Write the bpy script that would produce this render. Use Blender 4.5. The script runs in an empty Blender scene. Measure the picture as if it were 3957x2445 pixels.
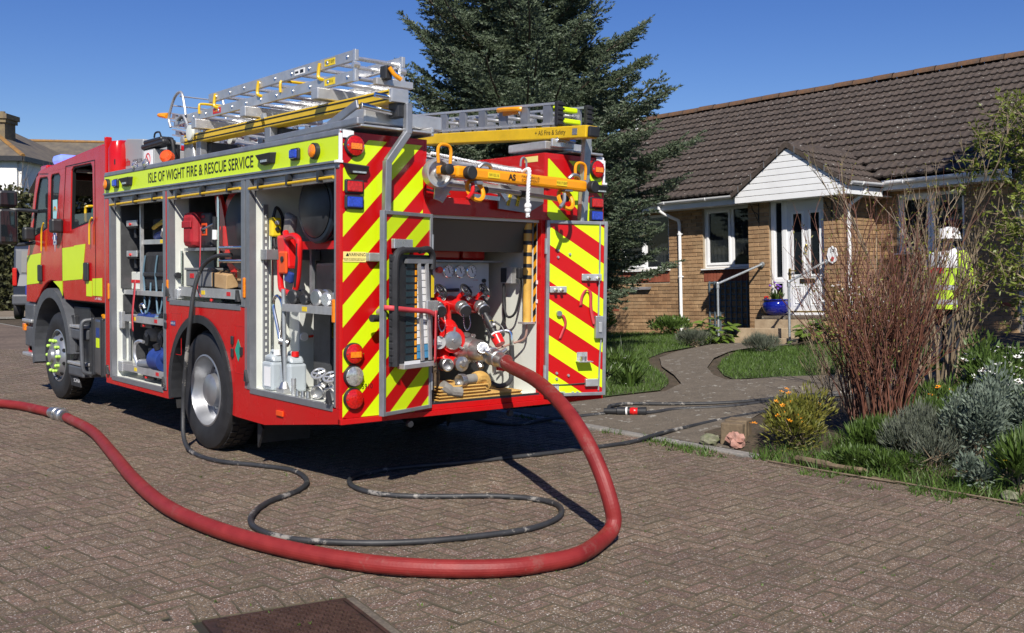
import bpy, bmesh, math, random
from mathutils import Vector, Matrix, Quaternion, noise
R = math.radians
scene = bpy.context.scene
COL = scene.collection
rng = random.Random(7)
#  camera
cam_data = bpy.data.cameras.new('camera')
cam_data.sensor_width = 36.0
cam_data.lens = 36.257
cam_data.clip_start = 0.1
cam_data.clip_end = 2000.0
cam = bpy.data.objects.new('camera', cam_data)
COL.objects.link(cam)
CAM = Vector((-3.5889, -6.0849, 1.5718))
_pitch, _roll, _yaw = 0.0465, 0.0102, 0.6985
_fw = Vector((math.sin(_yaw) * math.cos(_pitch), math.cos(_yaw) * math.cos(_pitch), -math.sin(_pitch)))
_r = Vector((math.cos(_yaw), -math.sin(_yaw), 0))
_u = _r.cross(_fw)
_r2 = _r * math.cos(_roll) + _u * math.sin(_roll)
_u2 = -_r * math.sin(_roll) + _u * math.cos(_roll)
cam.matrix_world = Matrix(((_r2.x, _u2.x, -_fw.x, CAM.x), (_r2.y, _u2.y, -_fw.y, CAM.y), (_r2.z, _u2.z, -_fw.z, CAM.z), (0, 0, 0, 1)))
scene.camera = cam
#  sky, sun, exposure
L = Vector((0.69, 0.86, -1.0)).normalized()           # direction the sunlight travels
world = bpy.data.worlds.new('World')
scene.world = world
world.use_nodes = True
wn = world.node_tree
for n in list(wn.nodes):
 wn.nodes.remove(n)
sky = wn.nodes.new('ShaderNodeTexSky')
sky.sky_type = 'NISHITA'
sky.sun_disc = False
sky.sun_elevation = math.asin(-L.z)
sky.sun_rotation = math.atan2(-L.x, -L.y)
sky.air_density = 1.0
sky.dust_density = 0.0
sky.ozone_density = 5.0
bg = wn.nodes.new('ShaderNodeBackground')
bg.inputs['Strength'].default_value = 0.073
wo = wn.nodes.new('ShaderNodeOutputWorld')
hsv = wn.nodes.new('ShaderNodeHueSaturation')
hsv.inputs['Saturation'].default_value = 1.24
hsv.inputs['Hue'].default_value = 0.52
wn.links.new(sky.outputs[0], hsv.inputs['Color'])
wn.links.new(hsv.outputs[0], bg.inputs[0])
wn.links.new(bg.outputs[0], wo.inputs[0])
sun_data = bpy.data.lights.new('sun', 'SUN')
sun_data.energy = 4.9
sun_data.angle = R(0.53)
sun_data.color = (1.0, 0.94, 0.85)
sun = bpy.data.objects.new('sun', sun_data)
sun.rotation_euler = L.to_track_quat('-Z', 'Y').to_euler()
sun.location = (-8, -10, 14)
COL.objects.link(sun)
vs = scene.view_settings
vs.view_transform = 'Standard'
vs.look = 'None'
vs.exposure = 0.38
vs.gamma = 1.0
vs.use_curve_mapping = False
scene.render.film_transparent = False
scene.cycles.max_bounces = 6
scene.cycles.transparent_max_bounces = 12
#  materials
MATS = {}
def nodes_of(m):
 m.use_nodes = True
 nt = m.node_tree
 return nt, nt.nodes['Principled BSDF'], nt.links
def mat(name, col, rough=0.6, metal=0.0, var=0.0, vscale=3.0, bump=0.0, bscale=40.0, coat=0.0, spec=None,
  alpha=1.0, trans=0.0, emit=None, estr=0.0, col2=None, detail=4.0, rvar=0.0, obj_rand=0.0, island=0.0):
 """Principled material with noise-driven variation in object space."""
 m = bpy.data.materials.new(name)
 nt, b, lk = nodes_of(m)
 b.inputs['Base Color'].default_value = (*col, 1)
 b.inputs['Roughness'].default_value = rough
 b.inputs['Metallic'].default_value = metal
 if coat:
  b.inputs['Coat Weight'].default_value = coat
  b.inputs['Coat Roughness'].default_value = 0.06
 if spec is not None:
  b.inputs['Specular IOR Level'].default_value = spec
 if trans:
  b.inputs['Transmission Weight'].default_value = trans
 b.inputs['Alpha'].default_value = alpha
 if emit:
  b.inputs['Emission Color'].default_value = (*emit, 1)
  b.inputs['Emission Strength'].default_value = estr
 N = nt.nodes.new
 tc = None
 if var or bump or col2 or rvar:
  tc = N('ShaderNodeTexCoord')
 cur = None
 if var or col2:
  nz = N('ShaderNodeTexNoise')
  nz.inputs['Scale'].default_value = vscale
  nz.inputs['Detail'].default_value = detail
  nz.inputs['Roughness'].default_value = 0.65
  lk.new(tc.outputs['Object'], nz.inputs['Vector'])
  rp = N('ShaderNodeValToRGB')
  c2 = col2 if col2 else tuple(min(1, c * (1 + var)) for c in col)
  c1 = col if col2 else tuple(c * (1 - var) for c in col)
  rp.color_ramp.elements[0].position = 0.34
  rp.color_ramp.elements[1].position = 0.66
  rp.color_ramp.elements[0].color = (*c1, 1)
  rp.color_ramp.elements[1].color = (*c2, 1)
  lk.new(nz.outputs['Fac'], rp.inputs['Fac'])
  cur = rp.outputs['Color']
 if obj_rand or island:
  hs = N('ShaderNodeHueSaturation')
  if cur is not None:
   lk.new(cur, hs.inputs['Color'])
  else:
   hs.inputs['Color'].default_value = (*col, 1)
  mr = N('ShaderNodeMapRange')
  if island:
   src = N('ShaderNodeNewGeometry').outputs['Random Per Island']
   amt = island
  else:
   src = N('ShaderNodeObjectInfo').outputs['Random']
   amt = obj_rand
  lk.new(src, mr.inputs['Value'])
  mr.inputs['To Min'].default_value = 1 - amt
  mr.inputs['To Max'].default_value = 1 + amt
  lk.new(mr.outputs['Result'], hs.inputs['Value'])
  cur = hs.outputs['Color']
 if cur is not None:
  lk.new(cur, b.inputs['Base Color'])
 if rvar:
  nr = N('ShaderNodeTexNoise')
  nr.inputs['Scale'].default_value = vscale * 2.3
  nr.inputs['Detail'].default_value = 5
  lk.new(tc.outputs['Object'], nr.inputs['Vector'])
  m2 = N('ShaderNodeMapRange')
  m2.inputs['From Min'].default_value = 0.3
  m2.inputs['From Max'].default_value = 0.7
  m2.inputs['To Min'].default_value = max(0, rough - rvar)
  m2.inputs['To Max'].default_value = min(1, rough + rvar)
  lk.new(nr.outputs['Fac'], m2.inputs['Value'])
  lk.new(m2.outputs['Result'], b.inputs['Roughness'])
 if bump:
  nb = N('ShaderNodeTexNoise')
  nb.inputs['Scale'].default_value = bscale
  nb.inputs['Detail'].default_value = 4
  lk.new(tc.outputs['Object'], nb.inputs['Vector'])
  bp = N('ShaderNodeBump')
  bp.inputs['Strength'].default_value = bump
  bp.inputs['Distance'].default_value = 0.02
  lk.new(nb.outputs['Fac'], bp.inputs['Height'])
  lk.new(bp.outputs['Normal'], b.inputs['Normal'])
 MATS[name] = m
 return m
YEL = (0.61, 0.79, 0.008)
RED = (0.47, 0.003, 0.005)
def stripe_mat(name, kx, ky, kz, phase, period, duty=0.5, c1=YEL, c2=RED):
 """Retroreflective chevron vinyl: two flat printed colours, boundaries by object position."""
 m = bpy.data.materials.new(name)
 nt, b, lk = nodes_of(m)
 N = nt.nodes.new
 tc = N('ShaderNodeTexCoord')
 dot = N('ShaderNodeVectorMath')
 dot.operation = 'DOT_PRODUCT'
 dot.inputs[1].default_value = (kx, ky, kz)
 lk.new(tc.outputs['Object'], dot.inputs[0])
 sub = N('ShaderNodeMath')
 sub.operation = 'SUBTRACT'
 sub.inputs[1].default_value = phase
 lk.new(dot.outputs['Value'], sub.inputs[0])
 div = N('ShaderNodeMath')
 div.operation = 'DIVIDE'
 div.inputs[1].default_value = period
 lk.new(sub.outputs[0], div.inputs[0])
 fr = N('ShaderNodeMath')
 fr.operation = 'FRACT'
 lk.new(div.outputs[0], fr.inputs[0])
 lt = N('ShaderNodeMath')
 lt.operation = 'LESS_THAN'
 lt.inputs[1].default_value = duty
 lk.new(fr.outputs[0], lt.inputs[0])
 mx = N('ShaderNodeMix')
 mx.data_type = 'RGBA'
 mx.inputs['A'].default_value = (*c2, 1)
 mx.inputs['B'].default_value = (*c1, 1)
 lk.new(lt.outputs[0], mx.inputs['Factor'])
 nz = N('ShaderNodeTexNoise')
 nz.inputs['Scale'].default_value = 2.5
 nz.inputs['Detail'].default_value = 6
 lk.new(tc.outputs['Object'], nz.inputs['Vector'])
 mr = N('ShaderNodeMapRange')
 mr.inputs['To Min'].default_value = 0.9
 mr.inputs['To Max'].default_value = 1.06
 lk.new(nz.outputs['Fac'], mr.inputs['Value'])
 hs = N('ShaderNodeHueSaturation')
 lk.new(mx.outputs['Result'], hs.inputs['Color'])
 lk.new(mr.outputs['Result'], hs.inputs['Value'])
 lk.new(hs.outputs['Color'], b.inputs['Base Color'])
 b.inputs['Roughness'].default_value = 0.3
 MATS[name] = m
 return m
mat('red_paint', (0.50, 0.004, 0.006), 0.24, coat=0.22, spec=.35, col2=(0.47, 0.012, 0.012), vscale=2.2, rvar=0.1)
mat('red_paint_matt', (0.50, 0.008, 0.010), 0.42, var=0.08, vscale=6)
mat('hivis', YEL, 0.32, var=0.03, vscale=3)
mat('alu', (0.56, 0.56, 0.56), 0.40, 0.65, var=0.12, vscale=8, rvar=0.1)
mat('alu_bright', (0.68, 0.69, 0.70), 0.33, 0.75, var=0.1, vscale=10, rvar=0.1)
mat('alu_dull', (0.34, 0.35, 0.37), 0.48, 0.7, var=0.12, vscale=6, rvar=0.1)
mat('alu_frame', (0.27, 0.28, 0.30), 0.42, 0.6, var=0.08, vscale=9)
mat('chrome', (0.78, 0.78, 0.78), 0.14, 1.0, var=0.06, vscale=12)
mat('cast_metal', (0.50, 0.50, 0.49), 0.36, 0.9, var=0.18, vscale=14, bump=0.08, bscale=60)
mat('steel_galv', (0.42, 0.45, 0.47), 0.45, 0.6, var=0.15, vscale=18)
mat('black_rubber', (0.018, 0.018, 0.02), 0.62, var=0.35, vscale=8, bump=0.06, bscale=30)
mat('black_plastic', (0.022, 0.023, 0.026), 0.45, var=0.2, vscale=10)
mat('grey_plastic', (0.075, 0.08, 0.09), 0.5, var=0.15, vscale=8)
mat('dark_chassis', (0.012, 0.012, 0.013), 0.7, var=0.4, vscale=5)
mat('white_panel', (0.66, 0.68, 0.62), 0.42, var=0.05, vscale=4)
mat('white_pvc', (0.80, 0.81, 0.82), 0.32, var=0.04, vscale=3)
mat('white_door', (0.70, 0.71, 0.73), 0.38, var=0.03, vscale=3)
mat('glass_dark', (0.012, 0.016, 0.02), 0.04, spec=0.8)
mat('glass_cab', (0.03, 0.038, 0.045), 0.03, spec=0.9, alpha=0.55)
mat('glass_clear', (0.95, 0.97, 1.0), 0.03, trans=0.9, spec=0.5)
mat('amber', (0.85, 0.22, 0.01), 0.12, coat=0.5, var=0.25, vscale=60)
mat('red_lens', (0.48, 0.01, 0.008), 0.12, coat=0.5, var=0.3, vscale=70)
mat('blue_lens', (0.02, 0.05, 0.42), 0.1, coat=0.5, var=0.3, vscale=70)
mat('clear_lens', (0.55, 0.55, 0.52), 0.15, 0.6, var=0.35, vscale=60)
mat('blue_glow', (0.25, 0.3, 1.0), 0.15, emit=(0.25, 0.3, 1.0), estr=2.0)
mat('yellow_beam', (0.66, 0.42, 0.012), 0.38, var=0.1, vscale=5)
mat('orange_beam', (0.78, 0.30, 0.008), 0.32, var=0.08, vscale=6)
mat('yellow_label', (0.75, 0.55, 0.02), 0.45)
mat('red_label', (0.55, 0.015, 0.02), 0.45)
mat('black_print', (0.01, 0.01, 0.012), 0.5)
mat('white_print', (0.8, 0.8, 0.8), 0.5)
mat('red_print', (0.55, 0.02, 0.02), 0.5)
mat('bright_red', (0.62, 0.012, 0.012), 0.3, coat=0.3, var=0.08, vscale=6)
mat('tool_orange', (0.75, 0.08, 0.01), 0.35)
mat('blue_plastic', (0.02, 0.045, 0.20), 0.4, var=0.2, vscale=9)
mat('hose_black', (0.024, 0.025, 0.027), 0.6, var=0.25, vscale=5, bump=0.1, bscale=90)
mat('rope_white', (0.72, 0.73, 0.74), 0.8, var=0.12, vscale=40)
mat('wood', (0.36, 0.22, 0.10), 0.7, col2=(0.48, 0.32, 0.16), vscale=6, bump=0.15, bscale=25)
mat('wood_step', (0.34, 0.25, 0.16), 0.8, col2=(0.46, 0.36, 0.24), vscale=5, bump=0.2, bscale=18)
mat('wood_grey', (0.10, 0.072, 0.045), 0.85, col2=(0.19, 0.14, 0.085), vscale=9, bump=0.3, bscale=20)
mat('canvas_yellow', (0.50, 0.29, 0.07), 0.8, col2=(0.60, 0.37, 0.11), vscale=8, bump=0.2, bscale=60)
mat('canvas_grey', (0.22, 0.21, 0.19), 0.85, var=0.2, vscale=14)
mat('translucent_can', (0.50, 0.56, 0.60), 0.35, trans=0.25)
mat('green_nut', (0.42, 0.68, 0.10), 0.45)
mat('glaze_blue', (0.006, 0.012, 0.20), 0.1, coat=0.8, var=0.35, vscale=5)
mat('trellis_grey', (0.10, 0.13, 0.15), 0.65, var=0.2, vscale=8)
mat('orange_tube', (0.62, 0.36, 0.07), 0.4, var=0.15, vscale=10)
mat('teal_sticker', (0.02, 0.28, 0.20), 0.5)
mat('pink_strap', (0.52, 0.05, 0.06), 0.6, var=0.1, vscale=12)
mat('van_paint', (0.022, 0.03, 0.05), 0.45)
mat('gasket', (0.006, 0.006, 0.006), 0.6)
#  mesh helpers
class MB:
 """Collects shapes into one mesh."""
 def __init__(self):
  self.v = []
  self.f = []
  self.mi = []
  self.cur = 0
  self.pr = []
 def add(self, vs_, fs):
  o = len(self.v)
  self.pr.append((o, len(vs_), len(self.f), len(fs)))
  self.v.extend([tuple(p) for p in vs_])
  for f in fs:
   self.f.append(tuple(i + o for i in f))
   self.mi.append(self.cur)
  return self
 def box(self, x0, x1, y0, y1, z0, z1):
  if x0 > x1: x0, x1 = x1, x0
  if y0 > y1: y0, y1 = y1, y0
  if z0 > z1: z0, z1 = z1, z0
  return self.add([(x0, y0, z0), (x1, y0, z0), (x1, y1, z0), (x0, y1, z0), (x0, y0, z1), (x1, y0, z1), (x1, y1, z1), (x0, y1, z1)],
      [(3, 2, 1, 0), (4, 5, 6, 7), (0, 1, 5, 4), (1, 2, 6, 5), (2, 3, 7, 6), (3, 0, 4, 7)])
 def obox(self, c, ax, ay, az):
  """box given its centre and three half-axis vectors"""
  c, ax, ay, az = Vector(c), Vector(ax), Vector(ay), Vector(az)
  vs_ = [c + ax * sx + ay * sy + az * sz for sz in (-1, 1) for sx, sy in ((-1, -1), (1, -1), (1, 1), (-1, 1))]
  fs = [(3, 2, 1, 0), (4, 5, 6, 7), (0, 1, 5, 4), (1, 2, 6, 5), (2, 3, 7, 6), (3, 0, 4, 7)]
  if ax.cross(ay).dot(az) < 0:
   fs = [tuple(reversed(f)) for f in fs]
  return self.add(vs_, fs)
 def bar(self, p0, p1, w, h, up=(0, 0, 1)):
  """rectangular bar from p0 to p1"""
  p0, p1 = Vector(p0), Vector(p1)
  d = p1 - p0
  u = Vector(up)
  s = d.cross(u)
  if s.length < 1e-6:
   s = d.cross(Vector((1, 0, 0)))
  s.normalize()
  u = s.cross(d).normalized()
  return self.obox((p0 + p1) / 2, d / 2, s * (w / 2), u * (h / 2))
 def cyl(self, p0, p1, r0, r1=None, seg=14, caps=True):
  if r1 is None: r1 = r0
  return self.tube([p0, p1], [r0, r1], seg, caps)
 def tube(self, pts, r, seg=10, caps=True, closed=False, rib=0.0):
  pts = [Vector(p) for p in pts]
  n = len(pts)
  rs = list(r) if isinstance(r, (list, tuple)) else [r] * n
  t0 = (pts[1] - pts[0]).normalized()
  ref = Vector((0, 0, 1)) if abs(t0.z) < 0.9 else Vector((1, 0, 0))
  nrm = t0.cross(ref).normalized()
  vs_, fs = [], []
  prev = t0
  for i, p in enumerate(pts):
   if closed:
    t = (pts[(i + 1) % n] - pts[i - 1]).normalized()
   elif i == 0:
    t = t0
   elif i == n - 1:
    t = (pts[-1] - pts[-2]).normalized()
   else:
    t = ((pts[i + 1] - p).normalized() + (p - pts[i - 1]).normalized())
    t = t.normalized() if t.length > 1e-6 else prev
   q = prev.rotation_difference(t)
   nrm = (q @ nrm).normalized()
   nrm = (nrm - t * nrm.dot(t)).normalized()
   prev = t
   bn = t.cross(nrm)
   for k in range(seg):
    a = 2 * math.pi * k / seg
    vs_.append(p + (nrm * math.cos(a) + bn * math.sin(a)) * rs[i] * (1 - rib * (k % 2)))
  m = n if closed else n - 1
  for i in range(m):
   j = (i + 1) % n
   for k in range(seg):
    k2 = (k + 1) % seg
    fs.append((i * seg + k, i * seg + k2, j * seg + k2, j * seg + k))
  if caps and not closed:
   fs.append(tuple(reversed(range(seg))))
   fs.append(tuple((n - 1) * seg + k for k in range(seg)))
  return self.add(vs_, fs)
 def lathe(self, prof, origin, axis, seg=28, caps=True):
  """prof: list of (along axis, radius)"""
  o = Vector(origin)
  a = Vector(axis).normalized()
  ref = Vector((0, 0, 1)) if abs(a.z) < 0.9 else Vector((1, 0, 0))
  s = a.cross(ref).normalized()
  t = a.cross(s)
  vs_, fs = [], []
  for (h, r) in prof:
   for k in range(seg):
    an = 2 * math.pi * k / seg
    vs_.append(o + a * h + (s * math.cos(an) + t * math.sin(an)) * max(r, 1e-4))
  for i in range(len(prof) - 1):
   for k in range(seg):
    k2 = (k + 1) % seg
    fs.append((i * seg + k, i * seg + k2, (i + 1) * seg + k2, (i + 1) * seg + k))
  if caps:
   fs.append(tuple(reversed(range(seg))))
   fs.append(tuple((len(prof) - 1) * seg + k for k in range(seg)))
  return self.add(vs_, fs)
 def prism(self, poly, axis, a0, a1):
  """extrude a 2-D polygon; axis 'x': poly is (y,z); 'y': (x,z); 'z': (x,y)"""
  def mk(p, a):
   if axis == 'x': return (a, p[0], p[1])
   if axis == 'y': return (p[0], a, p[1])
   return (p[0], p[1], a)
  n = len(poly)
  ar = sum(poly[i][0] * poly[(i + 1) % n][1] - poly[(i + 1) % n][0] * poly[i][1] for i in range(n))
  if (ar < 0) != (axis == 'y'):
   poly = list(reversed(poly))
  if a0 > a1: a0, a1 = a1, a0
  vs_ = [mk(p, a0) for p in poly] + [mk(p, a1) for p in poly]
  fs = [tuple(reversed(range(n))), tuple(range(n, 2 * n))]
  for i in range(n):
   j = (i + 1) % n
   fs.append((i, j, n + j, n + i))
  return self.add(vs_, fs)
 def sphere(self, c, r, seg=12, rings=8, sc=(1, 1, 1)):
  c = Vector(c)
  vs_, fs = [], []
  for i in range(rings + 1):
   th = math.pi * i / rings
   for k in range(seg):
    ph = 2 * math.pi * k / seg
    vs_.append(c + Vector((r * sc[0] * math.sin(th) * math.cos(ph), r * sc[1] * math.sin(th) * math.sin(ph), r * sc[2] * math.cos(th))))
  for i in range(rings):
   for k in range(seg):
    k2 = (k + 1) % seg
    fs.append((i * seg + k, (i + 1) * seg + k, (i + 1) * seg + k2, i * seg + k2))
  return self.add(vs_, fs)
 def quad(self, a, b, c, d):
  return self.add([a, b, c, d], [(0, 1, 2, 3)])
 def clusters(self, pad=0.004):
  """split into groups of shapes that touch (by bounding box)"""
  bb = []
  for (o, n, fo, fn) in self.pr:
   pts = self.v[o:o + n]
   bb.append([(min(p[k] for p in pts) - pad, max(p[k] for p in pts) + pad) for k in range(3)])
  N_ = len(bb)
  par = list(range(N_))
  def find(i):
   while par[i] != i:
    i = par[i]
   return i
  for i in range(N_):
   for j in range(i):
    if all(bb[i][k][0] <= bb[j][k][1] and bb[j][k][0] <= bb[i][k][1] for k in range(3)):
     par[find(i)] = find(j)
  out = {}
  for i in range(N_):
   out.setdefault(find(i), []).append(i)
  res = []
  for ids in out.values():
   m_ = MB()
   for i in ids:
    o, n, fo, fn = self.pr[i]
    for k in range(fn):
     m_.cur = self.mi[fo + k]
     m_.f.append(tuple(q_ - o + len(m_.v) for q_ in self.f[fo + k]))
     m_.mi.append(m_.cur)
    m_.v.extend(self.v[o:o + n])
   res.append(m_)
  return res
 def mesh(self, name, mats, smooth=False):
  me = bpy.data.meshes.new(name)
  me.from_pydata(self.v, [], self.f)
  if not isinstance(mats, (list, tuple)):
   mats = [mats]
  for m in mats:
   me.materials.append(MATS[m] if isinstance(m, str) else m)
  if len(mats) > 1:
   me.polygons.foreach_set('material_index', self.mi)
  if smooth:
   me.polygons.foreach_set('use_smooth', [True] * len(me.polygons))
   try:
    me.set_sharp_from_angle(angle=R(35))
   except Exception:
    pass
  me.update()
  return me
 def build(self, name, mats, parent=None, smooth=False, bevel=0.0, seg=2):
  o = bpy.data.objects.new(name, self.mesh(name, mats, smooth))
  COL.objects.link(o)
  if parent is not None:
   attach(o, parent)
  if bevel:
   md = o.modifiers.new('bevel', 'BEVEL')
   md.width = bevel
   md.segments = seg
   md.limit_method = 'ANGLE'
   md.angle_limit = R(40)
  return o
def attach(o, parent):
 """parent while mesh coordinates stay in the root's builder frame"""
 o.parent = parent
 if parent.parent is None and parent.type == 'EMPTY' and parent.get('_base') is not None:
  b = parent['_base']
  o.location = (-b[0], -b[1], -b[2])
def tag(o, label=None, cat=None, group=None, kind=None):
 if label: o['label'] = label
 if cat: o['category'] = cat
 if group: o['group'] = group
 if kind: o['kind'] = kind
 return o
def thing(name, label, cat, base=(0, 0, 0), group=None):
 """Empty at the base of a thing; its parts are built in world coordinates"""
 o = bpy.data.objects.new(name, None)
 o.empty_display_size = 0.2
 COL.objects.link(o)
 o.location = base
 o['_base'] = list(base)
 return tag(o, label, cat, group)
def single(name, mb, m, label, cat, group=None, smooth=False, bevel=0.0):
 """a thing that is one mesh, origin at its base"""
 xs = [p[0] for p in mb.v]; ys = [p[1] for p in mb.v]; zs = [p[2] for p in mb.v]
 b = ((min(xs) + max(xs)) / 2, (min(ys) + max(ys)) / 2, min(zs))
 mb.v = [(p[0] - b[0], p[1] - b[1], p[2] - b[2]) for p in mb.v]
 o = mb.build(name, m, None, smooth, bevel)
 o.location = b
 return tag(o, label, cat, group)
def text_mesh(txt, size, sx=1.0, depth=0.0, bold=0.0):
 cu = bpy.data.curves.new('txt', 'FONT')
 cu.body = txt
 cu.size = size
 cu.align_x = 'CENTER'
 cu.align_y = 'CENTER'
 cu.offset = bold
 cu.extrude = depth
 cu.resolution_u = 3
 ob = bpy.data.objects.new('txt', cu)
 COL.objects.link(ob)
 bpy.context.view_layer.update()
 me = bpy.data.meshes.new_from_object(ob.evaluated_get(bpy.context.evaluated_depsgraph_get()))
 COL.objects.unlink(ob)
 bpy.data.objects.remove(ob)
 for v in me.vertices:
  v.co.x *= sx
 return me
def text(name, txt, size, origin, right, up, m, parent, sx=1.0, bold=0.0):
 """flat lettering placed on a surface: right/up span its plane"""
 me = text_mesh(txt, size, sx, 0.0, bold)
 r_, u_ = Vector(right).normalized(), Vector(up).normalized()
 for v in me.vertices:
  v.co = Vector(origin) + r_ * v.co.x + u_ * v.co.y
 me.materials.clear()
 me.materials.append(MATS[m])
 o = bpy.data.objects.new(name, me)
 COL.objects.link(o)
 attach(o, parent)
 return o
def arc(cx, cz, r, a0, a1, n):
 return [(cx + r * math.cos(R(a0 + (a1 - a0) * i / n)), cz + r * math.sin(R(a0 + (a1 - a0) * i / n))) for i in range(n + 1)]
def spline(pts, per=8):
 """Catmull-Rom through points"""
 P = [Vector(p) for p in pts]
 P = [P[0] * 2 - P[1]] + P + [P[-1] * 2 - P[-2]]
 out = []
 for i in range(1, len(P) - 2):
  a, b, c, d = P[i - 1], P[i], P[i + 1], P[i + 2]
  for k in range(per):
   t = k / per
   out.append(0.5 * ((2 * b) + (c - a) * t + (2 * a - 5 * b + 4 * c - d) * t * t + (3 * b - a - 3 * c + d) * t ** 3))
 out.append(P[-2])
 return out
#  terrain
def terr(x, y):
 t = min(max((x - 3.6) / 7.4, 0), 1.35)
 zh = min(max(0.33 + 0.039 * (5.4 - y), 0.05), 0.8)
 return zh * t
def ground_mat(name, c1, c2, c3, s1, s2, bump=0.4, rough=0.95):
 m = bpy.data.materials.new(name)
 nt, b, lk = nodes_of(m)
 N = nt.nodes.new
 geo = N('ShaderNodeNewGeometry')
 n1 = N('ShaderNodeTexNoise'); n1.inputs['Scale'].default_value = s1; n1.inputs['Detail'].default_value = 6
 n2 = N('ShaderNodeTexNoise'); n2.inputs['Scale'].default_value = s2; n2.inputs['Detail'].default_value = 3
 lk.new(geo.outputs['Position'], n1.inputs['Vector']); lk.new(geo.outputs['Position'], n2.inputs['Vector'])
 r1 = N('ShaderNodeValToRGB')
 r1.color_ramp.elements[0].color = (*c1, 1); r1.color_ramp.elements[0].position = 0.35
 r1.color_ramp.elements[1].color = (*c2, 1); r1.color_ramp.elements[1].position = 0.65
 lk.new(n1.outputs['Fac'], r1.inputs['Fac'])
 mx = N('ShaderNodeMix'); mx.data_type = 'RGBA'
 mr = N('ShaderNodeMapRange'); mr.inputs['From Min'].default_value = 0.52; mr.inputs['From Max'].default_value = 0.66
 lk.new(n2.outputs['Fac'], mr.inputs['Value'])
 lk.new(mr.outputs['Result'], mx.inputs['Factor'])
 lk.new(r1.outputs['Color'], mx.inputs['A']); mx.inputs['B'].default_value = (*c3, 1)
 lk.new(mx.outputs['Result'], b.inputs['Base Color'])
 b.inputs['Roughness'].default_value = rough
 bp = N('ShaderNodeBump'); bp.inputs['Strength'].default_value = bump; bp.inputs['Distance'].default_value = 0.03
 lk.new(n2.outputs['Fac'], bp.inputs['Height']); lk.new(bp.outputs['Normal'], b.inputs['Normal'])
 MATS[name] = m
 return m
ground_mat('soil', (0.050, 0.036, 0.022), (0.085, 0.060, 0.038), (0.03, 0.03, 0.012), 3, 30)
ground_mat('grass_base', (0.035, 0.058, 0.014), (0.055, 0.085, 0.020), (0.06, 0.05, 0.025), 1.5, 22)
ground_mat('joint_sand', (0.016, 0.013, 0.010), (0.030, 0.024, 0.017), (0.020, 0.028, 0.009), 2.5, 9, 0.2)
ground_mat('far_tarmac', (0.16, 0.13, 0.10), (0.22, 0.18, 0.14), (0.13, 0.11, 0.085), 0.6, 12, 0.1)
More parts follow.
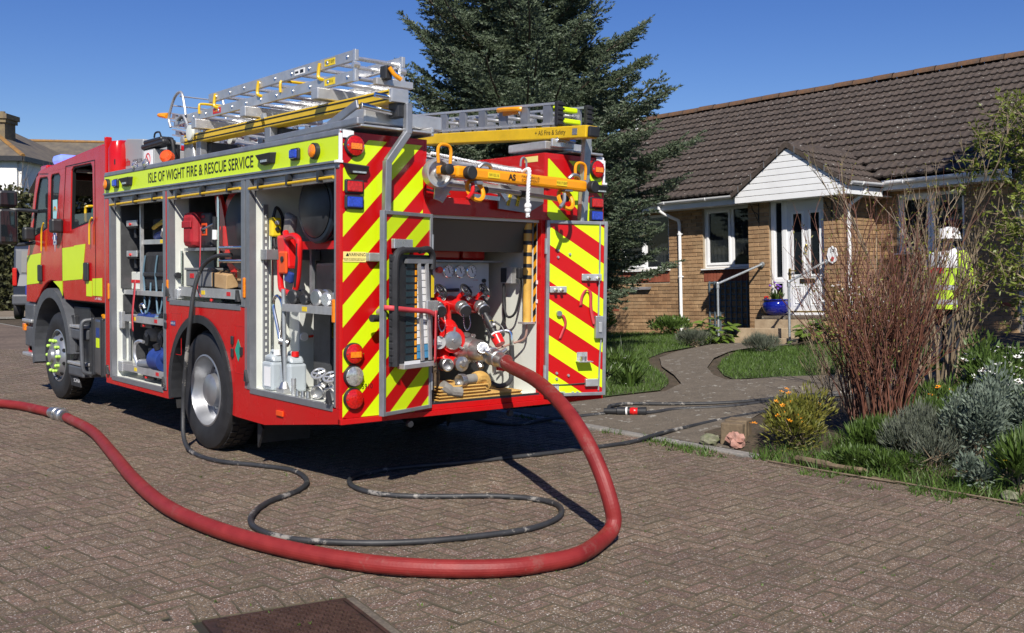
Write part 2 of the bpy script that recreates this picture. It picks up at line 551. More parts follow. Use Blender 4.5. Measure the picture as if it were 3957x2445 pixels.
def concrete_mat(name, base, spot, lichen):
 m = bpy.data.materials.new(name)
 nt, b, lk = nodes_of(m)
 N = nt.nodes.new
 geo = N('ShaderNodeNewGeometry')
 n1 = N('ShaderNodeTexNoise'); n1.inputs['Scale'].default_value = 5; n1.inputs['Detail'].default_value = 8; n1.inputs['Roughness'].default_value = 0.75
 lk.new(geo.outputs['Position'], n1.inputs['Vector'])
 r1 = N('ShaderNodeValToRGB')
 r1.color_ramp.elements[0].color = (*[c * 0.72 for c in base], 1); r1.color_ramp.elements[0].position = 0.3
 r1.color_ramp.elements[1].color = (*[c * 1.25 for c in base], 1); r1.color_ramp.elements[1].position = 0.7
 lk.new(n1.outputs['Fac'], r1.inputs['Fac'])
 vo = N('ShaderNodeTexVoronoi'); vo.inputs['Scale'].default_value = 75
 lk.new(geo.outputs['Position'], vo.inputs['Vector'])
 sp = N('ShaderNodeSeparateColor'); lk.new(vo.outputs['Color'], sp.inputs['Color'])
 gt = N('ShaderNodeMath'); gt.operation = 'GREATER_THAN'; gt.inputs[1].default_value = 0.72
 lk.new(sp.outputs[0], gt.inputs[0])
 mx = N('ShaderNodeMix'); mx.data_type = 'RGBA'; mx.inputs['B'].default_value = (*spot, 1)
 mu = N('ShaderNodeMath'); mu.operation = 'MULTIPLY'; mu.inputs[1].default_value = 0.6
 lk.new(gt.outputs[0], mu.inputs[0]); lk.new(mu.outputs[0], mx.inputs['Factor'])
 lk.new(r1.outputs['Color'], mx.inputs['A'])
 n3 = N('ShaderNodeTexVoronoi'); n3.inputs['Scale'].default_value = 12
 n4 = N('ShaderNodeTexNoise'); n4.inputs['Scale'].default_value = 30; n4.inputs['Detail'].default_value = 3
 lk.new(geo.outputs['Position'], n4.inputs['Vector'])
 va = N('ShaderNodeVectorMath'); va.operation = 'MULTIPLY_ADD'
 va.inputs[1].default_value = (0.16, 0.16, 0.16)
 lk.new(n4.outputs['Color'], va.inputs[0]); lk.new(geo.outputs['Position'], va.inputs[2])
 lk.new(va.outputs[0], n3.inputs['Vector'])
 s3 = N('ShaderNodeSeparateColor'); lk.new(n3.outputs['Color'], s3.inputs['Color'])
 rad = N('ShaderNodeMapRange'); rad.inputs['From Min'].default_value = 0.5; rad.inputs['From Max'].default_value = 1.0
 rad.inputs['To Min'].default_value = 0.0; rad.inputs['To Max'].default_value = 0.42
 lk.new(s3.outputs[1], rad.inputs['Value'])
 lt = N('ShaderNodeMath'); lt.operation = 'LESS_THAN'
 lk.new(n3.outputs['Distance'], lt.inputs[0]); lk.new(rad.outputs['Result'], lt.inputs[1])
 m3 = N('ShaderNodeMix'); m3.data_type = 'RGBA'; m3.inputs['B'].default_value = (*lichen, 1)
 mu3 = N('ShaderNodeMath'); mu3.operation = 'MULTIPLY'; mu3.inputs[1].default_value = 0.45
 lk.new(lt.outputs[0], mu3.inputs[0]); lk.new(mu3.outputs[0], m3.inputs['Factor'])
 lk.new(mx.outputs['Result'], m3.inputs['A'])
 lk.new(m3.outputs['Result'], b.inputs['Base Color'])
 b.inputs['Roughness'].default_value = 0.9
 bp = N('ShaderNodeBump'); bp.inputs['Strength'].default_value = 0.35; bp.inputs['Distance'].default_value = 0.004
 lk.new(vo.outputs['Distance'], bp.inputs['Height']); lk.new(bp.outputs['Normal'], b.inputs['Normal'])
 MATS[name] = m
concrete_mat('concrete_path', (0.112, 0.092, 0.070), (0.17, 0.14, 0.10), (0.46, 0.45, 0.40))
concrete_mat('concrete_kerb', (0.20, 0.19, 0.175), (0.28, 0.25, 0.22), (0.40, 0.39, 0.36))
def paver_mat(name, use_island):
 m = bpy.data.materials.new(name)
 nt, b, lk = nodes_of(m)
 N = nt.nodes.new
 geo = N('ShaderNodeNewGeometry')
 P = geo.outputs['Position']
 vo = N('ShaderNodeTexVoronoi'); vo.inputs['Scale'].default_value = 190
 lk.new(P, vo.inputs['Vector'])
 sp = N('ShaderNodeSeparateColor'); lk.new(vo.outputs['Color'], sp.inputs['Color'])
 rp = N('ShaderNodeValToRGB')
 cr = rp.color_ramp
 cr.interpolation = 'CONSTANT'
 cr.elements[0].position = 0.0; cr.elements[0].color = (0.078, 0.055, 0.039, 1)
 cr.elements[1].position = 0.28; cr.elements[1].color = (0.124, 0.087, 0.061, 1)
 for p, c in ((0.52, (0.158, 0.110, 0.076, 1)), (0.74, (0.208, 0.147, 0.100, 1)), (0.86, (0.26, 0.16, 0.085, 1)), (0.92, (0.34, 0.29, 0.235, 1)), (0.975, (0.62, 0.58, 0.52, 1))):
  e = cr.elements.new(p); e.color = c
 lk.new(sp.outputs[0], rp.inputs['Fac'])
 n1 = N('ShaderNodeTexNoise'); n1.inputs['Scale'].default_value = 1.3; n1.inputs['Detail'].default_value = 7; n1.inputs['Roughness'].default_value = 0.7
 lk.new(P, n1.inputs['Vector'])
 mr = N('ShaderNodeMapRange'); mr.inputs['From Min'].default_value = 0.3; mr.inputs['From Max'].default_value = 0.7
 mr.inputs['To Min'].default_value = 0.74; mr.inputs['To Max'].default_value = 1.25
 lk.new(n1.outputs['Fac'], mr.inputs['Value'])
 rnd = geo.outputs['Random Per Island'] if use_island else N('ShaderNodeObjectInfo').outputs['Random']
 m2 = N('ShaderNodeMapRange'); m2.inputs['To Min'].default_value = 0.83; m2.inputs['To Max'].default_value = 1.08
 lk.new(rnd, m2.inputs['Value'])
 mul = N('ShaderNodeMath'); mul.operation = 'MULTIPLY'
 lk.new(mr.outputs['Result'], mul.inputs[0]); lk.new(m2.outputs['Result'], mul.inputs[1])
 hs = N('ShaderNodeHueSaturation')
 mh = N('ShaderNodeMapRange'); mh.inputs['To Min'].default_value = 0.485; mh.inputs['To Max'].default_value = 0.512
 fr = N('ShaderNodeMath'); fr.operation = 'FRACT'; m7 = N('ShaderNodeMath'); m7.operation = 'MULTIPLY'; m7.inputs[1].default_value = 7.3
 lk.new(rnd, m7.inputs[0]); lk.new(m7.outputs[0], fr.inputs[0]); lk.new(fr.outputs[0], mh.inputs['Value'])
 lk.new(mh.outputs['Result'], hs.inputs['Hue'])
 lk.new(mul.outputs[0], hs.inputs['Value'])
 lk.new(rp.outputs['Color'], hs.inputs['Color'])
 n2 = N('ShaderNodeTexNoise'); n2.inputs['Scale'].default_value = 14; n2.inputs['Detail'].default_value = 5; n2.inputs['Roughness'].default_value = 0.7
 lk.new(P, n2.inputs['Vector'])
 m4 = N('ShaderNodeMapRange'); m4.inputs['From Min'].default_value = 0.66; m4.inputs['From Max'].default_value = 0.76; m4.inputs['To Max'].default_value = 0.55
 lk.new(n2.outputs['Fac'], m4.inputs['Value'])
 mx = N('ShaderNodeMix'); mx.data_type = 'RGBA'; mx.inputs['B'].default_value = (0.33, 0.29, 0.25, 1)
 lk.new(m4.outputs['Result'], mx.inputs['Factor']); lk.new(hs.outputs['Color'], mx.inputs['A'])
 n5 = N('ShaderNodeTexNoise'); n5.inputs['Scale'].default_value = 0.8; n5.inputs['Detail'].default_value = 9; n5.inputs['Roughness'].default_value = 0.72
 lk.new(P, n5.inputs['Vector'])
 m5 = N('ShaderNodeMapRange'); m5.inputs['From Min'].default_value = 0.645; m5.inputs['From Max'].default_value = 0.70; m5.inputs['To Max'].default_value = 0.6
 lk.new(n5.outputs['Fac'], m5.inputs['Value'])
 mx2 = N('ShaderNodeMix'); mx2.data_type = 'RGBA'; mx2.inputs['B'].default_value = (0.045, 0.036, 0.028, 1)
 lk.new(m5.outputs['Result'], mx2.inputs['Factor']); lk.new(mx.outputs['Result'], mx2.inputs['A'])
 lk.new(mx2.outputs['Result'], b.inputs['Base Color'])
 b.inputs['Roughness'].default_value = 0.86
 bp = N('ShaderNodeBump'); bp.inputs['Strength'].default_value = 0.5; bp.inputs['Distance'].default_value = 0.0025
 lk.new(sp.outputs[1], bp.inputs['Height']); lk.new(bp.outputs['Normal'], b.inputs['Normal'])
 MATS[name] = m
mat('paver_dirt', (0.056, 0.043, 0.031), .95, col2=(0.078, 0.066, 0.040), vscale=6)
paver_mat('paver_single', False)
paver_mat('paver_merged', True)
mb = MB()
mb.quad((-900, -900, -0.12), (900, -900, -0.12), (900, 900, -0.12), (-900, 900, -0.12))
tag(mb.build('ground', 'grass_base'), kind='structure')
mb = MB()
mb.quad((-14, -9, -0.012), (3.5, -9, -0.012), (3.5, 26, -0.012), (-14, 26, -0.012))
paving = tag(mb.build('block_paving', 'joint_sand'), kind='structure')
mb = MB()
mb.quad((-40, 26.0, -0.010), (30, 26.0, -0.010), (30, 33.0, -0.010), (-40, 33.0, -0.010))
tag(mb.build('far_road', 'far_tarmac'), kind='structure')
mb = MB()
NX, NY = 70, 130
vs_ = []
for i in range(NX + 1):
 x = 3.62 + (34 - 3.62) * (i / NX) ** 1.5
 for j in range(NY + 1):
  y = -14 + 39 * j / NY
  bump = 0.02 * noise.noise((x * 1.3, y * 1.3, 0)) if x > 3.8 else 0
  bed = 0.0
  if y < 0.4 and x < 9:
   bed = 0.05 * min(1, (x - 3.62) / 0.4) * min(1, max(0, 0.4 - y) / 0.6)
  vs_.append((x, y, terr(x, y) + bump - 0.012 + bed))
mb.add(vs_, [(i * (NY + 1) + j, (i + 1) * (NY + 1) + j, (i + 1) * (NY + 1) + j + 1, i * (NY + 1) + j + 1) for i in range(NX) for j in range(NY)])
mb.cur = 0
tag(mb.build('garden_ground', 'soil', smooth=True), kind='structure')
def ground_patch(name, poly, m, dz, sub=0.45):
 """polygon laid on the terrain, cut into a mesh that follows it"""
 bm = bmesh.new()
 vs2 = [bm.verts.new((p[0], p[1], 0)) for p in poly]
 bm.faces.new(vs2)
 xs = [p[0] for p in poly]; ys = [p[1] for p in poly]
 x = min(xs) + sub
 while x < max(xs):
  bmesh.ops.bisect_plane(bm, geom=bm.verts[:] + bm.edges[:] + bm.faces[:], plane_co=(x, 0, 0), plane_no=(1, 0, 0))
  x += sub
 y = min(ys) + sub
 while y < max(ys):
  bmesh.ops.bisect_plane(bm, geom=bm.verts[:] + bm.edges[:] + bm.faces[:], plane_co=(0, y, 0), plane_no=(0, 1, 0))
  y += sub
 for v in bm.verts:
  v.co.z = terr(v.co.x, v.co.y) + dz
 bmesh.ops.recalc_face_normals(bm, faces=bm.faces[:])
 me = bpy.data.meshes.new(name)
 bm.to_mesh(me); bm.free()
 if me.polygons and me.polygons[0].normal.z < 0:
  me.flip_normals()
 me.materials.append(MATS[m])
 o = bpy.data.objects.new(name, me)
 COL.objects.link(o)
 return tag(o, kind='structure')
PATH = [(3.64, 2.62), (3.94, 2.45), (4.49, 2.36), (4.99, 2.26), (5.62, 2.05), (6.2, 2.3), (6.75, 2.9), (7.35, 3.65), (8.2, 4.45), (9.1, 4.86), (10.0, 5.06),
  (10.62, 5.2), (10.66, 3.72), (9.95, 4.08), (9.4, 4.05), (8.5, 3.65), (7.55, 3.0), (7.0, 2.45), (6.75, 2.05), (6.9, 1.82), (7.25, 1.62), (7.65, 1.2),
  (8.2, 0.4), (9.5, -0.9), (11, -2), (9.4, -2.2), (8.0, -0.9), (7.0, 0.15), (6.33, 0.45), (5.43, 0.42), (4.6, 0.12), (4.0, -0.3), (3.64, -0.5)]
ground_patch('garden_path', PATH, 'concrete_path', 0.016)
LAWN_A = [(4.0, 2.6), (4.6, 2.5), (5.2, 2.36), (5.7, 2.2), (6.2, 2.5), (6.7, 3.0), (7.3, 3.8), (8.1, 4.6), (9.0, 5.05), (10.4, 5.3), (11.6, 5.6), (12.2, 8), (12.0, 13), (6.5, 15), (4.0, 12)]
LAWN_B = [(6.9, 2.05), (7.3, 1.68), (7.75, 1.2), (8.3, 0.5), (9.6, -0.6), (10.9, 0.6), (10.7, 3.5), (9.9, 3.95), (9.4, 3.92), (8.6, 3.55), (7.65, 2.9), (7.1, 2.35)]
LAWN_C = [(6.0, -1.2), (7.0, -0.6), (8.2, -1.5), (9.4, -2.6), (11.5, -3.0), (11.5, -8), (6.5, -6)]
ground_patch('lawn', LAWN_A, 'grass_base', 0.004)
ground_patch('lawn', LAWN_B, 'grass_base', 0.004)
ground_patch('lawn', LAWN_C, 'grass_base', 0.004)
def in_poly(x, y, poly):
 c_ = False
 n = len(poly)
 for i in range(n):
  x1, y1 = poly[i]; x2, y2 = poly[(i + 1) % n]
  if (y1 > y) != (y2 > y) and x < (x2 - x1) * (y - y1) / (y2 - y1) + x1:
   c_ = not c_
 return c_
kerb = MB()
kerb.box(3.50, 3.64, -9, 26, -0.11, -0.02)
kerb_o = tag(kerb.build('kerb', 'concrete_kerb'), kind='structure')
y = -0.80
krng = random.Random(3)
while y < 12:
 ln = 0.9
 k = MB()
 z1 = 0.022 + krng.uniform(-0.006, 0.006)
 k.box(3.505 + krng.uniform(-.006, .006), 3.635, y, y + ln - 0.012, -0.02, z1)
 k.build('kerb_stone', 'concrete_kerb', kerb_o, bevel=0.012)
 y += ln
MH_C = Vector((-1.455, -2.10))                # manhole frame centre
MH_A = math.atan2(-1.9 + 1.79, -1.1 + 1.74)   # its angle
mhx = Vector((math.cos(MH_A), math.sin(MH_A)))
mhy = Vector((-mhx.y, mhx.x))
MHW, MHD = 0.335, 0.275
def in_mh(p, pad):
 d = p - MH_C
 return abs(d.dot(mhx)) < MHW + pad and abs(d.dot(mhy)) < MHD + pad
prng = random.Random(11)
PA = R(6.2)
pax = Vector((math.cos(PA), math.sin(PA))); pay = Vector((-pax.y, pax.x))
G = 0.005
blocks = []
U_ = 0.1
view = Vector((math.sin(_yaw), math.cos(_yaw)))
cam2 = Vector((CAM.x, CAM.y))
def seen(p, margin=1.3):
 d = p - cam2
 dep = d.dot(view)
 lat = d.dot(Vector((view.y, -view.x)))
 return 3.0 < dep < 30 and abs(lat) < dep * 0.53 + margin
for i in range(-160, 420):
 for j in range(-160, 420):
  k = (i - j) % 4
  if k == 0:
   cx, cy, hx, hy = i + 1.0, j + 0.5, 1.0, 0.5      # lies along a
  elif k == 2 + 1:
   cx, cy, hx, hy = i + 0.5, j + 1.0, 0.5, 1.0      # stands along b
  else:
   continue
  p = pax * (cx * U_) + pay * (cy * U_) + Vector((-6.0, -8.0))
  if p.x < -13.5 or p.x > 3.56 or p.y > 25.8:
   continue
  if not seen(p):
   continue
  dist = (p - cam2).length
  if dist > 21:
   continue
  if in_mh(p, 0.09):
   continue
  blocks.append((dist, p, hx, hy, PA))
for s in range(-4, 5):
 for sgn in (1, -1):
  blocks.append((5.0, MH_C + mhx * (s * 0.1) + mhy * (sgn * (MHD + 0.125)), 0.5, 1.0, MH_A))
for s in range(-3, 4):
 for sgn in (1, -1):
  blocks.append((5.1, MH_C + mhy * (s * 0.1) + mhx * (sgn * (MHW + 0.14)), 1.0, 0.5, MH_A))
blocks.sort(key=lambda b_: b_[0])
def block_verts(hx, hy):
 a, c_ = hx * U_ - G / 2, hy * U_ - G / 2
 ch = 0.005
 v = [(-a, -c_, -0.02), (a, -c_, -0.02), (a, c_, -0.02), (-a, c_, -0.02),
  (-a, -c_, -ch), (a, -c_, -ch), (a, c_, -ch), (-a, c_, -ch),
  (-a + ch, -c_ + ch, 0), (a - ch, -c_ + ch, 0), (a - ch, c_ - ch, 0), (-a + ch, c_ - ch, 0)]
 f = [(0, 1, 5, 4), (1, 2, 6, 5), (2, 3, 7, 6), (3, 0, 4, 7), (4, 5, 9, 8), (5, 6, 10, 9), (6, 7, 11, 10), (7, 4, 8, 11), (8, 9, 10, 11)]
 return v, f
unit = {}
for key in ((1.0, 0.5), (0.5, 1.0)):
 u1 = MB(); u1.add(*block_verts(*key)); u1.mi = [1] * 8 + [0]
 unit[key] = u1.mesh('paver', ['paver_single', 'paver_dirt'])
rest = MB()
view_blocks = [b_ for b_ in blocks if seen(b_[1], 0.05)]
near = set(id(b_) for b_ in [b_ for b_ in view_blocks if (b_[1] - cam2).dot(view) > 3.9][:300])
for b_ in blocks:
 dist, p, hx, hy, ang = b_
 zo = prng.uniform(-0.0018, 0.0018) - (0.005 if ang == PA and in_mh(p, 0.34) else 0)
 tx, ty = prng.gauss(0, 0.006), prng.gauss(0, 0.006)
 rz = ang + prng.gauss(0, 0.006)
 if id(b_) in near:
  o = bpy.data.objects.new('paver', unit[(hx, hy)])
  o.location = (p.x, p.y, zo)
  o.rotation_euler = (tx, ty, rz)
  COL.objects.link(o)
  o.parent = paving
 else:
  M = Matrix.Translation((p.x, p.y, zo)) @ Matrix.Rotation(rz, 4, 'Z') @ Matrix.Rotation(tx, 4, 'X') @ Matrix.Rotation(ty, 4, 'Y')
  v, f = block_verts(hx, hy)
  rest.add([M @ Vector(q_) for q_ in v], f)
  rest.mi[-9:-1] = [1] * 8
ro = rest.build('pavers', ['paver_merged', 'paver_dirt'], paving)
ro['kind'] = 'stuff'
mb = MB()
mb.quad((-13.9, 9.5, -0.0075), (3.49, 9.5, -0.0075), (3.49, 25.98, -0.0075), (-13.9, 25.98, -0.0075))
ground_mat('far_blocks', (0.10, 0.072, 0.053), (0.155, 0.112, 0.082), (0.07, 0.052, 0.038), 1.2, 14, 0.2)
far_p = mb.build('far_paving', 'far_blocks', paving)
far_p['kind'] = 'structure'
mb = MB()
mb.box(-14, 12, 25.9, 26.1, -0.02, 0.03)
tag(mb.build('far_kerb', 'concrete_kerb'), kind='structure')
mat('cast_iron', (0.040, 0.026, 0.022), 0.55, 0.35, col2=(0.085, 0.045, 0.034), vscale=9, bump=0.15, bscale=70)
mh = thing('manhole_cover', 'rusty cast iron access cover set in the paving at the bottom edge', 'manhole cover', (MH_C.x, MH_C.y, 0))
def mhp(a, b_, z):
 q_ = MH_C + mhx * a + mhy * b_
 return (q_.x, q_.y, z)
def mh_box(m_, a0, a1, b0, b1, z0, z1):
 c_ = mhp((a0 + a1) / 2, (b0 + b1) / 2, (z0 + z1) / 2)
 m_.obox(c_, Vector((mhx.x, mhx.y, 0)) * ((a1 - a0) / 2), Vector((mhy.x, mhy.y, 0)) * ((b1 - b0) / 2), Vector((0, 0, (z1 - z0) / 2)))
fr_ = MB()
W0, D0 = MHW, MHD
for a0, a1, b0, b1 in ((-W0, W0, -D0, -D0 + .018), (-W0, W0, D0 - .018, D0), (-W0, -W0 + .018, -D0 + .018, D0 - .018), (W0 - .018, W0, -D0 + .018, D0 - .018)):
 mh_box(fr_, a0, a1, b0, b1, -0.01, 0.003)
fr_.build('frame', 'cast_iron', mh)
pl = MB()
mh_box(pl, -W0 + .021, W0 - .021, -D0 + .021, D0 - .021, -0.01, -0.002)
pl.build('plate', 'cast_iron', mh)
st = MB()
for a in range(-6, 7):
 for b_ in range(-5, 6):
  ca, cb = a * 0.046 + (0.023 if b_ % 2 else 0), b_ * 0.045
  if abs(ca) > W0 - .05 or abs(cb) > D0 - .05: continue
  for (x0, x1, y0, y1) in ((-.017, .017, -.004, .004), (-.017, -.009, .004, .017), (.009, .017, -.017, -.004), (-.009, .006, .011, .017), (-.006, .009, -.017, -.011)):
   mh_box(st, ca + x0, ca + x1, cb + y0, cb + y1, -0.002, 0.006)
st.build('tread_pattern', mat('cast_worn', (0.085, 0.050, 0.040), .5, .4, var=.3, vscale=12), mh)['kind'] = 'stuff'
cb_ = MB()
for a0, a1, b0, b1 in ((W0 + .002, W0 + .04, -D0 - .002, D0 + .002),):
 mh_box(cb_, a0, a1, b0, b1, -0.02, -0.001)
cb_.build('bedding', 'concrete_path', mh)
# == FIRE ENGINE
from mathutils.geometry import tessellate_polygon
truck = thing('fire_engine', 'red fire engine with yellow and red chevrons and open lockers', 'fire engine', (1.25, 3.7, 0))
def panel_holes(mb, outer, holes, axis, a0, a1):
 """flat plate with openings, extruded between a0 and a1 along axis"""
 def mk(p, a):
  if axis == 'x': return (a, p[0], p[1])
  if axis == 'y': return (p[0], a, p[1])
  return (p[0], p[1], a)
 loops = [outer] + holes
 flat = [p for l_ in loops for p in l_]
 tris = tessellate_polygon([[Vector((p[0], p[1], 0)) for p in l_] for l_ in loops])
 n = len(flat)
 vs_ = [mk(p, a0) for p in flat] + [mk(p, a1) for p in flat]
 fs = []
 for t in tris:
  fs.append(t); fs.append(tuple(reversed([i + n for i in t])))
 o = 0
 for l_ in loops:
  m_ = len(l_)
  for i in range(m_):
   j = (i + 1) % m_
   fs.append((o + i, o + j, n + o + j, n + o + i))
  o += m_
 bm = bmesh.new()
 bv = [bm.verts.new(v) for v in vs_]
 for f in fs:
  try: bm.faces.new([bv[i] for i in f])
  except ValueError: pass
 bmesh.ops.recalc_face_normals(bm, faces=bm.faces[:])
 bm.verts.index_update()
 mb.add([v.co[:] for v in bm.verts], [tuple(v.index for v in f.verts) for f in bm.faces])
 bm.free()
 return mb
def part(name, mb, m, parent=None, smooth=False, bevel=0.0, label=None, stuff=False, join=False):
 """a part; shapes that do not touch become parts of their own, unless too small to pick apart (stuff)"""
 par = parent if parent is not None else truck
 cl_ = [mb] if (stuff or join or len(mb.pr) > 60) else mb.clusters()
 objs = [c_.build(name, m, par, smooth, bevel) for c_ in cl_]
 for o in objs:
  if label: o['label'] = label
  if stuff: o['kind'] = 'stuff'
 return objs[0]
# ---- lower red side panel with wheel arch
ac = (2.31, 0.50); ar = 0.64
arch = arc(ac[0], ac[1], ar, 191.5, -11.5, 26)
side = [(1.37, 0.60), (0.0, 0.60), (0.0, 0.50), (1.11, 0.36), (1.60, 0.365)] + arch + [(3.02, 0.365), (4.64, 0.365), (4.64, 0.43), (3.04, 0.43), (3.04, 1.245), (1.37, 1.245)]
for nm, x0, x1 in (('side_panel', 0.0, 0.025), ('side_panel', 2.475, 2.5)):
 mb = MB(); panel_holes(mb, side, [], 'x', x0, x1)
 part(nm, mb, 'red_paint', bevel=0.004)
mb = MB(); mb.box(0, 0.05, 0, 0.055, 0.6, 2.485); part('corner_post', mb, 'red_paint', bevel=0.004)
mb = MB(); mb.box(2.45, 2.5, 0, 0.06, 0.5, 2.485); part('corner_post', mb, 'red_paint', bevel=0.004)
mb = MB(); mb.box(2.475, 2.5, 0.06, 4.64, 1.25, 2.26); part('side_wall', mb, 'alu_dull')
mb = MB(); mb.box(0.0, 2.5, 4.64, 4.66, 0.45, 2.48); part('bulkhead', mb, 'alu_dull')
for x0, sg in ((0.0, -1), (2.5, 1)):
 mb = MB(); mb.prism([(0.0, 2.452), (4.64, 2.452), (4.64, 2.50), (0.0, 2.50)], 'x', x0 + sg * 0.006, x0 - sg * 0.10)
 cap = part('roof_rail', mb, 'alu_dull', bevel=0.012)
 mb = MB(); mb.box(x0 + sg * 0.002, x0 - sg * 0.02, 0.006, 4.64, 2.288, 2.452)
 band = part('name_band', mb, 'hivis')
 mb = MB(); mb.box(x0 + sg * 0.022, x0 - sg * 0.03, 0.006, 4.64, 2.272, 2.288); mb.box(x0 + sg * 0.008, x0 - sg * 0.03, 0.006, 4.64, 2.238, 2.272)
 part('drip_rail', mb, 'alu_dull', bevel=0.003)
 if sg < 0:
  text('lettering', 'ISLE OF WIGHT FIRE & RESCUE SERVICE', 0.130, (x0 - 0.0045, 2.37, 2.369), (0, -1, 0), (0, 0, 1), 'black_print', band, sx=0.95, bold=0.0012)
for x0, sg in ((0.0, -1), (2.5, 1)):
 mb = MB(); mb.box(x0 + sg * 0.008, x0 - sg * 0.015, -0.006, 0.012, 2.285, 2.47); mb.box(x0 + sg * 0.03, x0 - sg * 0.02, -0.008, 0.03, 2.27, 2.288)
 mb.box(x0 - sg * 0.015, x0 - sg * 0.10, -0.012, -0.004, 2.44, 2.49); part('corner_trim', mb, 'white_pvc', bevel=0.003)
# ---- locker frames (aluminium door posts), openings and interiors
LOCK = {'front': (3.12, 4.46, 0.44), 'middle': (1.52, 2.95, 1.25), 'rear': (0.09, 1.35, 0.61)}
for y0, y1, z0, z1 in ((4.46, 4.64, 0.43, 2.24), (3.035, 3.12, 0.44, 2.24), (2.95, 3.025, 1.25, 2.24), (1.44, 1.52, 1.25, 2.24), (1.35, 1.43, 0.61, 2.24), (0.052, 0.09, 0.61, 2.24)):
 mb = MB()
 if y0 > 4.4:
  mb.box(-0.004, 0.05, 4.46, 4.52, z0, z1); mb.cur = 1; mb.box(0.004, 0.05, 4.52, 4.545, z0, z1); mb.cur = 2; mb.box(-0.002, 0.05, 4.545, 4.64, z0, z1)
  part('door_post', mb, ['alu_frame', 'gasket', 'red_paint'])
 else:
  mb.box(-0.006, 0.05, y0, y1 - 0.022, z0, z1); mb.cur = 1; mb.box(0.006, 0.05, y1 - 0.022, y1, z0, z1)
  part('door_post', mb, ['alu_frame', 'gasket'])
mb = MB(); mb.box(-0.003, 0.05, 3.022, 3.038, 0.44, 2.24); part('divider_strip', mb, 'red_paint')
mb = MB(); mb.box(-0.003, 0.05, 1.428, 1.442, 0.61, 2.24); part('divider_strip', mb, 'alu_frame')
DX = 0.62
for nm, (y0, y1, z0) in LOCK.items():
 mb = MB()
 mb.box(DX, DX + 0.02, y0, y1, z0, 2.24)            # back
 mb.box(0.05, DX, y1 - 0.004, y1 + 0.016, z0, 2.24)  # forward wall, faces the camera
 mb.box(0.05, DX, y0 - 0.016, y0 + 0.004, z0, 2.24)
 mb.box(0.05, DX, y0, y1, 2.22, 2.24)
 part('locker_lining', mb, 'white_panel', label='white lining of the %s locker' % nm)
 mb = MB(); mb.box(0.0, DX, y0, y1, z0 - 0.02, z0 + 0.004); mb.cur = 1; mb.box(-0.006, 0.03, y0, y1, z0 - 0.03, z0 + 0.012)
 part('locker_floor', mb, ['white_panel', 'alu_frame'])
 sh = MB()
 for k in range(2):
  sh.box(0.016 + 0.002 * k, 0.030, y0 + 0.004, y1 - 0.026, 2.15 + 0.045 * k, 2.192 + 0.045 * k)
 so = part('shutter', sh, 'alu_dull', bevel=0.003)
 pb = MB(); pb.cyl((-0.012, y0 - 0.02, 2.178), (-0.012, y1 - 0.005, 2.165), 0.011, seg=10)
 part('pull_bar', pb, 'yellow_beam', so, smooth=True)
 cl = MB()
 for t in (0.14, 0.5, 0.86):
  yy = y0 + (y1 - y0) * t
  cl.box(-0.026, 0.02, yy - 0.012, yy + 0.012, 2.155, 2.20); cl.box(-0.02, 0.02, yy - 0.022, yy + 0.022, 2.195, 2.235)
 part('bar_clip', cl, 'black_plastic', so)
for yy, zz in ((4.53, 1.30), (2.99, 1.36), (1.44, 1.40), (0.07, 1.27)):
 mb = MB(); mb.box(-0.016, 0.0, yy - 0.018, yy + 0.018, zz - 0.08, zz + 0.08); part('side_marker', mb, 'amber', bevel=0.008)
for yy, zz in ((4.55, 0.49), (3.06, 0.50), (2.96, 1.32), (1.53, 1.32), (1.38, 0.70), (0.11, 0.66)):
 mb = MB(); mb.prism([(yy - .02, zz - .03), (yy + .03, zz - .03), (yy + .02, zz + .06)], 'x', -0.03, 0.0); part('shutter_stop', mb, 'black_plastic')
mb = MB()
for (ya, yb, za, zb) in ((2.70, 2.94, 0.78, 1.15), (1.44, 1.62, 0.72, 1.10)):
 for (a, b_, c_, d_) in ((ya, yb, zb - .004, zb), (ya, yb, za, za + .004), (ya, ya + .005, za, zb), (yb - .005, yb, za, zb)):
  mb.box(-0.002, 0.001, a, b_, c_, d_)
part('filler_flap', mb, 'red_paint_matt')
mb = MB()
for zz in (0.84, 0.94): mb.box(-0.018, 0.0, 1.64, 1.675, zz, zz + 0.07)
for zz in (1.00, 1.08): mb.box(-0.014, 0.0, 3.02, 3.07, zz, zz + 0.055)
part('hinge', mb, 'black_plastic', bevel=0.006)
mb = MB(); mb.prism([(1.50, 0.90), (1.56, 0.99), (1.62, 0.90), (1.56, 0.81)], 'x', -0.003, -0.001)
stk = part('hazard_diamond', mb, 'teal_sticker')
mb = MB(); mb.box(-0.016, 0.0, 1.48, 1.51, 0.87, 0.93); part('flap_catch', mb, 'black_plastic')
mb = MB(); mb.box(-0.003, -0.001, 2.83, 2.93, 1.035, 1.075); ab = part('filler_sign', mb, 'blue_plastic')
text('lettering', 'ADBLUE', 0.028, (-0.0045, 2.88, 1.055), (0, -1, 0), (0, 0, 1), 'white_print', ab)
mb = MB(); mb.box(-0.014, 0.0, 0.80, 0.90, 0.46, 0.50); part('side_reflector', mb, 'tool_orange', bevel=0.003)
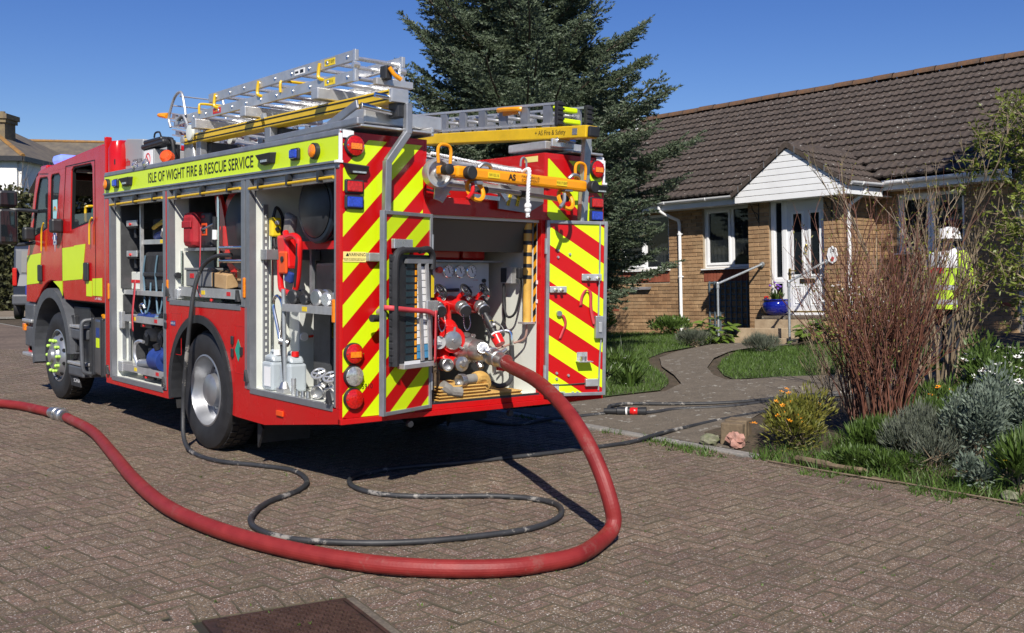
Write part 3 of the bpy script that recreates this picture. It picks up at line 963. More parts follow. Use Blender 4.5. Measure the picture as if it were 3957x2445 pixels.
# ---- wheel arch liner and rubber fender lip
for x0, x1, sg in ((-0.018, 0.10, 1), (2.40, 2.518, -1)):
 mb = MB()
 ro_, ri_ = arc(ac[0], ac[1], ar + 0.012, 191, -11, 26), arc(ac[0], ac[1], ar - 0.055, 191, -11, 26)
 n = len(ro_)
 for i in range(n - 1):
  a, b_, c_, d_ = ro_[i], ro_[i + 1], ri_[i + 1], ri_[i]
  mb.add([(x0, *a), (x0, *b_), (x0, *c_), (x0, *d_), (x1, *a), (x1, *b_), (x1, *c_), (x1, *d_)], [(0, 1, 2, 3), (7, 6, 5, 4), (0, 4, 5, 1), (3, 2, 6, 7)])
 part('wheel_arch', mb, 'black_plastic', smooth=True)
mb = MB()
ri_ = arc(ac[0], ac[1], ar - 0.03, 200, -20, 20)
for i in range(len(ri_) - 1):
 a, b_ = ri_[i], ri_[i + 1]
 mb.add([(0.03, *a), (0.03, *b_), (2.47, *b_), (2.47, *a)], [(0, 1, 2, 3)])
mb.box(0.60, 0.62, 1.65, 2.95, 0.4, 1.1)
part('arch_liner', mb, 'dark_chassis')
for x0 in (0.10, 1.95):
 mb = MB(); mb.box(x0, x0 + 0.45, 1.40, 1.415, 0.17, 0.52); mb.prism([(1.39, 0.14), (1.30, 0.30), (1.39, 0.36)], 'x', x0 - 0.02, x0 + 0.0)
 part('mud_flap', mb, 'black_rubber')
mb = MB()
for x in (0.80, 1.65): mb.box(x, x + 0.08, 1.0, 7.3, 0.55, 0.80)
mb.cyl((0.3, 2.31, 0.5), (2.2, 2.31, 0.5), 0.11); mb.cyl((0.3, 6.5, 0.5), (2.2, 6.5, 0.5), 0.08)
mb.box(1.0, 1.5, 2.05, 2.55, 0.3, 0.72); mb.box(0.3, 2.2, 0.15, 1.2, 0.5, 0.56); mb.box(0.2, 2.3, 3.0, 4.6, 0.40, 0.43); mb.box(0.7, 1.9, 3.1, 4.6, 0.25, 0.42)
mb.box(0.3, 2.2, 4.7, 7.3, 0.7, 1.15)
part('chassis', mb, 'dark_chassis', join=True)
# ---- rear end: red shell, valley for the ladder, pump bay
mb = MB()
mb.box(0.05, 0.69, 0.0, 0.03, 0.50, 2.485)                    # left rear panel backing
mb.box(1.86, 2.45, 0.0, 0.03, 0.50, 2.485)                    # right
mb.box(0.0, 2.5, -0.02, 0.02, 0.497, 0.535); mb.box(0.69, 1.86, 0.0, 0.03, 0.535, 0.575)   # sill
mb.box(0.69, 1.86, 0.0, 0.03, 1.955, 2.085)                    # lintel
mb.box(0.69, 0.735, 0.0, 0.05, 0.575, 1.955); mb.box(1.815, 1.86, 0.0, 0.05, 0.575, 1.955)
mb.box(0.69, 0.71, 0.0, 4.64, 2.085, 2.485); mb.box(1.84, 1.86, 0.0, 4.64, 2.085, 2.485)   # valley walls
part('rear_shell', mb, 'red_paint', bevel=0.003)
mb = MB(); mb.box(0.71, 1.84, 0.03, 4.64, 2.07, 2.085); part('ladder_well', mb, 'alu_dull')
mb = MB(); mb.box(0.05, 0.69, 0.03, 4.64, 2.47, 2.485); mb.box(1.86, 2.45, 0.03, 4.64, 2.47, 2.485); part('roof_deck', mb, 'alu_dull')
stripe_mat('chevron_l', -1, 0, 0.97, 0.507, 0.298)
stripe_mat('chevron_r', 0.72, 0, 0.97, 0.0, 0.298)
mb = MB(); mb.prism([(0.022, 0.54), (0.675, 0.54), (0.675, 2.44), (0.12, 2.44), (0.12, 2.40), (0.022, 2.40)], 'y', -0.0035, 0.002)
part('chevron_panel', mb, 'chevron_l', label='yellow and red diagonal chevrons left of the pump bay')
mb = MB(); mb.prism([(1.875, 0.56), (2.47, 0.56), (2.47, 2.39), (2.40, 2.39), (2.40, 2.44), (1.875, 2.44)], 'y', -0.0035, 0.002)
part('chevron_panel', mb, 'chevron_r', label='yellow and red diagonal chevrons right of the pump bay')
mb = MB()
mb.box(0.735, 1.815, 0.93, 0.95, 0.575, 1.955); mb.box(0.715, 0.735, 0.05, 0.95, 0.575, 1.955); mb.box(1.815, 1.835, 0.05, 0.95, 0.575, 1.955)
mb.box(0.735, 1.815, 0.03, 0.95, 1.935, 1.955); mb.box(0.735, 1.815, 0.03, 0.95, 0.56, 0.58)
part('pump_bay_lining', mb, 'white_panel')
mb = MB(); mb.box(0.735, 1.815, 0.004, 0.03, 0.575, 0.59); part('sill_seal', mb, 'black_rubber')
# ---- lamps on the rear
def round_lamp(x, z, r, m, nm, y=0.0):
 b_ = MB(); b_.lathe([(0, r), (0.018, r), (0.028, r * 0.93), (0.028, r * 0.8)], (x, y - 0.003, z), (0, -1, 0), 28)
 o = part('lamp', b_, 'black_plastic', smooth=True, label=nm)
 b_ = MB(); b_.lathe([(0.02, r * 0.93), (0.034, r * 0.88), (0.042, r * 0.6), (0.044, 0.001)], (x, y - 0.003, z), (0, -1, 0), 28)
 if m == 'split':
  part('lens', b_, 'red_lens', o, smooth=True)
  c_ = MB(); c_.obox((x, y - 0.048, z - 0.005), (r * 0.55, 0, 0), (0, 0.002, 0), (0, 0, r * 0.26)); part('indicator', c_, 'amber', o)
 else:
  part('lens', b_, m, o, smooth=True)
 c_ = MB()
 for s in (-1, 1): c_.cyl((x + s * r * 0.82, y - 0.03, z), (x + s * r * 0.82, y - 0.042, z), 0.005, seg=8)
 part('screw', c_, 'chrome', o)
def square_lamp(x, z, m, y=0.0):
 b_ = MB(); b_.box(x - 0.075, x + 0.075, y - 0.026, y - 0.003, z - 0.048, z + 0.048)
 o = part('strobe', b_, 'black_plastic', bevel=0.018)
 b_ = MB(); b_.box(x - 0.06, x + 0.06, y - 0.038, y - 0.02, z - 0.036, z + 0.036)
 part('lens', b_, m, o, bevel=0.012)
for X0 in (0.10, 2.40):
 round_lamp(X0, 2.39, 0.075, 'split', 'upper round red lamp')
 round_lamp(X0, 0.98, 0.075, 'split', 'round red and amber rear lamp')
 round_lamp(X0, 0.825, 0.075, 'clear_lens', 'round clear reversing lamp')
 round_lamp(X0, 0.67, 0.075, 'red_lens', 'lowest round red rear lamp')
 square_lamp(X0, 2.115, 'red_lens'); square_lamp(X0, 2.01, 'blue_lens')
 b_ = MB(); b_.add([(X0 - .09, -.004, 2.275), (X0 + .12, -.004, 2.265), (X0 + .10, -.004, 2.20), (X0 - .05, -.004, 2.195),
     (X0 - .07, -.06, 2.262), (X0 + .10, -.055, 2.255), (X0 + .085, -.04, 2.205), (X0 - .04, -.04, 2.20)],
     [(0, 1, 2, 3), (7, 6, 5, 4), (0, 4, 5, 1), (1, 5, 6, 2), (2, 6, 7, 3), (3, 7, 4, 0)])
 o = part('scene_light', b_, 'black_plastic', bevel=0.006)
 b_ = MB(); b_.box(X0 - .03, X0 + .075, -.052, -.045, 2.206, 2.218); part('lens', b_, 'clear_lens', o)
text('fleet_number', '5910', 0.050, (0.215, -0.006, 0.747), (1, 0, 0), (0, 0, 1), 'black_print', truck, sx=0.9)
mb = MB(); mb.box(0.022, 0.20, -0.007, -0.0045, 1.605, 1.675); wl = part('warning_label', mb, 'yellow_label')
wl.data.materials[0] = mat('pale_yellow', (0.80, 0.68, 0.22), 0.5)
text('lettering', 'WARNING', 0.030, (0.125, -0.0085, 1.655), (1, 0, 0), (0, 0, 1), 'black_print', wl)
text('lettering', 'BEWARE OF OVERHEAD OBSTRUCTIONS\nPRIOR TO OPERATING BEAM GANTRY', 0.0095, (0.111, -0.0085, 1.622), (1, 0, 0), (0, 0, 1), 'black_print', wl)
tri_ = MB(); tri_.add([(0.04, -.0085, 1.645), (0.066, -.0085, 1.645), (0.053, -.0085, 1.668)], [(0, 1, 2)]); part('warning_triangle', tri_, 'black_print', wl)
for yy, side_x in ((4.52, 0), (0.32, 0)):
 b_ = MB(); b_.lathe([(0, 0.058), (0.028, 0.056), (0.034, 0.046)], (-0.002, yy, 2.372), (-1, 0, 0), 24); o = part('side_lamp', b_, 'black_plastic', smooth=True)
 b_ = MB(); b_.lathe([(0.02, 0.05), (0.042, 0.044), (0.05, 0.024), (0.051, 0.001)], (-0.002, yy, 2.372), (-1, 0, 0), 24); part('lens', b_, 'amber', o, smooth=True)
for yy in (4.27, 0.60):
 b_ = MB(); b_.box(-0.03, 0, yy - .062, yy + .062, 2.328, 2.416); o = part('side_strobe', b_, 'black_plastic', bevel=0.016)
 b_ = MB(); b_.box(-0.045, -0.02, yy - .05, yy + .05, 2.339, 2.405); part('lens', b_, 'blue_lens', o, bevel=0.012)
for yy in (3.98, 1.05):
 b_ = MB(); b_.add([(0, yy + .15, 2.41), (0, yy - .14, 2.415), (0, yy - .12, 2.33), (0, yy + .06, 2.325), (-.055, yy + .11, 2.405), (-.05, yy - .12, 2.41), (-.035, yy - .10, 2.335), (-.035, yy + .05, 2.33)],
     [(0, 1, 2, 3), (7, 6, 5, 4), (0, 4, 5, 1), (1, 5, 6, 2), (2, 6, 7, 3), (3, 7, 4, 0)])
 o = part('scene_light', b_, 'black_plastic', bevel=0.006)
 b_ = MB(); b_.box(-.05, -.043, yy - .07, yy + .03, 2.345, 2.362); part('lens', b_, 'clear_lens', o)
# ---- wheels
mat('rim_silver', (.36, .37, .39), .36, .7, var=.1, vscale=6)
def wheel(x, y, r, front, sg, nm):
 """sg=-1: outer face looks to -x"""
 w = 0.30
 o_ = (x, y, r)
 ax = (sg, 0, 0)
 t = MB()
 t.lathe([(-w, r * 0.62), (-w, r * 0.9), (-w + 0.02, r * 0.97), (-w + 0.05, r), (-0.05, r), (-0.02, r * 0.975), (0.0, r * 0.90), (0.006, r * 0.78), (-0.004, r * 0.66), (-0.012, r * 0.615), (-0.05, r * 0.60)], o_, ax, 44, False)
 wo_ = part('wheel', t, 'black_rubber', smooth=True, label=nm)
 tr = MB()
 for k in range(44):
  a = 2 * math.pi * k / 44
  for off, lx in ((-w * .27, .028), (-w * .5, .03), (-w * .73, .028)):
   aa = a + (0.07 if off == -w * .5 else 0)
   c_ = Vector((x + sg * off, y + math.cos(aa) * (r + .002), r + math.sin(aa) * (r + .002)))
   tr.obox(c_, (lx, 0, 0), Vector((0, -math.sin(aa), math.cos(aa))) * 0.027, Vector((0, math.cos(aa), math.sin(aa))) * 0.005)
 part('tread', tr, 'black_rubber', wo_, stuff=True)
 rm = MB()
 if front:
  rm.lathe([(-0.05, r * .60), (-0.012, r * .605), (-0.008, r * .58), (-0.03, r * .56), (-0.06, r * .54), (-0.03, r * .50), (0.01, r * .44), (0.022, r * .40), (0.022, r * .32), (0.05, r * .30), (0.055, r * .16), (0.085, r * .145), (0.09, 0.001)], o_, ax, 40, False)
 else:
  rm.lathe([(-0.05, r * .60), (-0.010, r * .612), (-0.006, r * .585), (-0.03, r * .565), (-0.10, r * .545), (-0.15, r * .50), (-0.16, r * .36), (-0.155, r * .30), (-0.05, r * .27), (-0.03, r * .20), (-0.03, 0.001)], o_, ax, 40, False)
 rim = part('rim', rm, 'rim_silver', wo_, smooth=True)
 nuts = MB(); hl = MB()
 for k in range(10):
  a = 2 * math.pi * k / 10
  rr = r * (.36 if front else .33)
  h0 = 0.02 if front else -0.155
  c_ = Vector((x + sg * h0, y + math.cos(a) * rr, r + math.sin(a) * rr))
  d_ = Vector((sg, 0, 0))
  nuts.cyl(c_, c_ + d_ * 0.034, 0.018, 0.016, 8)
  if front:
   nuts.sphere(c_ + d_ * 0.036, 0.020, 8, 6)
  a2 = a + math.pi / 10
  rr2 = r * (.475 if front else .43)
  h2 = -0.018 if front else -0.158
  c2 = Vector((x + sg * h2, y + math.cos(a2) * rr2, r + math.sin(a2) * rr2))
  tdir = Vector((sg * 0.03, math.cos(a2) * 0.02, math.sin(a2) * 0.02)) if front else Vector((sg * .01, 0, 0))
  hl.cyl(c2 - tdir * 0.5, c2 + tdir * 0.5, 0.021, seg=10)
 part('wheel_nuts', nuts, 'green_nut' if front else 'steel_galv', wo_, smooth=True, stuff=True)
 part('vent_holes', hl, 'gasket', wo_, stuff=True)
 return wo_
wheel(0.04, 2.31, 0.505, False, -1, 'left rear wheel with deep silver rim')
wheel(2.46, 2.31, 0.505, False, 1, 'right rear wheel')
wheel(0.06, 6.50, 0.505, True, -1, 'left front wheel with green nut markers')
wheel(2.44, 6.50, 0.505, True, 1, 'right front wheel')
mb = MB(); mb.lathe([(-.3, .3), (-.3, .49), (-.02, .5), (0, .46), (0, .3)], (.42, 2.31, .505), (-1, 0, 0), 32); part('inner_tyre', mb, 'black_rubber', smooth=True)
# ---- cab
cab_out = [(4.70, 1.17), (4.70, 2.78), (4.80, 2.805), (5.9, 2.745), (7.0, 2.68), (7.13, 2.645), (7.30, 2.30), (7.50, 1.80), (7.60, 1.62), (7.62, 1.10), (7.25, 1.10)] + \
  arc(6.55, 0.58, 0.80, 48, 118, 10) + [(6.10, 1.17)]
holes = [[(5.10, 2.03), (5.86, 1.95), (5.80, 2.60), (5.74, 2.635), (5.16, 2.635), (5.11, 2.59)],
  [(6.38, 2.06), (6.62, 2.01), (6.56, 2.56), (6.52, 2.60), (6.26, 2.60), (6.21, 2.56)],
  [(6.72, 1.99), (7.36, 1.88), (7.14, 2.40), (7.03, 2.56), (6.99, 2.59), (6.70, 2.585), (6.67, 2.55)]]
for x0, x1 in ((0.03, 0.075), (2.425, 2.47)):
 mb = MB(); panel_holes(mb, cab_out, holes, 'x', x0, x1)
 cs = part('cab_side', mb, 'red_paint', bevel=0.012)
 if x0 < 1:
  for hi, hp_ in enumerate(holes):
   g = MB()
   if hi == 0:
    cx_ = sum(p[0] for p in hp_) / len(hp_); cz_ = sum(p[1] for p in hp_) / len(hp_)
    inner = [(cx_ + (p[0] - cx_) * .93, cz_ + (p[1] - cz_) * .95) for p in hp_]
    panel_holes(g, hp_, [inner], 'x', 0.04, 0.07)
    part('window_seal', g, 'gasket', cs)
    g = MB(); g.prism([(5.12, 2.03), (5.86, 1.955), (5.845, 2.12), (5.12, 2.12)], 'x', 0.052, 0.057); part('window', g, 'glass_cab', cs)
   else:
    g.prism(hp_, 'x', 0.046, 0.052); part('window', g, 'glass_cab', cs)
    cx_ = sum(p[0] for p in hp_) / len(hp_); cz_ = sum(p[1] for p in hp_) / len(hp_)
    inner = [(cx_ + (p[0] - cx_) * .93, cz_ + (p[1] - cz_) * .96) for p in hp_]
    g = MB(); panel_holes(g, hp_, [inner], 'x', 0.034, 0.046); part('window_seal', g, 'gasket', cs)
 else:
  for hp_ in holes:
   g = MB(); g.prism(hp_, 'x', 2.44, 2.445); part('window', g, 'glass_cab', cs)
 if x0 < 1:
  cab_left = cs
mb = MB()
top = [(4.70, 2.78), (4.80, 2.805), (5.9, 2.745), (7.0, 2.68), (7.13, 2.645)]
for i in range(len(top) - 1):
 a, b_ = top[i], top[i + 1]
 c1_ = 0.06
 mb.add([(0.055, a[0], a[1]), (0.055, b_[0], b_[1]), (0.22, b_[0], b_[1] + c1_), (0.22, a[0], a[1] + c1_), (2.28, b_[0], b_[1] + c1_), (2.28, a[0], a[1] + c1_), (2.445, b_[0], b_[1]), (2.445, a[0], a[1])],
  [(0, 3, 2, 1), (3, 5, 4, 2), (5, 7, 6, 4)])
mb.box(0.06, 2.44, 4.70, 4.73, 1.17, 2.80)
mb.add([(0.055, 4.70, 2.78), (0.22, 4.70, 2.84), (2.28, 4.70, 2.84), (2.445, 4.70, 2.78)], [(0, 1, 2, 3)])
part('cab_roof', mb, 'red_paint', smooth=True)
mb = MB(); mb.box(0.10, 2.40, 4.76, 7.2, 1.15, 1.22); mb.box(0.3, 2.2, 7.0, 7.45, 1.22, 1.75); part('cab_floor', mb, 'dark_chassis')
mb = MB()
for x in (0.25, 0.95, 1.6):
 mb.box(x, x + 0.55, 4.85, 5.0, 1.6, 2.35); mb.box(x, x + 0.55, 5.0, 5.4, 1.5, 1.62)
mb.box(0.35, 0.9, 6.2, 6.35, 1.6, 2.3); mb.box(1.6, 2.15, 6.2, 6.35, 1.6, 2.3)
part('cab_seat', mb, 'black_plastic', bevel=0.03)
mb = MB(); mb.box(0.14, 0.40, 5.32, 5.52, 2.03, 2.19); part('seat_headrest', mb, mat('teal_cloth', (0.01, 0.13, 0.11), .6), bevel=0.03)
mb = MB(); mb.tube(spline([(0.12, 5.62, 2.03), (0.12, 5.62, 2.17), (0.14, 5.60, 2.205), (0.30, 5.60, 2.21)], 5), 0.015, 8); part('grab_rail', mb, 'yellow_beam', smooth=True)
mb = MB(); mb.box(0.14, 0.40, 5.20, 5.50, 1.92, 2.02); part('seat_top', mb, 'grey_plastic', bevel=0.02)
mb = MB(); mb.add([(0.09, 7.14, 2.60), (0.10, 7.47, 1.80), (2.40, 7.47, 1.80), (2.41, 7.14, 2.60), (0.09, 7.135, 2.60), (0.10, 7.465, 1.80), (2.40, 7.465, 1.80), (2.41, 7.135, 2.60)], [(0, 1, 2, 3), (7, 6, 5, 4)])
part('windscreen', mb, 'glass_cab')
mb = MB(); mb.box(0.07, 2.43, 7.46, 7.62, 1.10, 1.78); mb.box(0.09, 2.41, 7.02, 7.13, 2.60, 2.69); part('cab_front', mb, 'red_paint', bevel=0.03)
mb = MB(); mb.box(0.06, 0.20, 7.58, 7.68, 1.10, 1.70); part('corner_deflector', mb, 'black_plastic', bevel=0.02)
mb = MB(); mb.add([(0.02, 7.05, 2.66), (2.48, 7.05, 2.66), (2.44, 7.62, 2.47), (0.06, 7.62, 2.47), (0.02, 7.06, 2.63), (2.48, 7.06, 2.63), (2.44, 7.62, 2.44), (0.06, 7.62, 2.44)],
    [(0, 1, 2, 3), (7, 6, 5, 4), (0, 4, 5, 1), (1, 5, 6, 2), (2, 6, 7, 3), (3, 7, 4, 0)])
part('sun_visor', mb, mat('visor', (0.02, 0.035, 0.07), 0.15, coat=.5), bevel=0.012)
mb = MB(); mb.box(0.12, 0.22, 7.05, 7.30, 2.66, 2.76); part('cab_lamp', mb, 'red_lens', bevel=0.02)
for poly in ([(7.585, 1.31), (7.05, 1.34), (6.97, 1.70), (7.545, 1.67)], [(6.15, 1.38), (5.46, 1.41), (5.35, 1.79), (5.72, 1.775), (5.74, 1.765), (6.15, 1.75)],
   [(6.50, 1.37), (6.15, 1.38), (6.15, 1.21), (6.28, 1.30)], [(5.33, 1.23), (5.33, 1.39), (5.15, 1.395), (5.15, 1.23)], [(5.13, 1.24), (5.13, 1.42), (4.83, 1.43), (4.83, 1.24)]):
 mb = MB(); mb.prism(poly, 'x', 0.0265, 0.029); part('hivis_patch', mb, 'hivis', cab_left)
mb = MB()
for p0, p1 in (((6.16, 1.18), (6.16, 1.95)), ((6.16, 1.95), (6.28, 2.2)), ((5.03, 1.2), (5.03, 2.66)), ((5.03, 2.66), (6.0, 2.66)), ((6.0, 2.66), (6.12, 2.0)), ((6.66, 2.62), (7.0, 2.64)), ((6.16, 1.40), (6.16, 1.18))):
 mb.bar((0.0285, *p0), (0.0285, *p1), 0.008, 0.004, (1, 0, 0))
part('door_seam', mb, 'gasket', cab_left)
for pts in ([(6.78, 2.05), (6.86, 1.95), (6.88, 1.72)], [(5.06, 2.06), (5.14, 1.99), (5.15, 1.78)]):
 mb = MB(); mb.tube(spline([(0.005, p[0], p[1]) for p in pts], 5), 0.010, 7); part('grab_handle', mb, 'yellow_beam', cab_left, smooth=True)
for yy, zz in ((6.98, 1.46), (5.29, 1.49)):
 mb = MB(); mb.box(0.0, 0.028, yy - .07, yy + .07, zz - .10, zz + .10); part('door_handle', mb, 'black_plastic', cab_left, bevel=0.02)
for yy, zz in ((6.16, 2.02), (7.25, 1.95)):
 mb = MB(); mb.box(-0.10, 0.03, yy - .06, yy + .06, zz - .10, zz + .06); part('kerb_mirror', mb, 'black_plastic', cab_left, bevel=0.025)
mb = MB()
star = []
for k in range(16):
 a = 2 * math.pi * k / 16 + math.pi / 2
 rr = 0.115 if k % 2 == 0 else 0.075
 if k == 8: rr = 0.16
 if k == 0: rr = 0.13
 star.append((6.42 + math.cos(a) * rr * 0.8, 1.87 + math.sin(a) * rr))
mb.prism(star, 'x', 0.0255, 0.0285); cr_ = part('crest', mb, mat('crest_silver', (0.55, 0.60, 0.68), .35, .3), cab_left)
mb = MB(); mb.prism(arc(6.42, 1.87, 0.06, 0, 360, 16)[:-1], 'x', 0.0235, 0.0255); part('crest_badge', mb, 'blue_plastic', cab_left)
mb = MB(); mb.box(0.0215, 0.0235, 6.40, 6.44, 1.84, 1.905); mb.box(0.0215, 0.0235, 6.385, 6.455, 1.83, 1.845); part('crest_castle', mb, 'white_print', cab_left)
text('weight_plate', 'UVW 10480KG', 0.04, (0.0265, 4.95, 1.21), (0, -1, 0), (0, 0, 1), 'white_print', cab_left, sx=.8)
mb = MB(); mb.box(0.040, 0.043, 6.37, 6.53, 2.07, 2.31); dr = part('window_drawing', mb, mat('drawing_blue', (0.35, 0.62, 0.66), .7), cab_left)
for k, c_ in enumerate(('bright_red', 'yellow_label', 'teal_sticker')):
 g = MB(); ri_ = 0.055 - 0.013 * k
 a1_ = arc(6.45, 2.18, ri_, 0, 180, 10); a2_ = arc(6.45, 2.18, ri_ - .011, 180, 0, 10)
 g.prism(a1_ + a2_, 'x', 0.037, 0.0395); part('rainbow_band', g, c_, cab_left)
mb = MB()
ro_, ri_ = arc(6.55, 0.55, 0.74, -15, 178, 24), arc(6.55, 0.55, 0.63, -15, 178, 24)
for i in range(24):
 a, b_, c_, d_ = ro_[i], ro_[i + 1], ri_[i + 1], ri_[i]
 for xa, xb in ((0.0, 0.45), (2.05, 2.5)):
  mb.add([(xa, *a), (xa, *b_), (xa, *c_), (xa, *d_), (xb, *a), (xb, *b_), (xb, *c_), (xb, *d_)], [(0, 1, 2, 3), (7, 6, 5, 4), (0, 4, 5, 1), (3, 2, 6, 7)])
part('front_fender', mb, 'grey_plastic', smooth=True)
mb = MB(); mb.prism([(6.04, 0.36), (5.80, 0.60), (5.86, 1.0), (6.02, 1.0), (6.0, .7)], 'x', 0.06, 0.12); mb.box(0.1, 0.5, 5.45, 6.0, 0.36, 1.1); part('step_well', mb, 'black_plastic', bevel=0.01)
for z in (0.90, 0.49):
 mb = MB(); mb.box(0.02, 0.30, 5.47, 5.99, z - 0.035, z); part('cab_step', mb, 'alu', bevel=0.008)
 mb = MB(); mb.box(0.025, 0.30, 5.47, 5.97, z - 0.16, z - 0.04); part('step_trim', mb, 'grey_plastic', bevel=0.02)
mb = MB(); mb.tube(spline([(0.10, 5.40, 0.97), (0.02, 5.42, 0.95), (0.0, 5.42, 0.85), (0.0, 5.40, 0.6), (0.01, 5.38, 0.42), (0.1, 5.38, 0.38)], 5), 0.022, 8); part('step_rail', mb, 'grey_plastic', smooth=True)
mb = MB(); mb.prism([(5.66, .21), (5.98, .21), (6.05, .44), (5.84, .47)], 'x', 0.06, 0.075); fl = part('front_mud_flap', mb, 'black_rubber')
text('lettering', 'SCANIA', 0.06, (0.0585, 5.78, 0.275), (0, -1, 0), (0, 0, 1), 'white_print', fl)
tank_p = [(5.32, .46), (5.26, .40), (4.80, .38), (4.74, .44), (4.72, .92), (4.80, .985), (5.24, 1.0), (5.32, .94)]
mb = MB(); mb.prism(tank_p, 'x', 0.06, 0.65); tk = part('fuel_tank', mb, mat('tank_metal', (0.22, 0.22, 0.23), .32, .8, var=.15), bevel=0.03)
for yy in (5.22, 4.93):
 mb = MB(); mb.box(0.045, 0.66, yy - .03, yy + .03, 0.385, 1.005); part('tank_strap', mb, 'black_plastic', tk, bevel=0.012)
mb = MB(); mb.box(0.055, 0.0595, 5.03, 5.12, 0.80, 0.90); part('tank_label', mb, 'blue_plastic', tk)
mb = MB(); mb.box(0.055, 0.0595, 5.03, 5.12, 0.69, 0.79); part('tank_label', mb, 'hivis', tk)
mb = MB(); mb.cyl((0.16, 5.06, 1.0), (0.14, 5.06, 1.05), 0.05, seg=14); part('filler_cap', mb, 'orange_beam', tk, smooth=True)
mb = MB(); mb.box(0.02, 2.48, 7.28, 7.66, 0.86, 1.08); mb.box(0.02, 2.48, 7.3, 7.66, 0.55, 0.80); mb.box(0.05, 2.45, 7.3, 7.6, 0.48, 1.1); part('bumper', mb, 'grey_plastic', bevel=0.02)
for z in (0.89, 0.475):
 mb = MB(); mb.box(-0.01, 0.20, 7.27, 7.68, z - 0.04, z); part('bumper_step', mb, 'alu', bevel=0.008)
mb = MB(); mb.box(0.0, 0.05, 7.60, 7.70, 0.74, 0.83); part('corner_indicator', mb, 'amber', bevel=0.008)
mb = MB(); mb.box(0.05, 2.45, 7.42, 7.64, 0.47, 0.66); part('bumper_valance', mb, 'red_paint', bevel=0.01)
mb = MB(); mb.box(0.03, 0.055, 7.60, 7.68, 1.18, 1.30); part('corner_strobe', mb, 'blue_lens', bevel=0.006)
mb = MB(); mb.tube(spline([(0.05, 7.12, 2.20), (-0.10, 7.35, 2.22), (-0.22, 7.42, 2.22)], 5), 0.022, 8); mb.tube(spline([(0.05, 7.2, 1.83), (-0.12, 7.4, 1.80), (-0.22, 7.42, 1.84)], 5), 0.022, 8)
mi = part('mirror_arm', mb, 'black_plastic', smooth=True)
mb = MB(); mb.box(-0.34, -0.12, 7.36, 7.47, 2.25, 2.45); part('mirror', mb, 'black_plastic', mi, bevel=0.035)
mb = MB(); mb.box(-0.34, -0.12, 7.36, 7.47, 1.80, 2.23); part('mirror', mb, 'black_plastic', mi, bevel=0.035)
mb = MB(); mb.box(-0.315, -0.145, 7.354, 7.36, 1.835, 2.20); mb.box(-0.315, -0.145, 7.354, 7.36, 2.28, 2.42); part('mirror_glass', mb, 'glass_dark', mi)
mb = MB(); mb.box(0.25, 2.25, 6.84, 7.12, 2.72, 2.76); lb = part('light_bar', mb, 'grey_plastic')
for x0, x1 in ((0.20, 0.85), (0.9, 1.6), (1.65, 2.30)):
 mb = MB(); mb.box(x0, x1, 6.84, 7.12, 2.76, 2.88); part('dome', mb, mat('dome_blue', (0.12, 0.18, 0.75), .08, emit=(.30, .38, 1.0), estr=.55), lb, bevel=0.045)
mb = MB(); mb.box(0.26, 0.80, 6.87, 6.92, 2.785, 2.84); part('flasher', mb, 'blue_glow', lb)
mb = MB(); mb.box(0.02, 0.09, 4.675, 4.715, 1.2, 2.87); part('grab_post', mb, 'red_paint', bevel=0.01)
mb = MB(); mb.lathe([(-.10, .09), (0, .10), (.22, .10), (.30, .07)], (0.12, 4.58, 2.52), (0, 0, 1), 20); part('water_filler', mb, 'red_paint', smooth=True)
mb = MB(); mb.box(0.05, 0.30, 4.50, 4.66, 2.58, 2.63); part('filler_clamp', mb, 'black_plastic')
# == open rear doors
def door_frame(hinge, free):
 h, f = Vector((*hinge, 0)), Vector((*free, 0))
 d = f - h
 ln = d.length
 e = d / ln
 n = Vector((e.y, -e.x, 0))
 if n.y > 0: n = -n
 return h, e, n, ln
def door(hinge, free, nm, kslope, period, phase, sgn):
 h, e, n, ln = door_frame(hinge, free)
 z0, z1 = 0.56, 1.955
 Z = Vector((0, 0, 1))
 rightdir = -e if sgn > 0 else e
 stripe_mat('door_chevron_' + nm, *(Vector((0, 0, 1)) - rightdir * kslope * (1 if sgn > 0 else -1)), phase, period)
 mb = MB(); mb.obox(h + e * (ln / 2) + Z * ((z0 + z1) / 2), e * (ln / 2 - .004), n * 0.008, Z * ((z1 - z0) / 2 - .004))
 o = part('rear_door', mb, 'door_chevron_' + nm, label='open %s rear door with chevrons inside' % nm)
 mb = MB()
 for s0, s1, za, zb in ((0, 0.028, z0, z1), (ln - .028, ln, z0, z1), (.028, ln - .028, z0, z0 + .026), (.028, ln - .028, z1 - .026, z1)):
  mb.obox(h + e * ((s0 + s1) / 2) + Z * ((za + zb) / 2), e * ((s1 - s0) / 2), n * 0.02, Z * ((zb - za) / 2))
 part('door_edge', mb, 'alu_dull', o, bevel=0.003)
 for zz in (0.75, 1.75):
  mb = MB(); mb.cyl(h + Z * (zz - .06) + n * .01, h + Z * (zz + .06) + n * .01, 0.014, seg=8); part('hinge', mb, 'steel_galv', o, smooth=True)
 return o, (lambda s, z, off: h + e * s + Z * z + n * off), e, n
dl, DLp, dle, dln = door((0.735, -0.02), (0.207, -0.195), 'left', 0.75, 0.265, 0.02, 1)
dr_, DRp, dre, drn = door((1.845, -0.02), (2.33, -0.21), 'right', 0.62, 0.285, 0.0, -1)
def dbox(m_, P, e, n, s0, s1, z0, z1, o0, o1):
 m_.obox(P((s0 + s1) / 2, (z0 + z1) / 2, (o0 + o1) / 2), e * ((s1 - s0) / 2), n * ((o1 - o0) / 2), Vector((0, 0, (z1 - z0) / 2)))
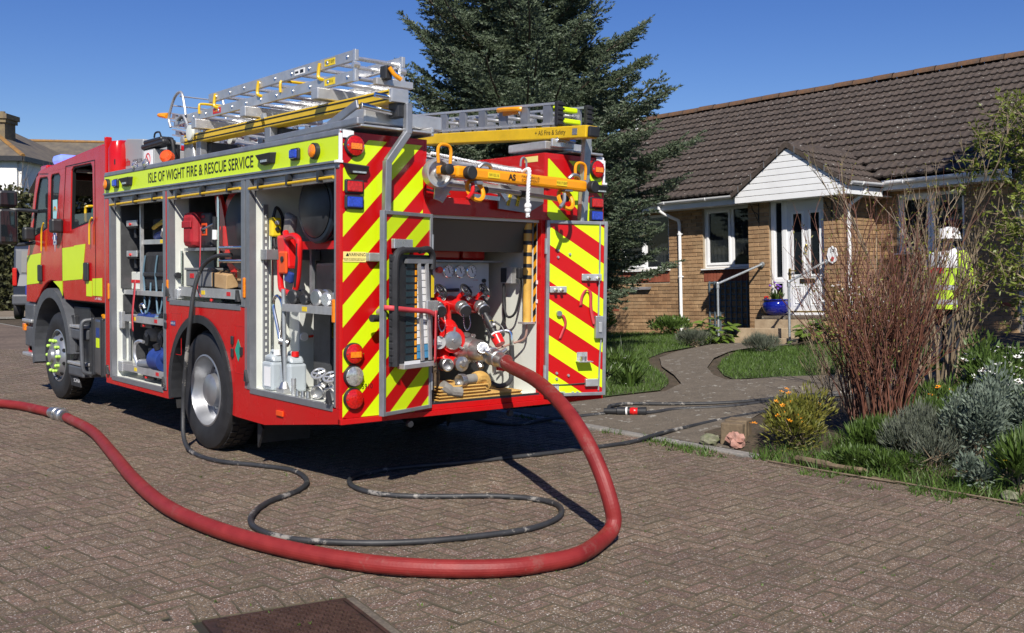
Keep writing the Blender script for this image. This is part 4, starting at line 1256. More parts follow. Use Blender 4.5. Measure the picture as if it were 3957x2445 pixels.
def rbox(nm, m, s0, s1, z0, z1, o0, o1, bevel=0.0):
 b_ = MB(); dbox(b_, DRp, dre, drn, s0, s1, z0, z1, o0, o1); return part(nm, b_, m, dr_, bevel=bevel)
rbox('bracket', 'alu', .30, .47, 1.48, 1.535, .008, .03, .004); rbox('bracket', 'alu', .03, .17, 1.385, 1.435, .008, .03, .004)
for s, z in ((.35, 1.505), (.43, 1.505), (.07, 1.41), (.12, 1.41)):
 b_ = MB(); b_.cyl(DRp(s, z, .03), DRp(s, z - .01, .065), 0.012, seg=8); part('bracket_pin', b_, 'chrome', dr_, smooth=True)
rbox('lock_box', 'alu_dull', .415, .485, 1.02, 1.20, .008, .05, .006); rbox('lock_latch', 'alu', .44, .465, 1.07, 1.15, .05, .062, .003)
rbox('catch_box', 'alu', .34, .45, .635, .695, .008, .04, .005); rbox('lug_plate', 'alu_bright', .27, .36, .84, .91, .008, .014); rbox('lug_shelf', 'alu_bright', .26, .38, .835, .842, .014, .09)
rbox('lug_plate', 'alu_bright', .06, .12, .60, .66, .008, .014); rbox('lug_shelf', 'alu_bright', .05, .15, .595, .602, .014, .07)
b_ = MB(); b_.cyl(DRp(.31, .842, .055), DRp(.31, .88, .055), .026, seg=12); part('lug_pin', b_, 'cast_metal', dr_, smooth=True)
b_ = MB(); b_.tube([DRp(.455, 1.95, .015), DRp(.455, 1.55, .018), DRp(.45, 1.35, .018), DRp(.45, 1.2, .02)], .007, 8); part('lock_rod', b_, 'steel_galv', dr_, smooth=True)
b_ = MB(); b_.tube([DRp(.475, 1.06, .03), DRp(.468, .9, .018), DRp(.46, .60, .015)], .007, 8); part('lock_rod', b_, 'steel_galv', dr_, smooth=True)
b_ = MB(); b_.tube([DRp(.03, .648, .012), DRp(.2, .652, .012), DRp(.34, .66, .02)], .005, 6); part('catch_cable', b_, 'black_rubber', dr_, smooth=True)
for k, (s, z) in enumerate(((.10, 1.72), (.10, 1.665), (.20, 1.69), (.10, .745), (.10, .70), (.20, .725), (.24, .585), (.28, .585))):
 b_ = MB(); b_.cyl(DRp(s, z, .008), DRp(s, z, .022), .012, .009, 8); part('bolt', b_, 'steel_galv', dr_, smooth=True)
def strap(nm, pts, w, m, parent, wd):
 b_ = MB()
 P_ = spline(pts, 6)
 wv = Vector(wd).normalized() * (w / 2)
 vs_ = []
 for p in P_:
  vs_ += [p - wv, p + wv]
 b_.add(vs_, [(2 * i, 2 * i + 1, 2 * i + 3, 2 * i + 2) for i in range(len(P_) - 1)])
 nn = len(vs_)
 o = part(nm, b_, m, parent, smooth=True)
 sd = o.modifiers.new('solid', 'SOLIDIFY'); sd.thickness = 0.003; sd.offset = 0
 return o
strap('strap', [DRp(.295, 1.28, .02), DRp(.305, 1.36, .025), DRp(.34, 1.41, .03), DRp(.375, 1.38, .03), DRp(.38, 1.28, .025), DRp(.40, 1.18, .02), DRp(.415, 1.13, .02)], .026, 'pink_strap', dr_, dre)
strap('strap', [DRp(.11, 1.22, .02), DRp(.145, 1.20, .03), DRp(.165, 1.14, .025), DRp(.145, 1.08, .02), DRp(.12, 1.02, .02)], .022, 'pink_strap', dr_, dre)
b_ = MB(); b_.cyl(DRp(.11, 1.22, .008), DRp(.11, 1.22, .035), .022, seg=12); part('strap_anchor', b_, 'cast_metal', dr_, smooth=True)
LN = 0.556
def lbox(m_, a0, a1, z0, z1, o0, o1):
 dbox(m_, DLp, dle, dln, LN - a1 * .93 + .03, LN - a0 * .93 + .03, z0, z1, o0 * .7, o1 * .7)
base_ = DLp(.25, .9, .06)
bd = thing('control_board', 'black slotted control board strapped to the open left rear door', 'control board', tuple(base_))
def bpart(nm, m, a0, a1, z0, z1, o0, o1, bevel=0.0):
 b_ = MB(); lbox(b_, a0, a1, z0, z1, o0, o1); o = b_.build(nm, m, bd, False, bevel); return o
bpart('back_panel', 'black_plastic', .07, .56, .90, 1.66, .05, .075)
for k in range(15):
 bpart('side_slot', 'black_rubber', .065, .135, .925 + k * .049, .965 + k * .049, .05, .11, .006)
for k in range(14):
 bpart('name_strip', mat('strip_dark', (.02, .04, .05), .3) if k == 0 else 'strip_dark', .245, .345, .93 + k * .049, .963 + k * .049, .077, .083)
 bpart('tally_tag', 'orange_beam', .35, .375, .93 + k * .049, .965 + k * .049, .077, .086, .004)
mat('card_blue', (.07, .28, .5), .5)
for k in range(13):
 bpart('card', 'card_blue' if k < 2 else 'white_print', .385, .52, .935 + k * .05, .98 + k * .05, .077, .084)
b_ = MB(); b_.tube(spline([DLp(LN - .06, .90, .07), DLp(LN - .055, 1.3, .07), DLp(LN - .055, 1.58, .07), DLp(LN - .08, 1.665, .07), DLp(LN - .15, 1.69, .07)], 5), .026, 10)
b_.build('side_tube', 'black_rubber', bd, True)
b_ = MB(); b_.tube(spline([DLp(LN - .15, 1.69, .07), DLp(LN - .33, 1.695, .07)], 5), .02, 10); b_.build('top_tube', 'black_rubber', bd, True)
b_ = MB(); b_.tube(spline([DLp(LN - .33, 1.69, .07), DLp(LN - .43, 1.70, .07), DLp(LN - .48, 1.66, .07), DLp(LN - .48, 1.56, .07)], 5), .024, 10); b_.build('side_tube', 'black_rubber', bd, True)
for a in (.31, .40):
 b_ = MB(); b_.bar(DLp(LN - a, 1.60, .08), DLp(LN - a - .05, .92, .08), .03, .012, dln); b_.build('guard_bar', 'alu', bd)
bpart('top_bar', 'alu_dull', .22, .56, 1.60, 1.63, .08, .12); bpart('bottom_tray', 'alu', .17, .56, .875, .91, .05, .14, .004); bpart('maker_label', 'white_print', .17, .36, .905, .93, .14, .143)
bpart('header', 'black_plastic', .245, .56, 1.62 - .0, 1.645, .075, .085)
bpart('clamp', 'alu_bright', .44, .58, 1.26, 1.34, .115, .15, .006); bpart('hanger', 'alu_bright', .11, .33, 1.70, 1.765, .03, .075, .004)
bpart('caution_label', 'yellow_label', .565, .60, 1.36, 1.52, .06, .075)
bpart('side_rod', 'black_plastic', .565, .60, 1.30, 1.66, .02, .058)
strap_pts = [DLp(LN - .0, 1.30, .02), DLp(LN - .04, 1.295, .085), DLp(LN - .2, 1.28, .10), DLp(LN - .38, 1.265, .11), DLp(LN - .46, 1.24, .11)]
o = strap('strap', strap_pts, .035, 'pink_strap', bd, (0, 0, 1))
o = strap('strap', [DLp(LN - .47, 1.27, .115), DLp(LN - .475, 1.1, .11), DLp(LN - .47, .9, .11)], .03, 'pink_strap', bd, dle)
mb = MB(); mb.bar((0.455, -0.13, 2.70), (0.455, -0.13, 2.49), .05, .05, (0, 1, 0)); mb.bar((0.455, -0.13, 2.50), (0.31, -0.10, 2.29), .05, .05, (0, 1, 0)); mb.bar((0.31, -0.10, 2.30), (0.31, -0.07, 1.25), .05, .05, (0, 1, 0))
part('gantry_arm', mb, 'alu_dull', bevel=0.006, join=True, label='bent grey gantry arm beside the left chevrons')
mb = MB(); mb.bar((2.17, -0.13, 2.62), (2.17, -0.09, 1.95), .07, .05, (0, 1, 0)); part('gantry_arm', mb, 'steel_galv', bevel=0.006, label='straight grey gantry arm beside the right chevrons')
mb = MB(); mb.box(0.20, 0.33, -0.05, 0.0, 1.61, 1.67); part('arm_clamp', mb, 'steel_galv', bevel=0.006)
mb = MB(); mb.cyl((0.30, -.10, 1.22), (0.17, -.13, 1.225), .022, .026, 12); part('crank_grip', mb, 'black_plastic', smooth=True)
mb = MB(); mb.cyl((0.30, -.02, 1.26), (0.30, -.12, 1.26), .026, seg=12); part('crank_shaft', mb, 'steel_galv', smooth=True)
for x in (0.55, 1.48):
 mb = MB(); mb.cyl((x, -.02, .46), (x, -.05, .46), .024, seg=12); part('sensor', mb, 'black_plastic', smooth=True)
# == pump bay
mb = MB(); mb.box(.74, 1.81, .905, .925, .58, 1.93); part('bay_back', mb, mat('bay_shade', (.035, .036, .038), .6))  # dark sheet over the lining, the bay's shade put into its colour
mb = MB(); mb.prism([(.08, 1.93), (.30, 1.93), (.30, 1.70), (.22, 1.70)], 'x', .74, 1.80); part('shutter_box', mb, mat('olive_grey', (.10, .10, .085), .6))
mb = MB(); mb.box(0.80, 1.69, 0.50, 0.53, 1.345, 1.615); gp = part('gauge_panel', mb, mat('panel_grey', (.52, .55, .58), .45), bevel=.004)
mb = MB(); mb.box(0.80, 1.76, 0.40, 0.53, 1.617, 1.632); part('bay_shelf', mb, 'alu_dull')
for x in (1.26, 1.375, 1.49):
 b_ = MB(); b_.lathe([(0, .052), (.03, .052), (.034, .046), (.026, .043)], (x, .5, 1.545), (0, -1, 0), 24); g_ = part('gauge', b_, 'chrome', smooth=True)
 b_ = MB(); b_.lathe([(.022, .044), (.0265, .044)], (x, .5, 1.545), (0, -1, 0), 24); part('dial', b_, 'white_print', g_)
 b_ = MB(); b_.bar((x + .012, .470, 1.53), (x - .005, .470, 1.573), .005, .003, (0, 1, 0))
 for k in range(9):
  a = R(220 - k * 32); b_.bar((x + math.cos(a) * .034, .4715, 1.545 + math.sin(a) * .034), (x + math.cos(a) * .04, .4715, 1.545 + math.sin(a) * .04), .003, .002, (0, 1, 0))
 part('needle', b_, 'black_print', g_, stuff=True)
b_ = MB(); b_.cyl((1.17, .5, 1.555), (1.17, .46, 1.555), .022, .026, 12); part('stop_button', b_, 'bright_red', smooth=True)
text('lettering', 'PUMP TO REELS', .016, (1.20, .497, 1.42), (1, 0, 0), (0, 0, 1), 'black_print', gp); text('lettering', 'HYDRANT VALVE', .016, (1.46, .497, 1.42), (1, 0, 0), (0, 0, 1), 'black_print', gp)
text('lettering', 'PLUMBED', .012, (1.55, .497, 1.475), (1, 0, 0), (0, 0, 1), 'red_print', gp)
b_ = MB(); b_.cyl((1.22, .49, 1.395), (1.34, .44, 1.398), .012, .015, 10); part('lever', b_, 'black_plastic', smooth=True)
b_ = MB(); b_.lathe([(0, .016), (.02, .016), (.022, .001)], (1.63, .5, 1.47), (0, -1, 0), 12); b_.cyl((1.63, .48, 1.45), (1.65, .47, 1.38), .006, seg=6); part('selector_knob', b_, 'black_plastic', smooth=True, join=True)
b_ = MB(); b_.cyl((0.98, .55, 1.28), (1.62, .55, 1.28), .075, seg=18); b_.sphere((1.22, .50, 1.05), .14, 18, 12, (1, 1, 1)); b_.cyl((1.20, .5, 1.28), (1.22, .5, 1.0), .085, seg=16); b_.cyl((1.20, .45, 1.03), (1.17, .28, 1.015), .095, .10, 20)
b_.cyl((1.17, .45, .98), (1.13, .33, .80), .06, .045, 14); b_.cyl((1.0, .45, .84), (1.25, .42, .84), .05, seg=14); b_.cyl((1.30, .55, .95), (1.30, .40, .94), .11, seg=20); b_.cyl((1.0, .45, 1.2), (1.05, .45, .95), .05, seg=12)
part('pump', b_, 'bright_red', smooth=True, join=True)
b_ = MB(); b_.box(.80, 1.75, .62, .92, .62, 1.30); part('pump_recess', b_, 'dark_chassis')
for i, (x, zc) in enumerate(((1.03, 1.25), (1.27, 1.24), (1.455, 1.24))):
 b_ = MB(); b_.cyl((x + .03, .50, 1.30), (x - .005, .30, 1.265), .055, .05, 16); b_.cyl((x + .01, .44, 1.30), (x + .045, .34, 1.385), .02, .016, 10)
 v_ = part('delivery_valve', b_, 'bright_red', smooth=True, join=True)
 b_ = MB(); b_.lathe([(0, .05), (.02, .056), (.05, .054), (.055, .05), (.09, .052), (.095, .046)], (x + .003, .335, 1.275), (-.12, -.85, -.35), 20); part('outlet', b_, 'cast_metal', v_, smooth=True)
 b_ = MB(); b_.lathe([(.09, .046), (.105, .047), (.108, .03), (.109, .001)], (x + .003, .335, 1.275), (-.12, -.85, -.35), 20); part('blank_cap', b_, 'black_plastic', v_, smooth=True)
 b_ = MB(); b_.lathe([(0, .018), (.03, .018), (.032, .012)], (x + .045, .30, 1.33), (.3, -.5, .6), 12); part('bleed_valve', b_, 'chrome', v_, smooth=True)
 if i:
  b_ = MB(); b_.cyl((x + .054, .285, 1.349), (x + .057, .280, 1.355), .013, seg=10); part('bleed_cap', b_, 'bright_red', v_, smooth=True)
 c_ = Vector((x + .05, .32, 1.40)); nx = Vector((.25, -.75, .6)).normalized(); s1 = nx.cross(Vector((0, 0, 1))).normalized(); s2 = nx.cross(s1)
 b_ = MB(); b_.tube([c_ + (s1 * math.cos(2 * math.pi * k / 20) + s2 * math.sin(2 * math.pi * k / 20)) * .052 for k in range(20)], .009, 7, closed=True)
 for k in range(4):
  a = k * math.pi / 2 + .4; b_.cyl(c_, c_ + (s1 * math.cos(a) + s2 * math.sin(a)) * .05, .006, seg=6)
 b_.sphere(c_, .015, 10, 6); b_.cyl(c_, c_ - nx * .06, .010, seg=8)
 part('handwheel', b_, 'black_plastic', v_, smooth=True, join=True)
 b_ = MB()
 if i < 2: ch_ = spline([(x - .03, .25, 1.21), (x - .03, .24, 1.13), (x + .0, .24, 1.09), (x + .03, .24, 1.13), (x + .03, .25, 1.20)], 6)
 else: ch_ = spline([(x - .03, .25, 1.21), (x - .02, .22, 1.12), (x + .02, .18, 1.0)], 8)
 for p in ch_: b_.sphere(p, .0055, 6, 4)
 part('chain', b_, 'chrome', v_, stuff=True)
dax = Vector((-.25, -.95, -.02)).normalized()
b_ = MB(); b_.lathe([(0, .06), (.02, .072), (.05, .075), (.058, .07), (.062, .05), (.066, .014), (.075, .012), (.075, .001)], (1.17, .32, 1.015), dax, 30)
for a in (20, 140, 260):
 s1 = dax.cross(Vector((0, 0, 1))).normalized(); s2 = dax.cross(s1); dd = s1 * math.cos(R(a)) + s2 * math.sin(R(a)); cc = Vector((1.17, .32, 1.015)) + dax * .04
 b_.cyl(cc + dd * .06, cc + dd * .105, .013, .011, 8)
part('suction_cap', b_, 'cast_metal', smooth=True, join=True, label='round alloy blanking cap on the red pump')
b_ = MB(); b_.lathe([(0, .10), (.02, .125), (.05, .13), (.07, .12), (.09, .10), (.14, .09), (.17, .075)], (1.33, .40, .94), (.1, -.99, -.02), 30)
for a in range(0, 360, 60): b_.cyl(Vector((1.335 + math.cos(R(a)) * .115, .36, .94 + math.sin(R(a)) * .115)), Vector((1.34 + math.cos(R(a)) * .115, .31, .94 + math.sin(R(a)) * .115)), .014, seg=8)
part('collecting_head', b_, 'cast_metal', smooth=True, join=True, label='cast alloy inlet head between pump and red hose')
b_ = MB(); b_.lathe([(0, .085), (.05, .09), (.10, .08), (.16, .062)], (1.35, .26, .935), (.12, -.95, -.12), 24); b_.cyl((1.36, .17, .925), (1.30, .08, .965), .045, .042, 16); b_.cyl((1.30, .08, .965), (1.295, .07, .968), .034, seg=16)
b_.cyl((1.35, .20, .85), (1.35, .16, .80), .025, seg=10)
part('inlet_elbow', b_, 'cast_metal', smooth=True, join=True)
for x, cap_ in ((1.03, False), (1.17, True)):
 b_ = MB(); b_.cyl((x + .02, .42, .85), (x, .20, .84), .045, .042, 16); v_ = part('low_outlet', b_, 'bright_red', smooth=True)
 b_ = MB()
 if cap_: b_.lathe([(0, .05), (.06, .058), (.065, .03), (.08, .02), (.08, .001)], (x, .22, .84), (-.1, -1, 0), 20)
 else: b_.lathe([(0, .045), (.07, .05), (.075, .044), (.03, .036), (.03, .001)], (x, .22, .84), (-.1, -1, 0), 20)
 part('outlet_cap', b_, 'cast_metal', v_, smooth=True)
b_ = MB(); b_.cyl((1.08, .34, 1.0), (1.05, .30, 1.0), .05, seg=16); b_.box(1.0, 1.06, .28, .30, .985, 1.01); part('lever_plate', b_, 'alu', join=True)
b_ = MB(); b_.box(1.735, 1.813, .27, .40, 1.45, 1.585); part('radio_box', b_, 'alu', bevel=.004)
b_ = MB(); b_.box(1.728, 1.735, .33, .395, 1.46, 1.575); part('radio_front', b_, 'black_plastic')
b_ = MB(); b_.box(1.72, 1.80, .16, .20, 1.49, 1.58); part('handset', b_, 'black_plastic', bevel=.012)
b_ = MB(); b_.tube(spline([(1.74, .37, 1.45), (1.74, .37, 1.30), (1.73, .31, 1.185), (1.74, .22, 1.22), (1.76, .18, 1.40), (1.76, .18, 1.49)], 6), .010, 8); part('handset_cable', b_, 'black_rubber', smooth=True)
b_ = MB(); b_.tube(spline([(1.75, .38, 1.44), (1.76, .38, 1.2), (1.75, .42, 1.05)], 6), .013, 8); part('wall_cable', b_, 'black_rubber', smooth=True)
b_ = MB(); b_.cyl((1.76, .10, 1.15), (1.76, .10, 1.93), .034, seg=16); tt = part('level_tube', b_, 'orange_tube', smooth=True)
for k in range(8):
 b_ = MB(); b_.cyl((1.76, .10, 1.22 + k * .09), (1.76, .10, 1.25 + k * .09), .0355, seg=16); part('tube_mark', b_, 'black_plastic', tt, smooth=True) if k > 2 else None
b_ = MB(); b_.box(1.70, 1.815, .06, .14, 1.135, 1.15); part('tube_foot', b_, 'alu', tt)
stripe_mat('hazard', 0, 1, 1, 0, .11, .5, (.75, .32, .01), (.01, .01, .01))
b_ = MB(); b_.box(1.809, 1.8135, .055, .085, 1.14, 1.94); part('hazard_strip', b_, 'hazard')
b_ = MB(); b_.tube(spline([(1.76, .10, 1.14), (1.755, .12, 1.02), (1.70, .22, .97), (1.62, .3, .93)], 6), .009, 8); part('drain_hose', b_, mat('clear_hose', (.35, .22, .18), .3), smooth=True)
b_ = MB(); b_.tube(spline([(1.60, .30, 1.06), (1.66, .25, 1.075), (1.69, .22, 1.06), (1.695, .21, 1.0), (1.695, .21, .95)], 6), .017, 10); part('elbow_pipe', b_, 'chrome', smooth=True)
b_ = MB(); b_.tube(spline([(1.695, .21, .96), (1.695, .20, .80), (1.65, .17, .68), (1.52, .15, .65), (1.42, .2, .70)], 6), .020, 10); part('drop_hose', b_, 'hose_black', smooth=True)
b_ = MB(); b_.tube(spline([(1.48, .12, .80), (1.46, .12, .86)], 4), .01, 8); b_.cyl((1.46, .1, .80), (1.53, .08, .79), .02, seg=10); part('drain_cock', b_, 'bright_red', smooth=True, join=True)
b_ = MB()
for zz in (1.45, 1.30): b_.box(1.806, 1.813, .035, .05, zz, zz + .03)
part('wall_clip', b_, 'white_print')
for x0, x1 in ((.82, 1.10), (1.12, 1.37), (1.39, 1.62)):
 b_ = MB(); b_.box(x0, x1, .46, .8, 1.634, 1.75)
 single('hose_packet', b_, 'bright_red', 'dark red packet on the pump bay shelf, %s' % {.82: 'leftmost of three', 1.12: 'middle one of three', 1.39: 'rightmost of three'}[x0], 'packet', 'red packets in the pump bay', bevel=.02)
nz_ = thing('branch_nozzle', 'black spray nozzle with red tip hanging from pump outlet', 'nozzle', (1.43, .1, .98))
d0, d1 = Vector((1.44, .235, 1.215)), Vector((1.455, .06, .985))
def along(t): return d0.lerp(d1, t)
b_ = MB(); b_.tube([along(0), along(.12), along(.14), along(.5), along(.52), along(.7)], [.022, .022, .034, .034, .028, .030], 16); b_.build('barrel', 'black_plastic', nz_, True)
b_ = MB(); b_.tube([along(.68), along(.72), along(.74), along(1.0)], [.034, .042, .046, .042], 18); b_.build('tip', 'bright_red', nz_, True)
b_ = MB(); b_.tube([along(.66), along(.70)], [.042, .042], 18); b_.build('collar', 'white_print', nz_, True)
b_ = MB(); b_.tube(spline([along(.3) + Vector((.05, 0, .01)), along(.45) + Vector((.09, -.02, .0)), along(.6) + Vector((.07, -.03, -.03)), along(.62) + Vector((-.05, -.04, -.03)), along(.45) + Vector((-.06, -.02, -.01))], 6), .008, 8); b_.build('bail_handle', 'black_plastic', nz_, True)
b_ = MB(); b_.obox(along(.25) + Vector((0, -.033, -.0)), (.018, 0, 0), (0, .002, 0), (0, 0, .01)); b_.build('yellow_band', 'yellow_label', nz_)
b_ = MB(); b_.obox(along(.40) + Vector((0, -.034, -.0)), (.01, 0, 0), (0, .002, 0), (0, 0, .025)); b_.build('rating_label', 'white_print', nz_)
fh = thing('folded_hose', 'folded yellow canvas hose with grey coupling on the pump bay floor', 'hose', (1.2, .2, .59))
for k in range(9):
 b_ = MB(); zz = .588 + k * .012
 x1 = 1.66 if k < 3 else 1.30 + .01 * (k % 3)
 b_.box(.86 + .02 * (k % 2), x1, .03 + .012 * (k % 2), .40, zz, zz + .010); b_.build('hose_layer', 'canvas_yellow', fh, False, .004)
b_ = MB(); b_.tube(spline([(1.31, .10, .66), (1.34, .10, .69), (1.30, .09, .735), (1.22, .08, .735)], 5), [.05] * 15 + [.045], 10); b_.build('hose_bend', 'canvas_yellow', fh, True)
b_ = MB(); b_.cyl((1.23, .08, .735), (1.10, .06, .73), .038, .035, 14); b_.build('hose_tail', 'canvas_grey', fh, True)
b_ = MB(); b_.lathe([(0, .04), (.01, .048), (.05, .05), (.06, .046), (.02, .038), (.02, .001)], (1.11, .06, .73), (-1, -.2, 0), 20); b_.build('coupling', 'cast_metal', fh, True)
b_ = MB(); b_.tube(spline([(.90, .06, .70), (.97, .05, .66), (1.06, .04, .645)], 5), [.045] * 5 + [.04] * 6, 10); b_.build('hose_tail', 'canvas_grey', fh, True)
rb = MB()
for k in range(5):
 rb.tube(spline([(.80 + .02 * k, .12 + .01 * k, .60), (.78 + .022 * k, .10, .80), (.83 + .012 * k, .09, .91 - .03 * k), (.89 - .005 * k, .10, .80), (.90 - .008 * k, .12, .60)], 6), .013, 6)
single('coiled_strop', rb, mat('strop', (.05, .038, .026), .8, col2=(.16, .10, .05), vscale=12), 'dark worn strop coiled at the left of the pump bay floor', 'strop', smooth=True)
# == ladders and gantry on the roof
def along_beam(mb, p0, p1, w, h): mb.bar(p0, p1, w, h)
rl = thing('roof_ladder', 'short silver two section ladder with yellow hooks above the left lockers', 'ladder', (0.55, 2.0, 2.9))
for nm, y0, y1, zr, zf in (('lower', .36, 3.65, 2.945, 2.95), ('upper', .36, 2.88, 3.09, 3.075)):
 for x in (.35, .75):
  b_ = MB(); b_.bar((x, y0, zr), (x, y1, zf), .03, .08); b_.build('stile', 'alu', rl, False, .004)
 n = int((y1 - y0) / .26)
 for k in range(n):
  t = (k + .4) / n
  b_ = MB(); b_.cyl((.36, y0 + (y1 - y0) * t, zr + (zf - zr) * t), (.74, y0 + (y1 - y0) * t, zr + (zf - zr) * t), .016, seg=10); r_ = b_.build('rung', 'alu_bright', rl, True)
  b_ = MB(); b_.cyl((.331, y0 + (y1 - y0) * t, zr + (zf - zr) * t), (.334, y0 + (y1 - y0) * t, zr + (zf - zr) * t), .016, seg=12); b_.cyl((.3285, y0 + (y1 - y0) * t + .003, zr + (zf - zr) * t), (.331, y0 + (y1 - y0) * t + .003, zr + (zf - zr) * t), .009, seg=8); b_.build('rung_rivet', 'chrome', r_)
for x in (.35, .75):
 for y in (.40,):
  b_ = MB(); b_.bar((x - .012, .37, 3.13), (x - .012, .37, 2.90), .03, .012, (0, 1, 0)); b_.cyl((x - .03, .37, 3.02), (x + .02, .37, 3.02), .022, seg=10); b_.build('section_link', 'alu_bright', rl)
 b_ = MB(); b_.tube(spline([(x - .03, 3.72, 2.90), (x - .03, 3.76, 3.0), (x - .03, 3.62, 3.17), (x - .03, 3.46, 3.20), (x - .03, 3.38, 3.05), (x - .03, 3.36, 2.98)], 6), .013, 8); b_.build('hook', 'alu', rl, True)
 b_ = MB(); b_.tube(spline([(x - .03, 3.55, 2.95), (x - .03, 3.42, 2.98), (x - .03, 3.30, 2.86), (x - .03, 3.24, 2.80)], 6), .013, 8); b_.build('wheel_bracket', 'alu', rl, True)
 b_ = MB(); b_.lathe([(-.02, .06), (-.018, .07), (.018, .07), (.02, .06)], (x - .03, 3.24, 2.80), (1, 0, 0), 20); b_.build('ladder_wheel', 'white_panel', rl, True)
for z in (3.17, 3.10):
 b_ = MB(); b_.cyl((.32, 3.5 if z > 3.15 else 3.66, z), (.72, 3.5 if z > 3.15 else 3.66, z), .007, seg=6); b_.build('hook_bar', 'alu', rl, True)
for y in (.86, 1.87, 2.72):
 b_ = MB(); b_.tube(spline([(.33, y, 3.10), (.325, y + .01, 3.04), (.325, y, 2.985), (.36, y - .08, 2.965)], 4), .014, 6); b_.build('guide_hook', 'yellow_beam', rl, True)
for y in (1.47, 3.05):
 b_ = MB(); b_.tube(spline([(.33, y + .02, 2.96), (.33, y + .02, 3.03), (.35, y + .02, 3.05), (.45, y, 3.05), (.70, y, 3.05)], 4), .012, 6); b_.build('guide_hook', 'yellow_beam', rl, True)
for y, txt, zz in ((.72, 'WX17 BXP', 3.088), (.72, 'IWFR16', 2.945)):
 b_ = MB(); b_.box(.3325, .3345, y - .075, y + .075, zz - .025, zz + .025); lb_ = b_.build('name_label', 'yellow_label', rl); text('lettering', txt, .034, (.3315, y, zz), (0, -1, 0), (0, 0, 1), 'black_print', lb_, sx=.85)
b_ = MB(); b_.box(.3325, .3345, 2.62, 2.78, 2.925, 2.972); lb_ = b_.build('maker_label', 'red_label', rl); text('lettering', 'Bayley +', .034, (.3315, 2.70, 2.948), (0, 1, 0), (0, 0, -1), 'yellow_label', lb_)
b_ = MB(); b_.box(.3325, .3345, 1.10, 1.26, 3.06, 3.105); lb_ = b_.build('notice_label', 'white_print', rl)
b_ = MB(); b_.box(.331, .3325, 1.12, 1.17, 3.07, 3.095); b_.box(.331, .3325, 1.20, 1.25, 3.075, 3.09); [c_.build('notice_print', 'black_print', lb_) for c_ in b_.clusters()]
gt = truck
b_ = MB(); b_.bar((.39, -.10, 2.745), (.39, 3.42, 2.75), .13, .085); yb = part('gantry_beam', b_, 'yellow_beam', bevel=.006, label='long yellow gantry beam under the short silver ladder')
b_ = MB()
for zz in (2.722, 2.768): b_.bar((.3235, -.09, zz), (.3235, 3.4, zz + .005), .003, .010)
for c_ in b_.clusters(): attach(c_.build('beam_groove', 'gasket'), yb)
b_ = MB(); b_.bar((.39, -.135, 2.745), (.39, -.10, 2.745), .14, .092); part('beam_cap', b_, 'alu', yb, bevel=.004)
b_ = MB(); b_.lathe([(0, .035), (.02, .035)], (.325, 3.42, 2.752), (-1, 0, 0), 16); part('beam_plug', b_, 'alu', yb, smooth=True)
for y in (.75, 1.95, 2.95):
 b_ = MB(); b_.prism([(y - .05, 2.805), (y + .05, 2.805), (y + .05, 2.89), (y - .05, 2.89)], 'x', .22, .95); part('cross_beam', b_, 'alu', bevel=.008, label=None)
for y in (1.72, 3.10):
 b_ = MB(); b_.box(.33, .40, y - .05, y + .05, 2.50, 2.72); part('gantry_post', b_, 'alu_dull', bevel=.006)
 b_ = MB(); b_.box(.40, .70, y - .12, y + .02, 2.52, 2.70); part('gantry_box', b_, 'black_plastic', bevel=.008)
 b_ = MB(); b_.bar((.34, y + .05, 2.72), (.34, y + .09, 2.82), .03, .05); part('post_claw', b_, 'steel_galv')
b_ = MB(); b_.box(.10, .70, -.10, .55, 2.515, 2.53); b_.box(.68, .70, -.10, .55, 2.50, 2.56); part('gantry_plate', b_, 'alu', bevel=.004)
b_ = MB(); b_.bar((.10, -.1, 2.55), (.10, 1.2, 2.535), .06, .05); part('gantry_rail', b_, 'alu_dull', bevel=.01)
b_ = MB(); b_.box(.20, .86, .02, .30, 2.56, 2.66); part('gantry_housing', b_, 'alu', bevel=.01)
b_ = MB(); b_.cyl((.13, -.05, 2.66), (.38, -.05, 2.64), .022, seg=12); part('gantry_link', b_, 'chrome', smooth=True)
b_ = MB(); b_.cyl((.22, -.08, 2.74), (.34, -.10, 2.73), .018, seg=12); part('gantry_link', b_, 'chrome', smooth=True)
b_ = MB(); b_.bar((.11, .35, 2.56), (.11, -.04, 2.67), .02, .06); part('gantry_link', b_, 'alu_dull', bevel=.006)
b_ = MB(); b_.box(.38, .44, -.12, .0, 2.60, 2.71); part('pivot_block', b_, 'black_plastic', bevel=.008)
b_ = MB(); b_.bar((.46, .30, 2.91), (.78, .30, 2.91), .05, .05); part('ladder_clamp', b_, 'alu', bevel=.005)
b_ = MB(); b_.box(.50, .56, .22, .30, 2.92, 3.02); part('clamp_jaw', b_, 'black_plastic', bevel=.01)
b_ = MB(); b_.tube(spline([(.52, .20, 3.0), (.55, .18, 2.95), (.60, .17, 2.92)], 4), .016, 8); part('clamp_lever', b_, 'orange_beam', smooth=True)
el = thing('extension_ladder', 'large silver extension ladder lying in the roof well behind the orange bar', 'ladder', (1.3, 2.6, 2.2))
LE = [((.90, .0), (2.20, 3.20), 5.45), ((.98, .0), (2.28, 3.29), 5.30), ((1.05, .0), (2.13, 3.10), 5.15)]
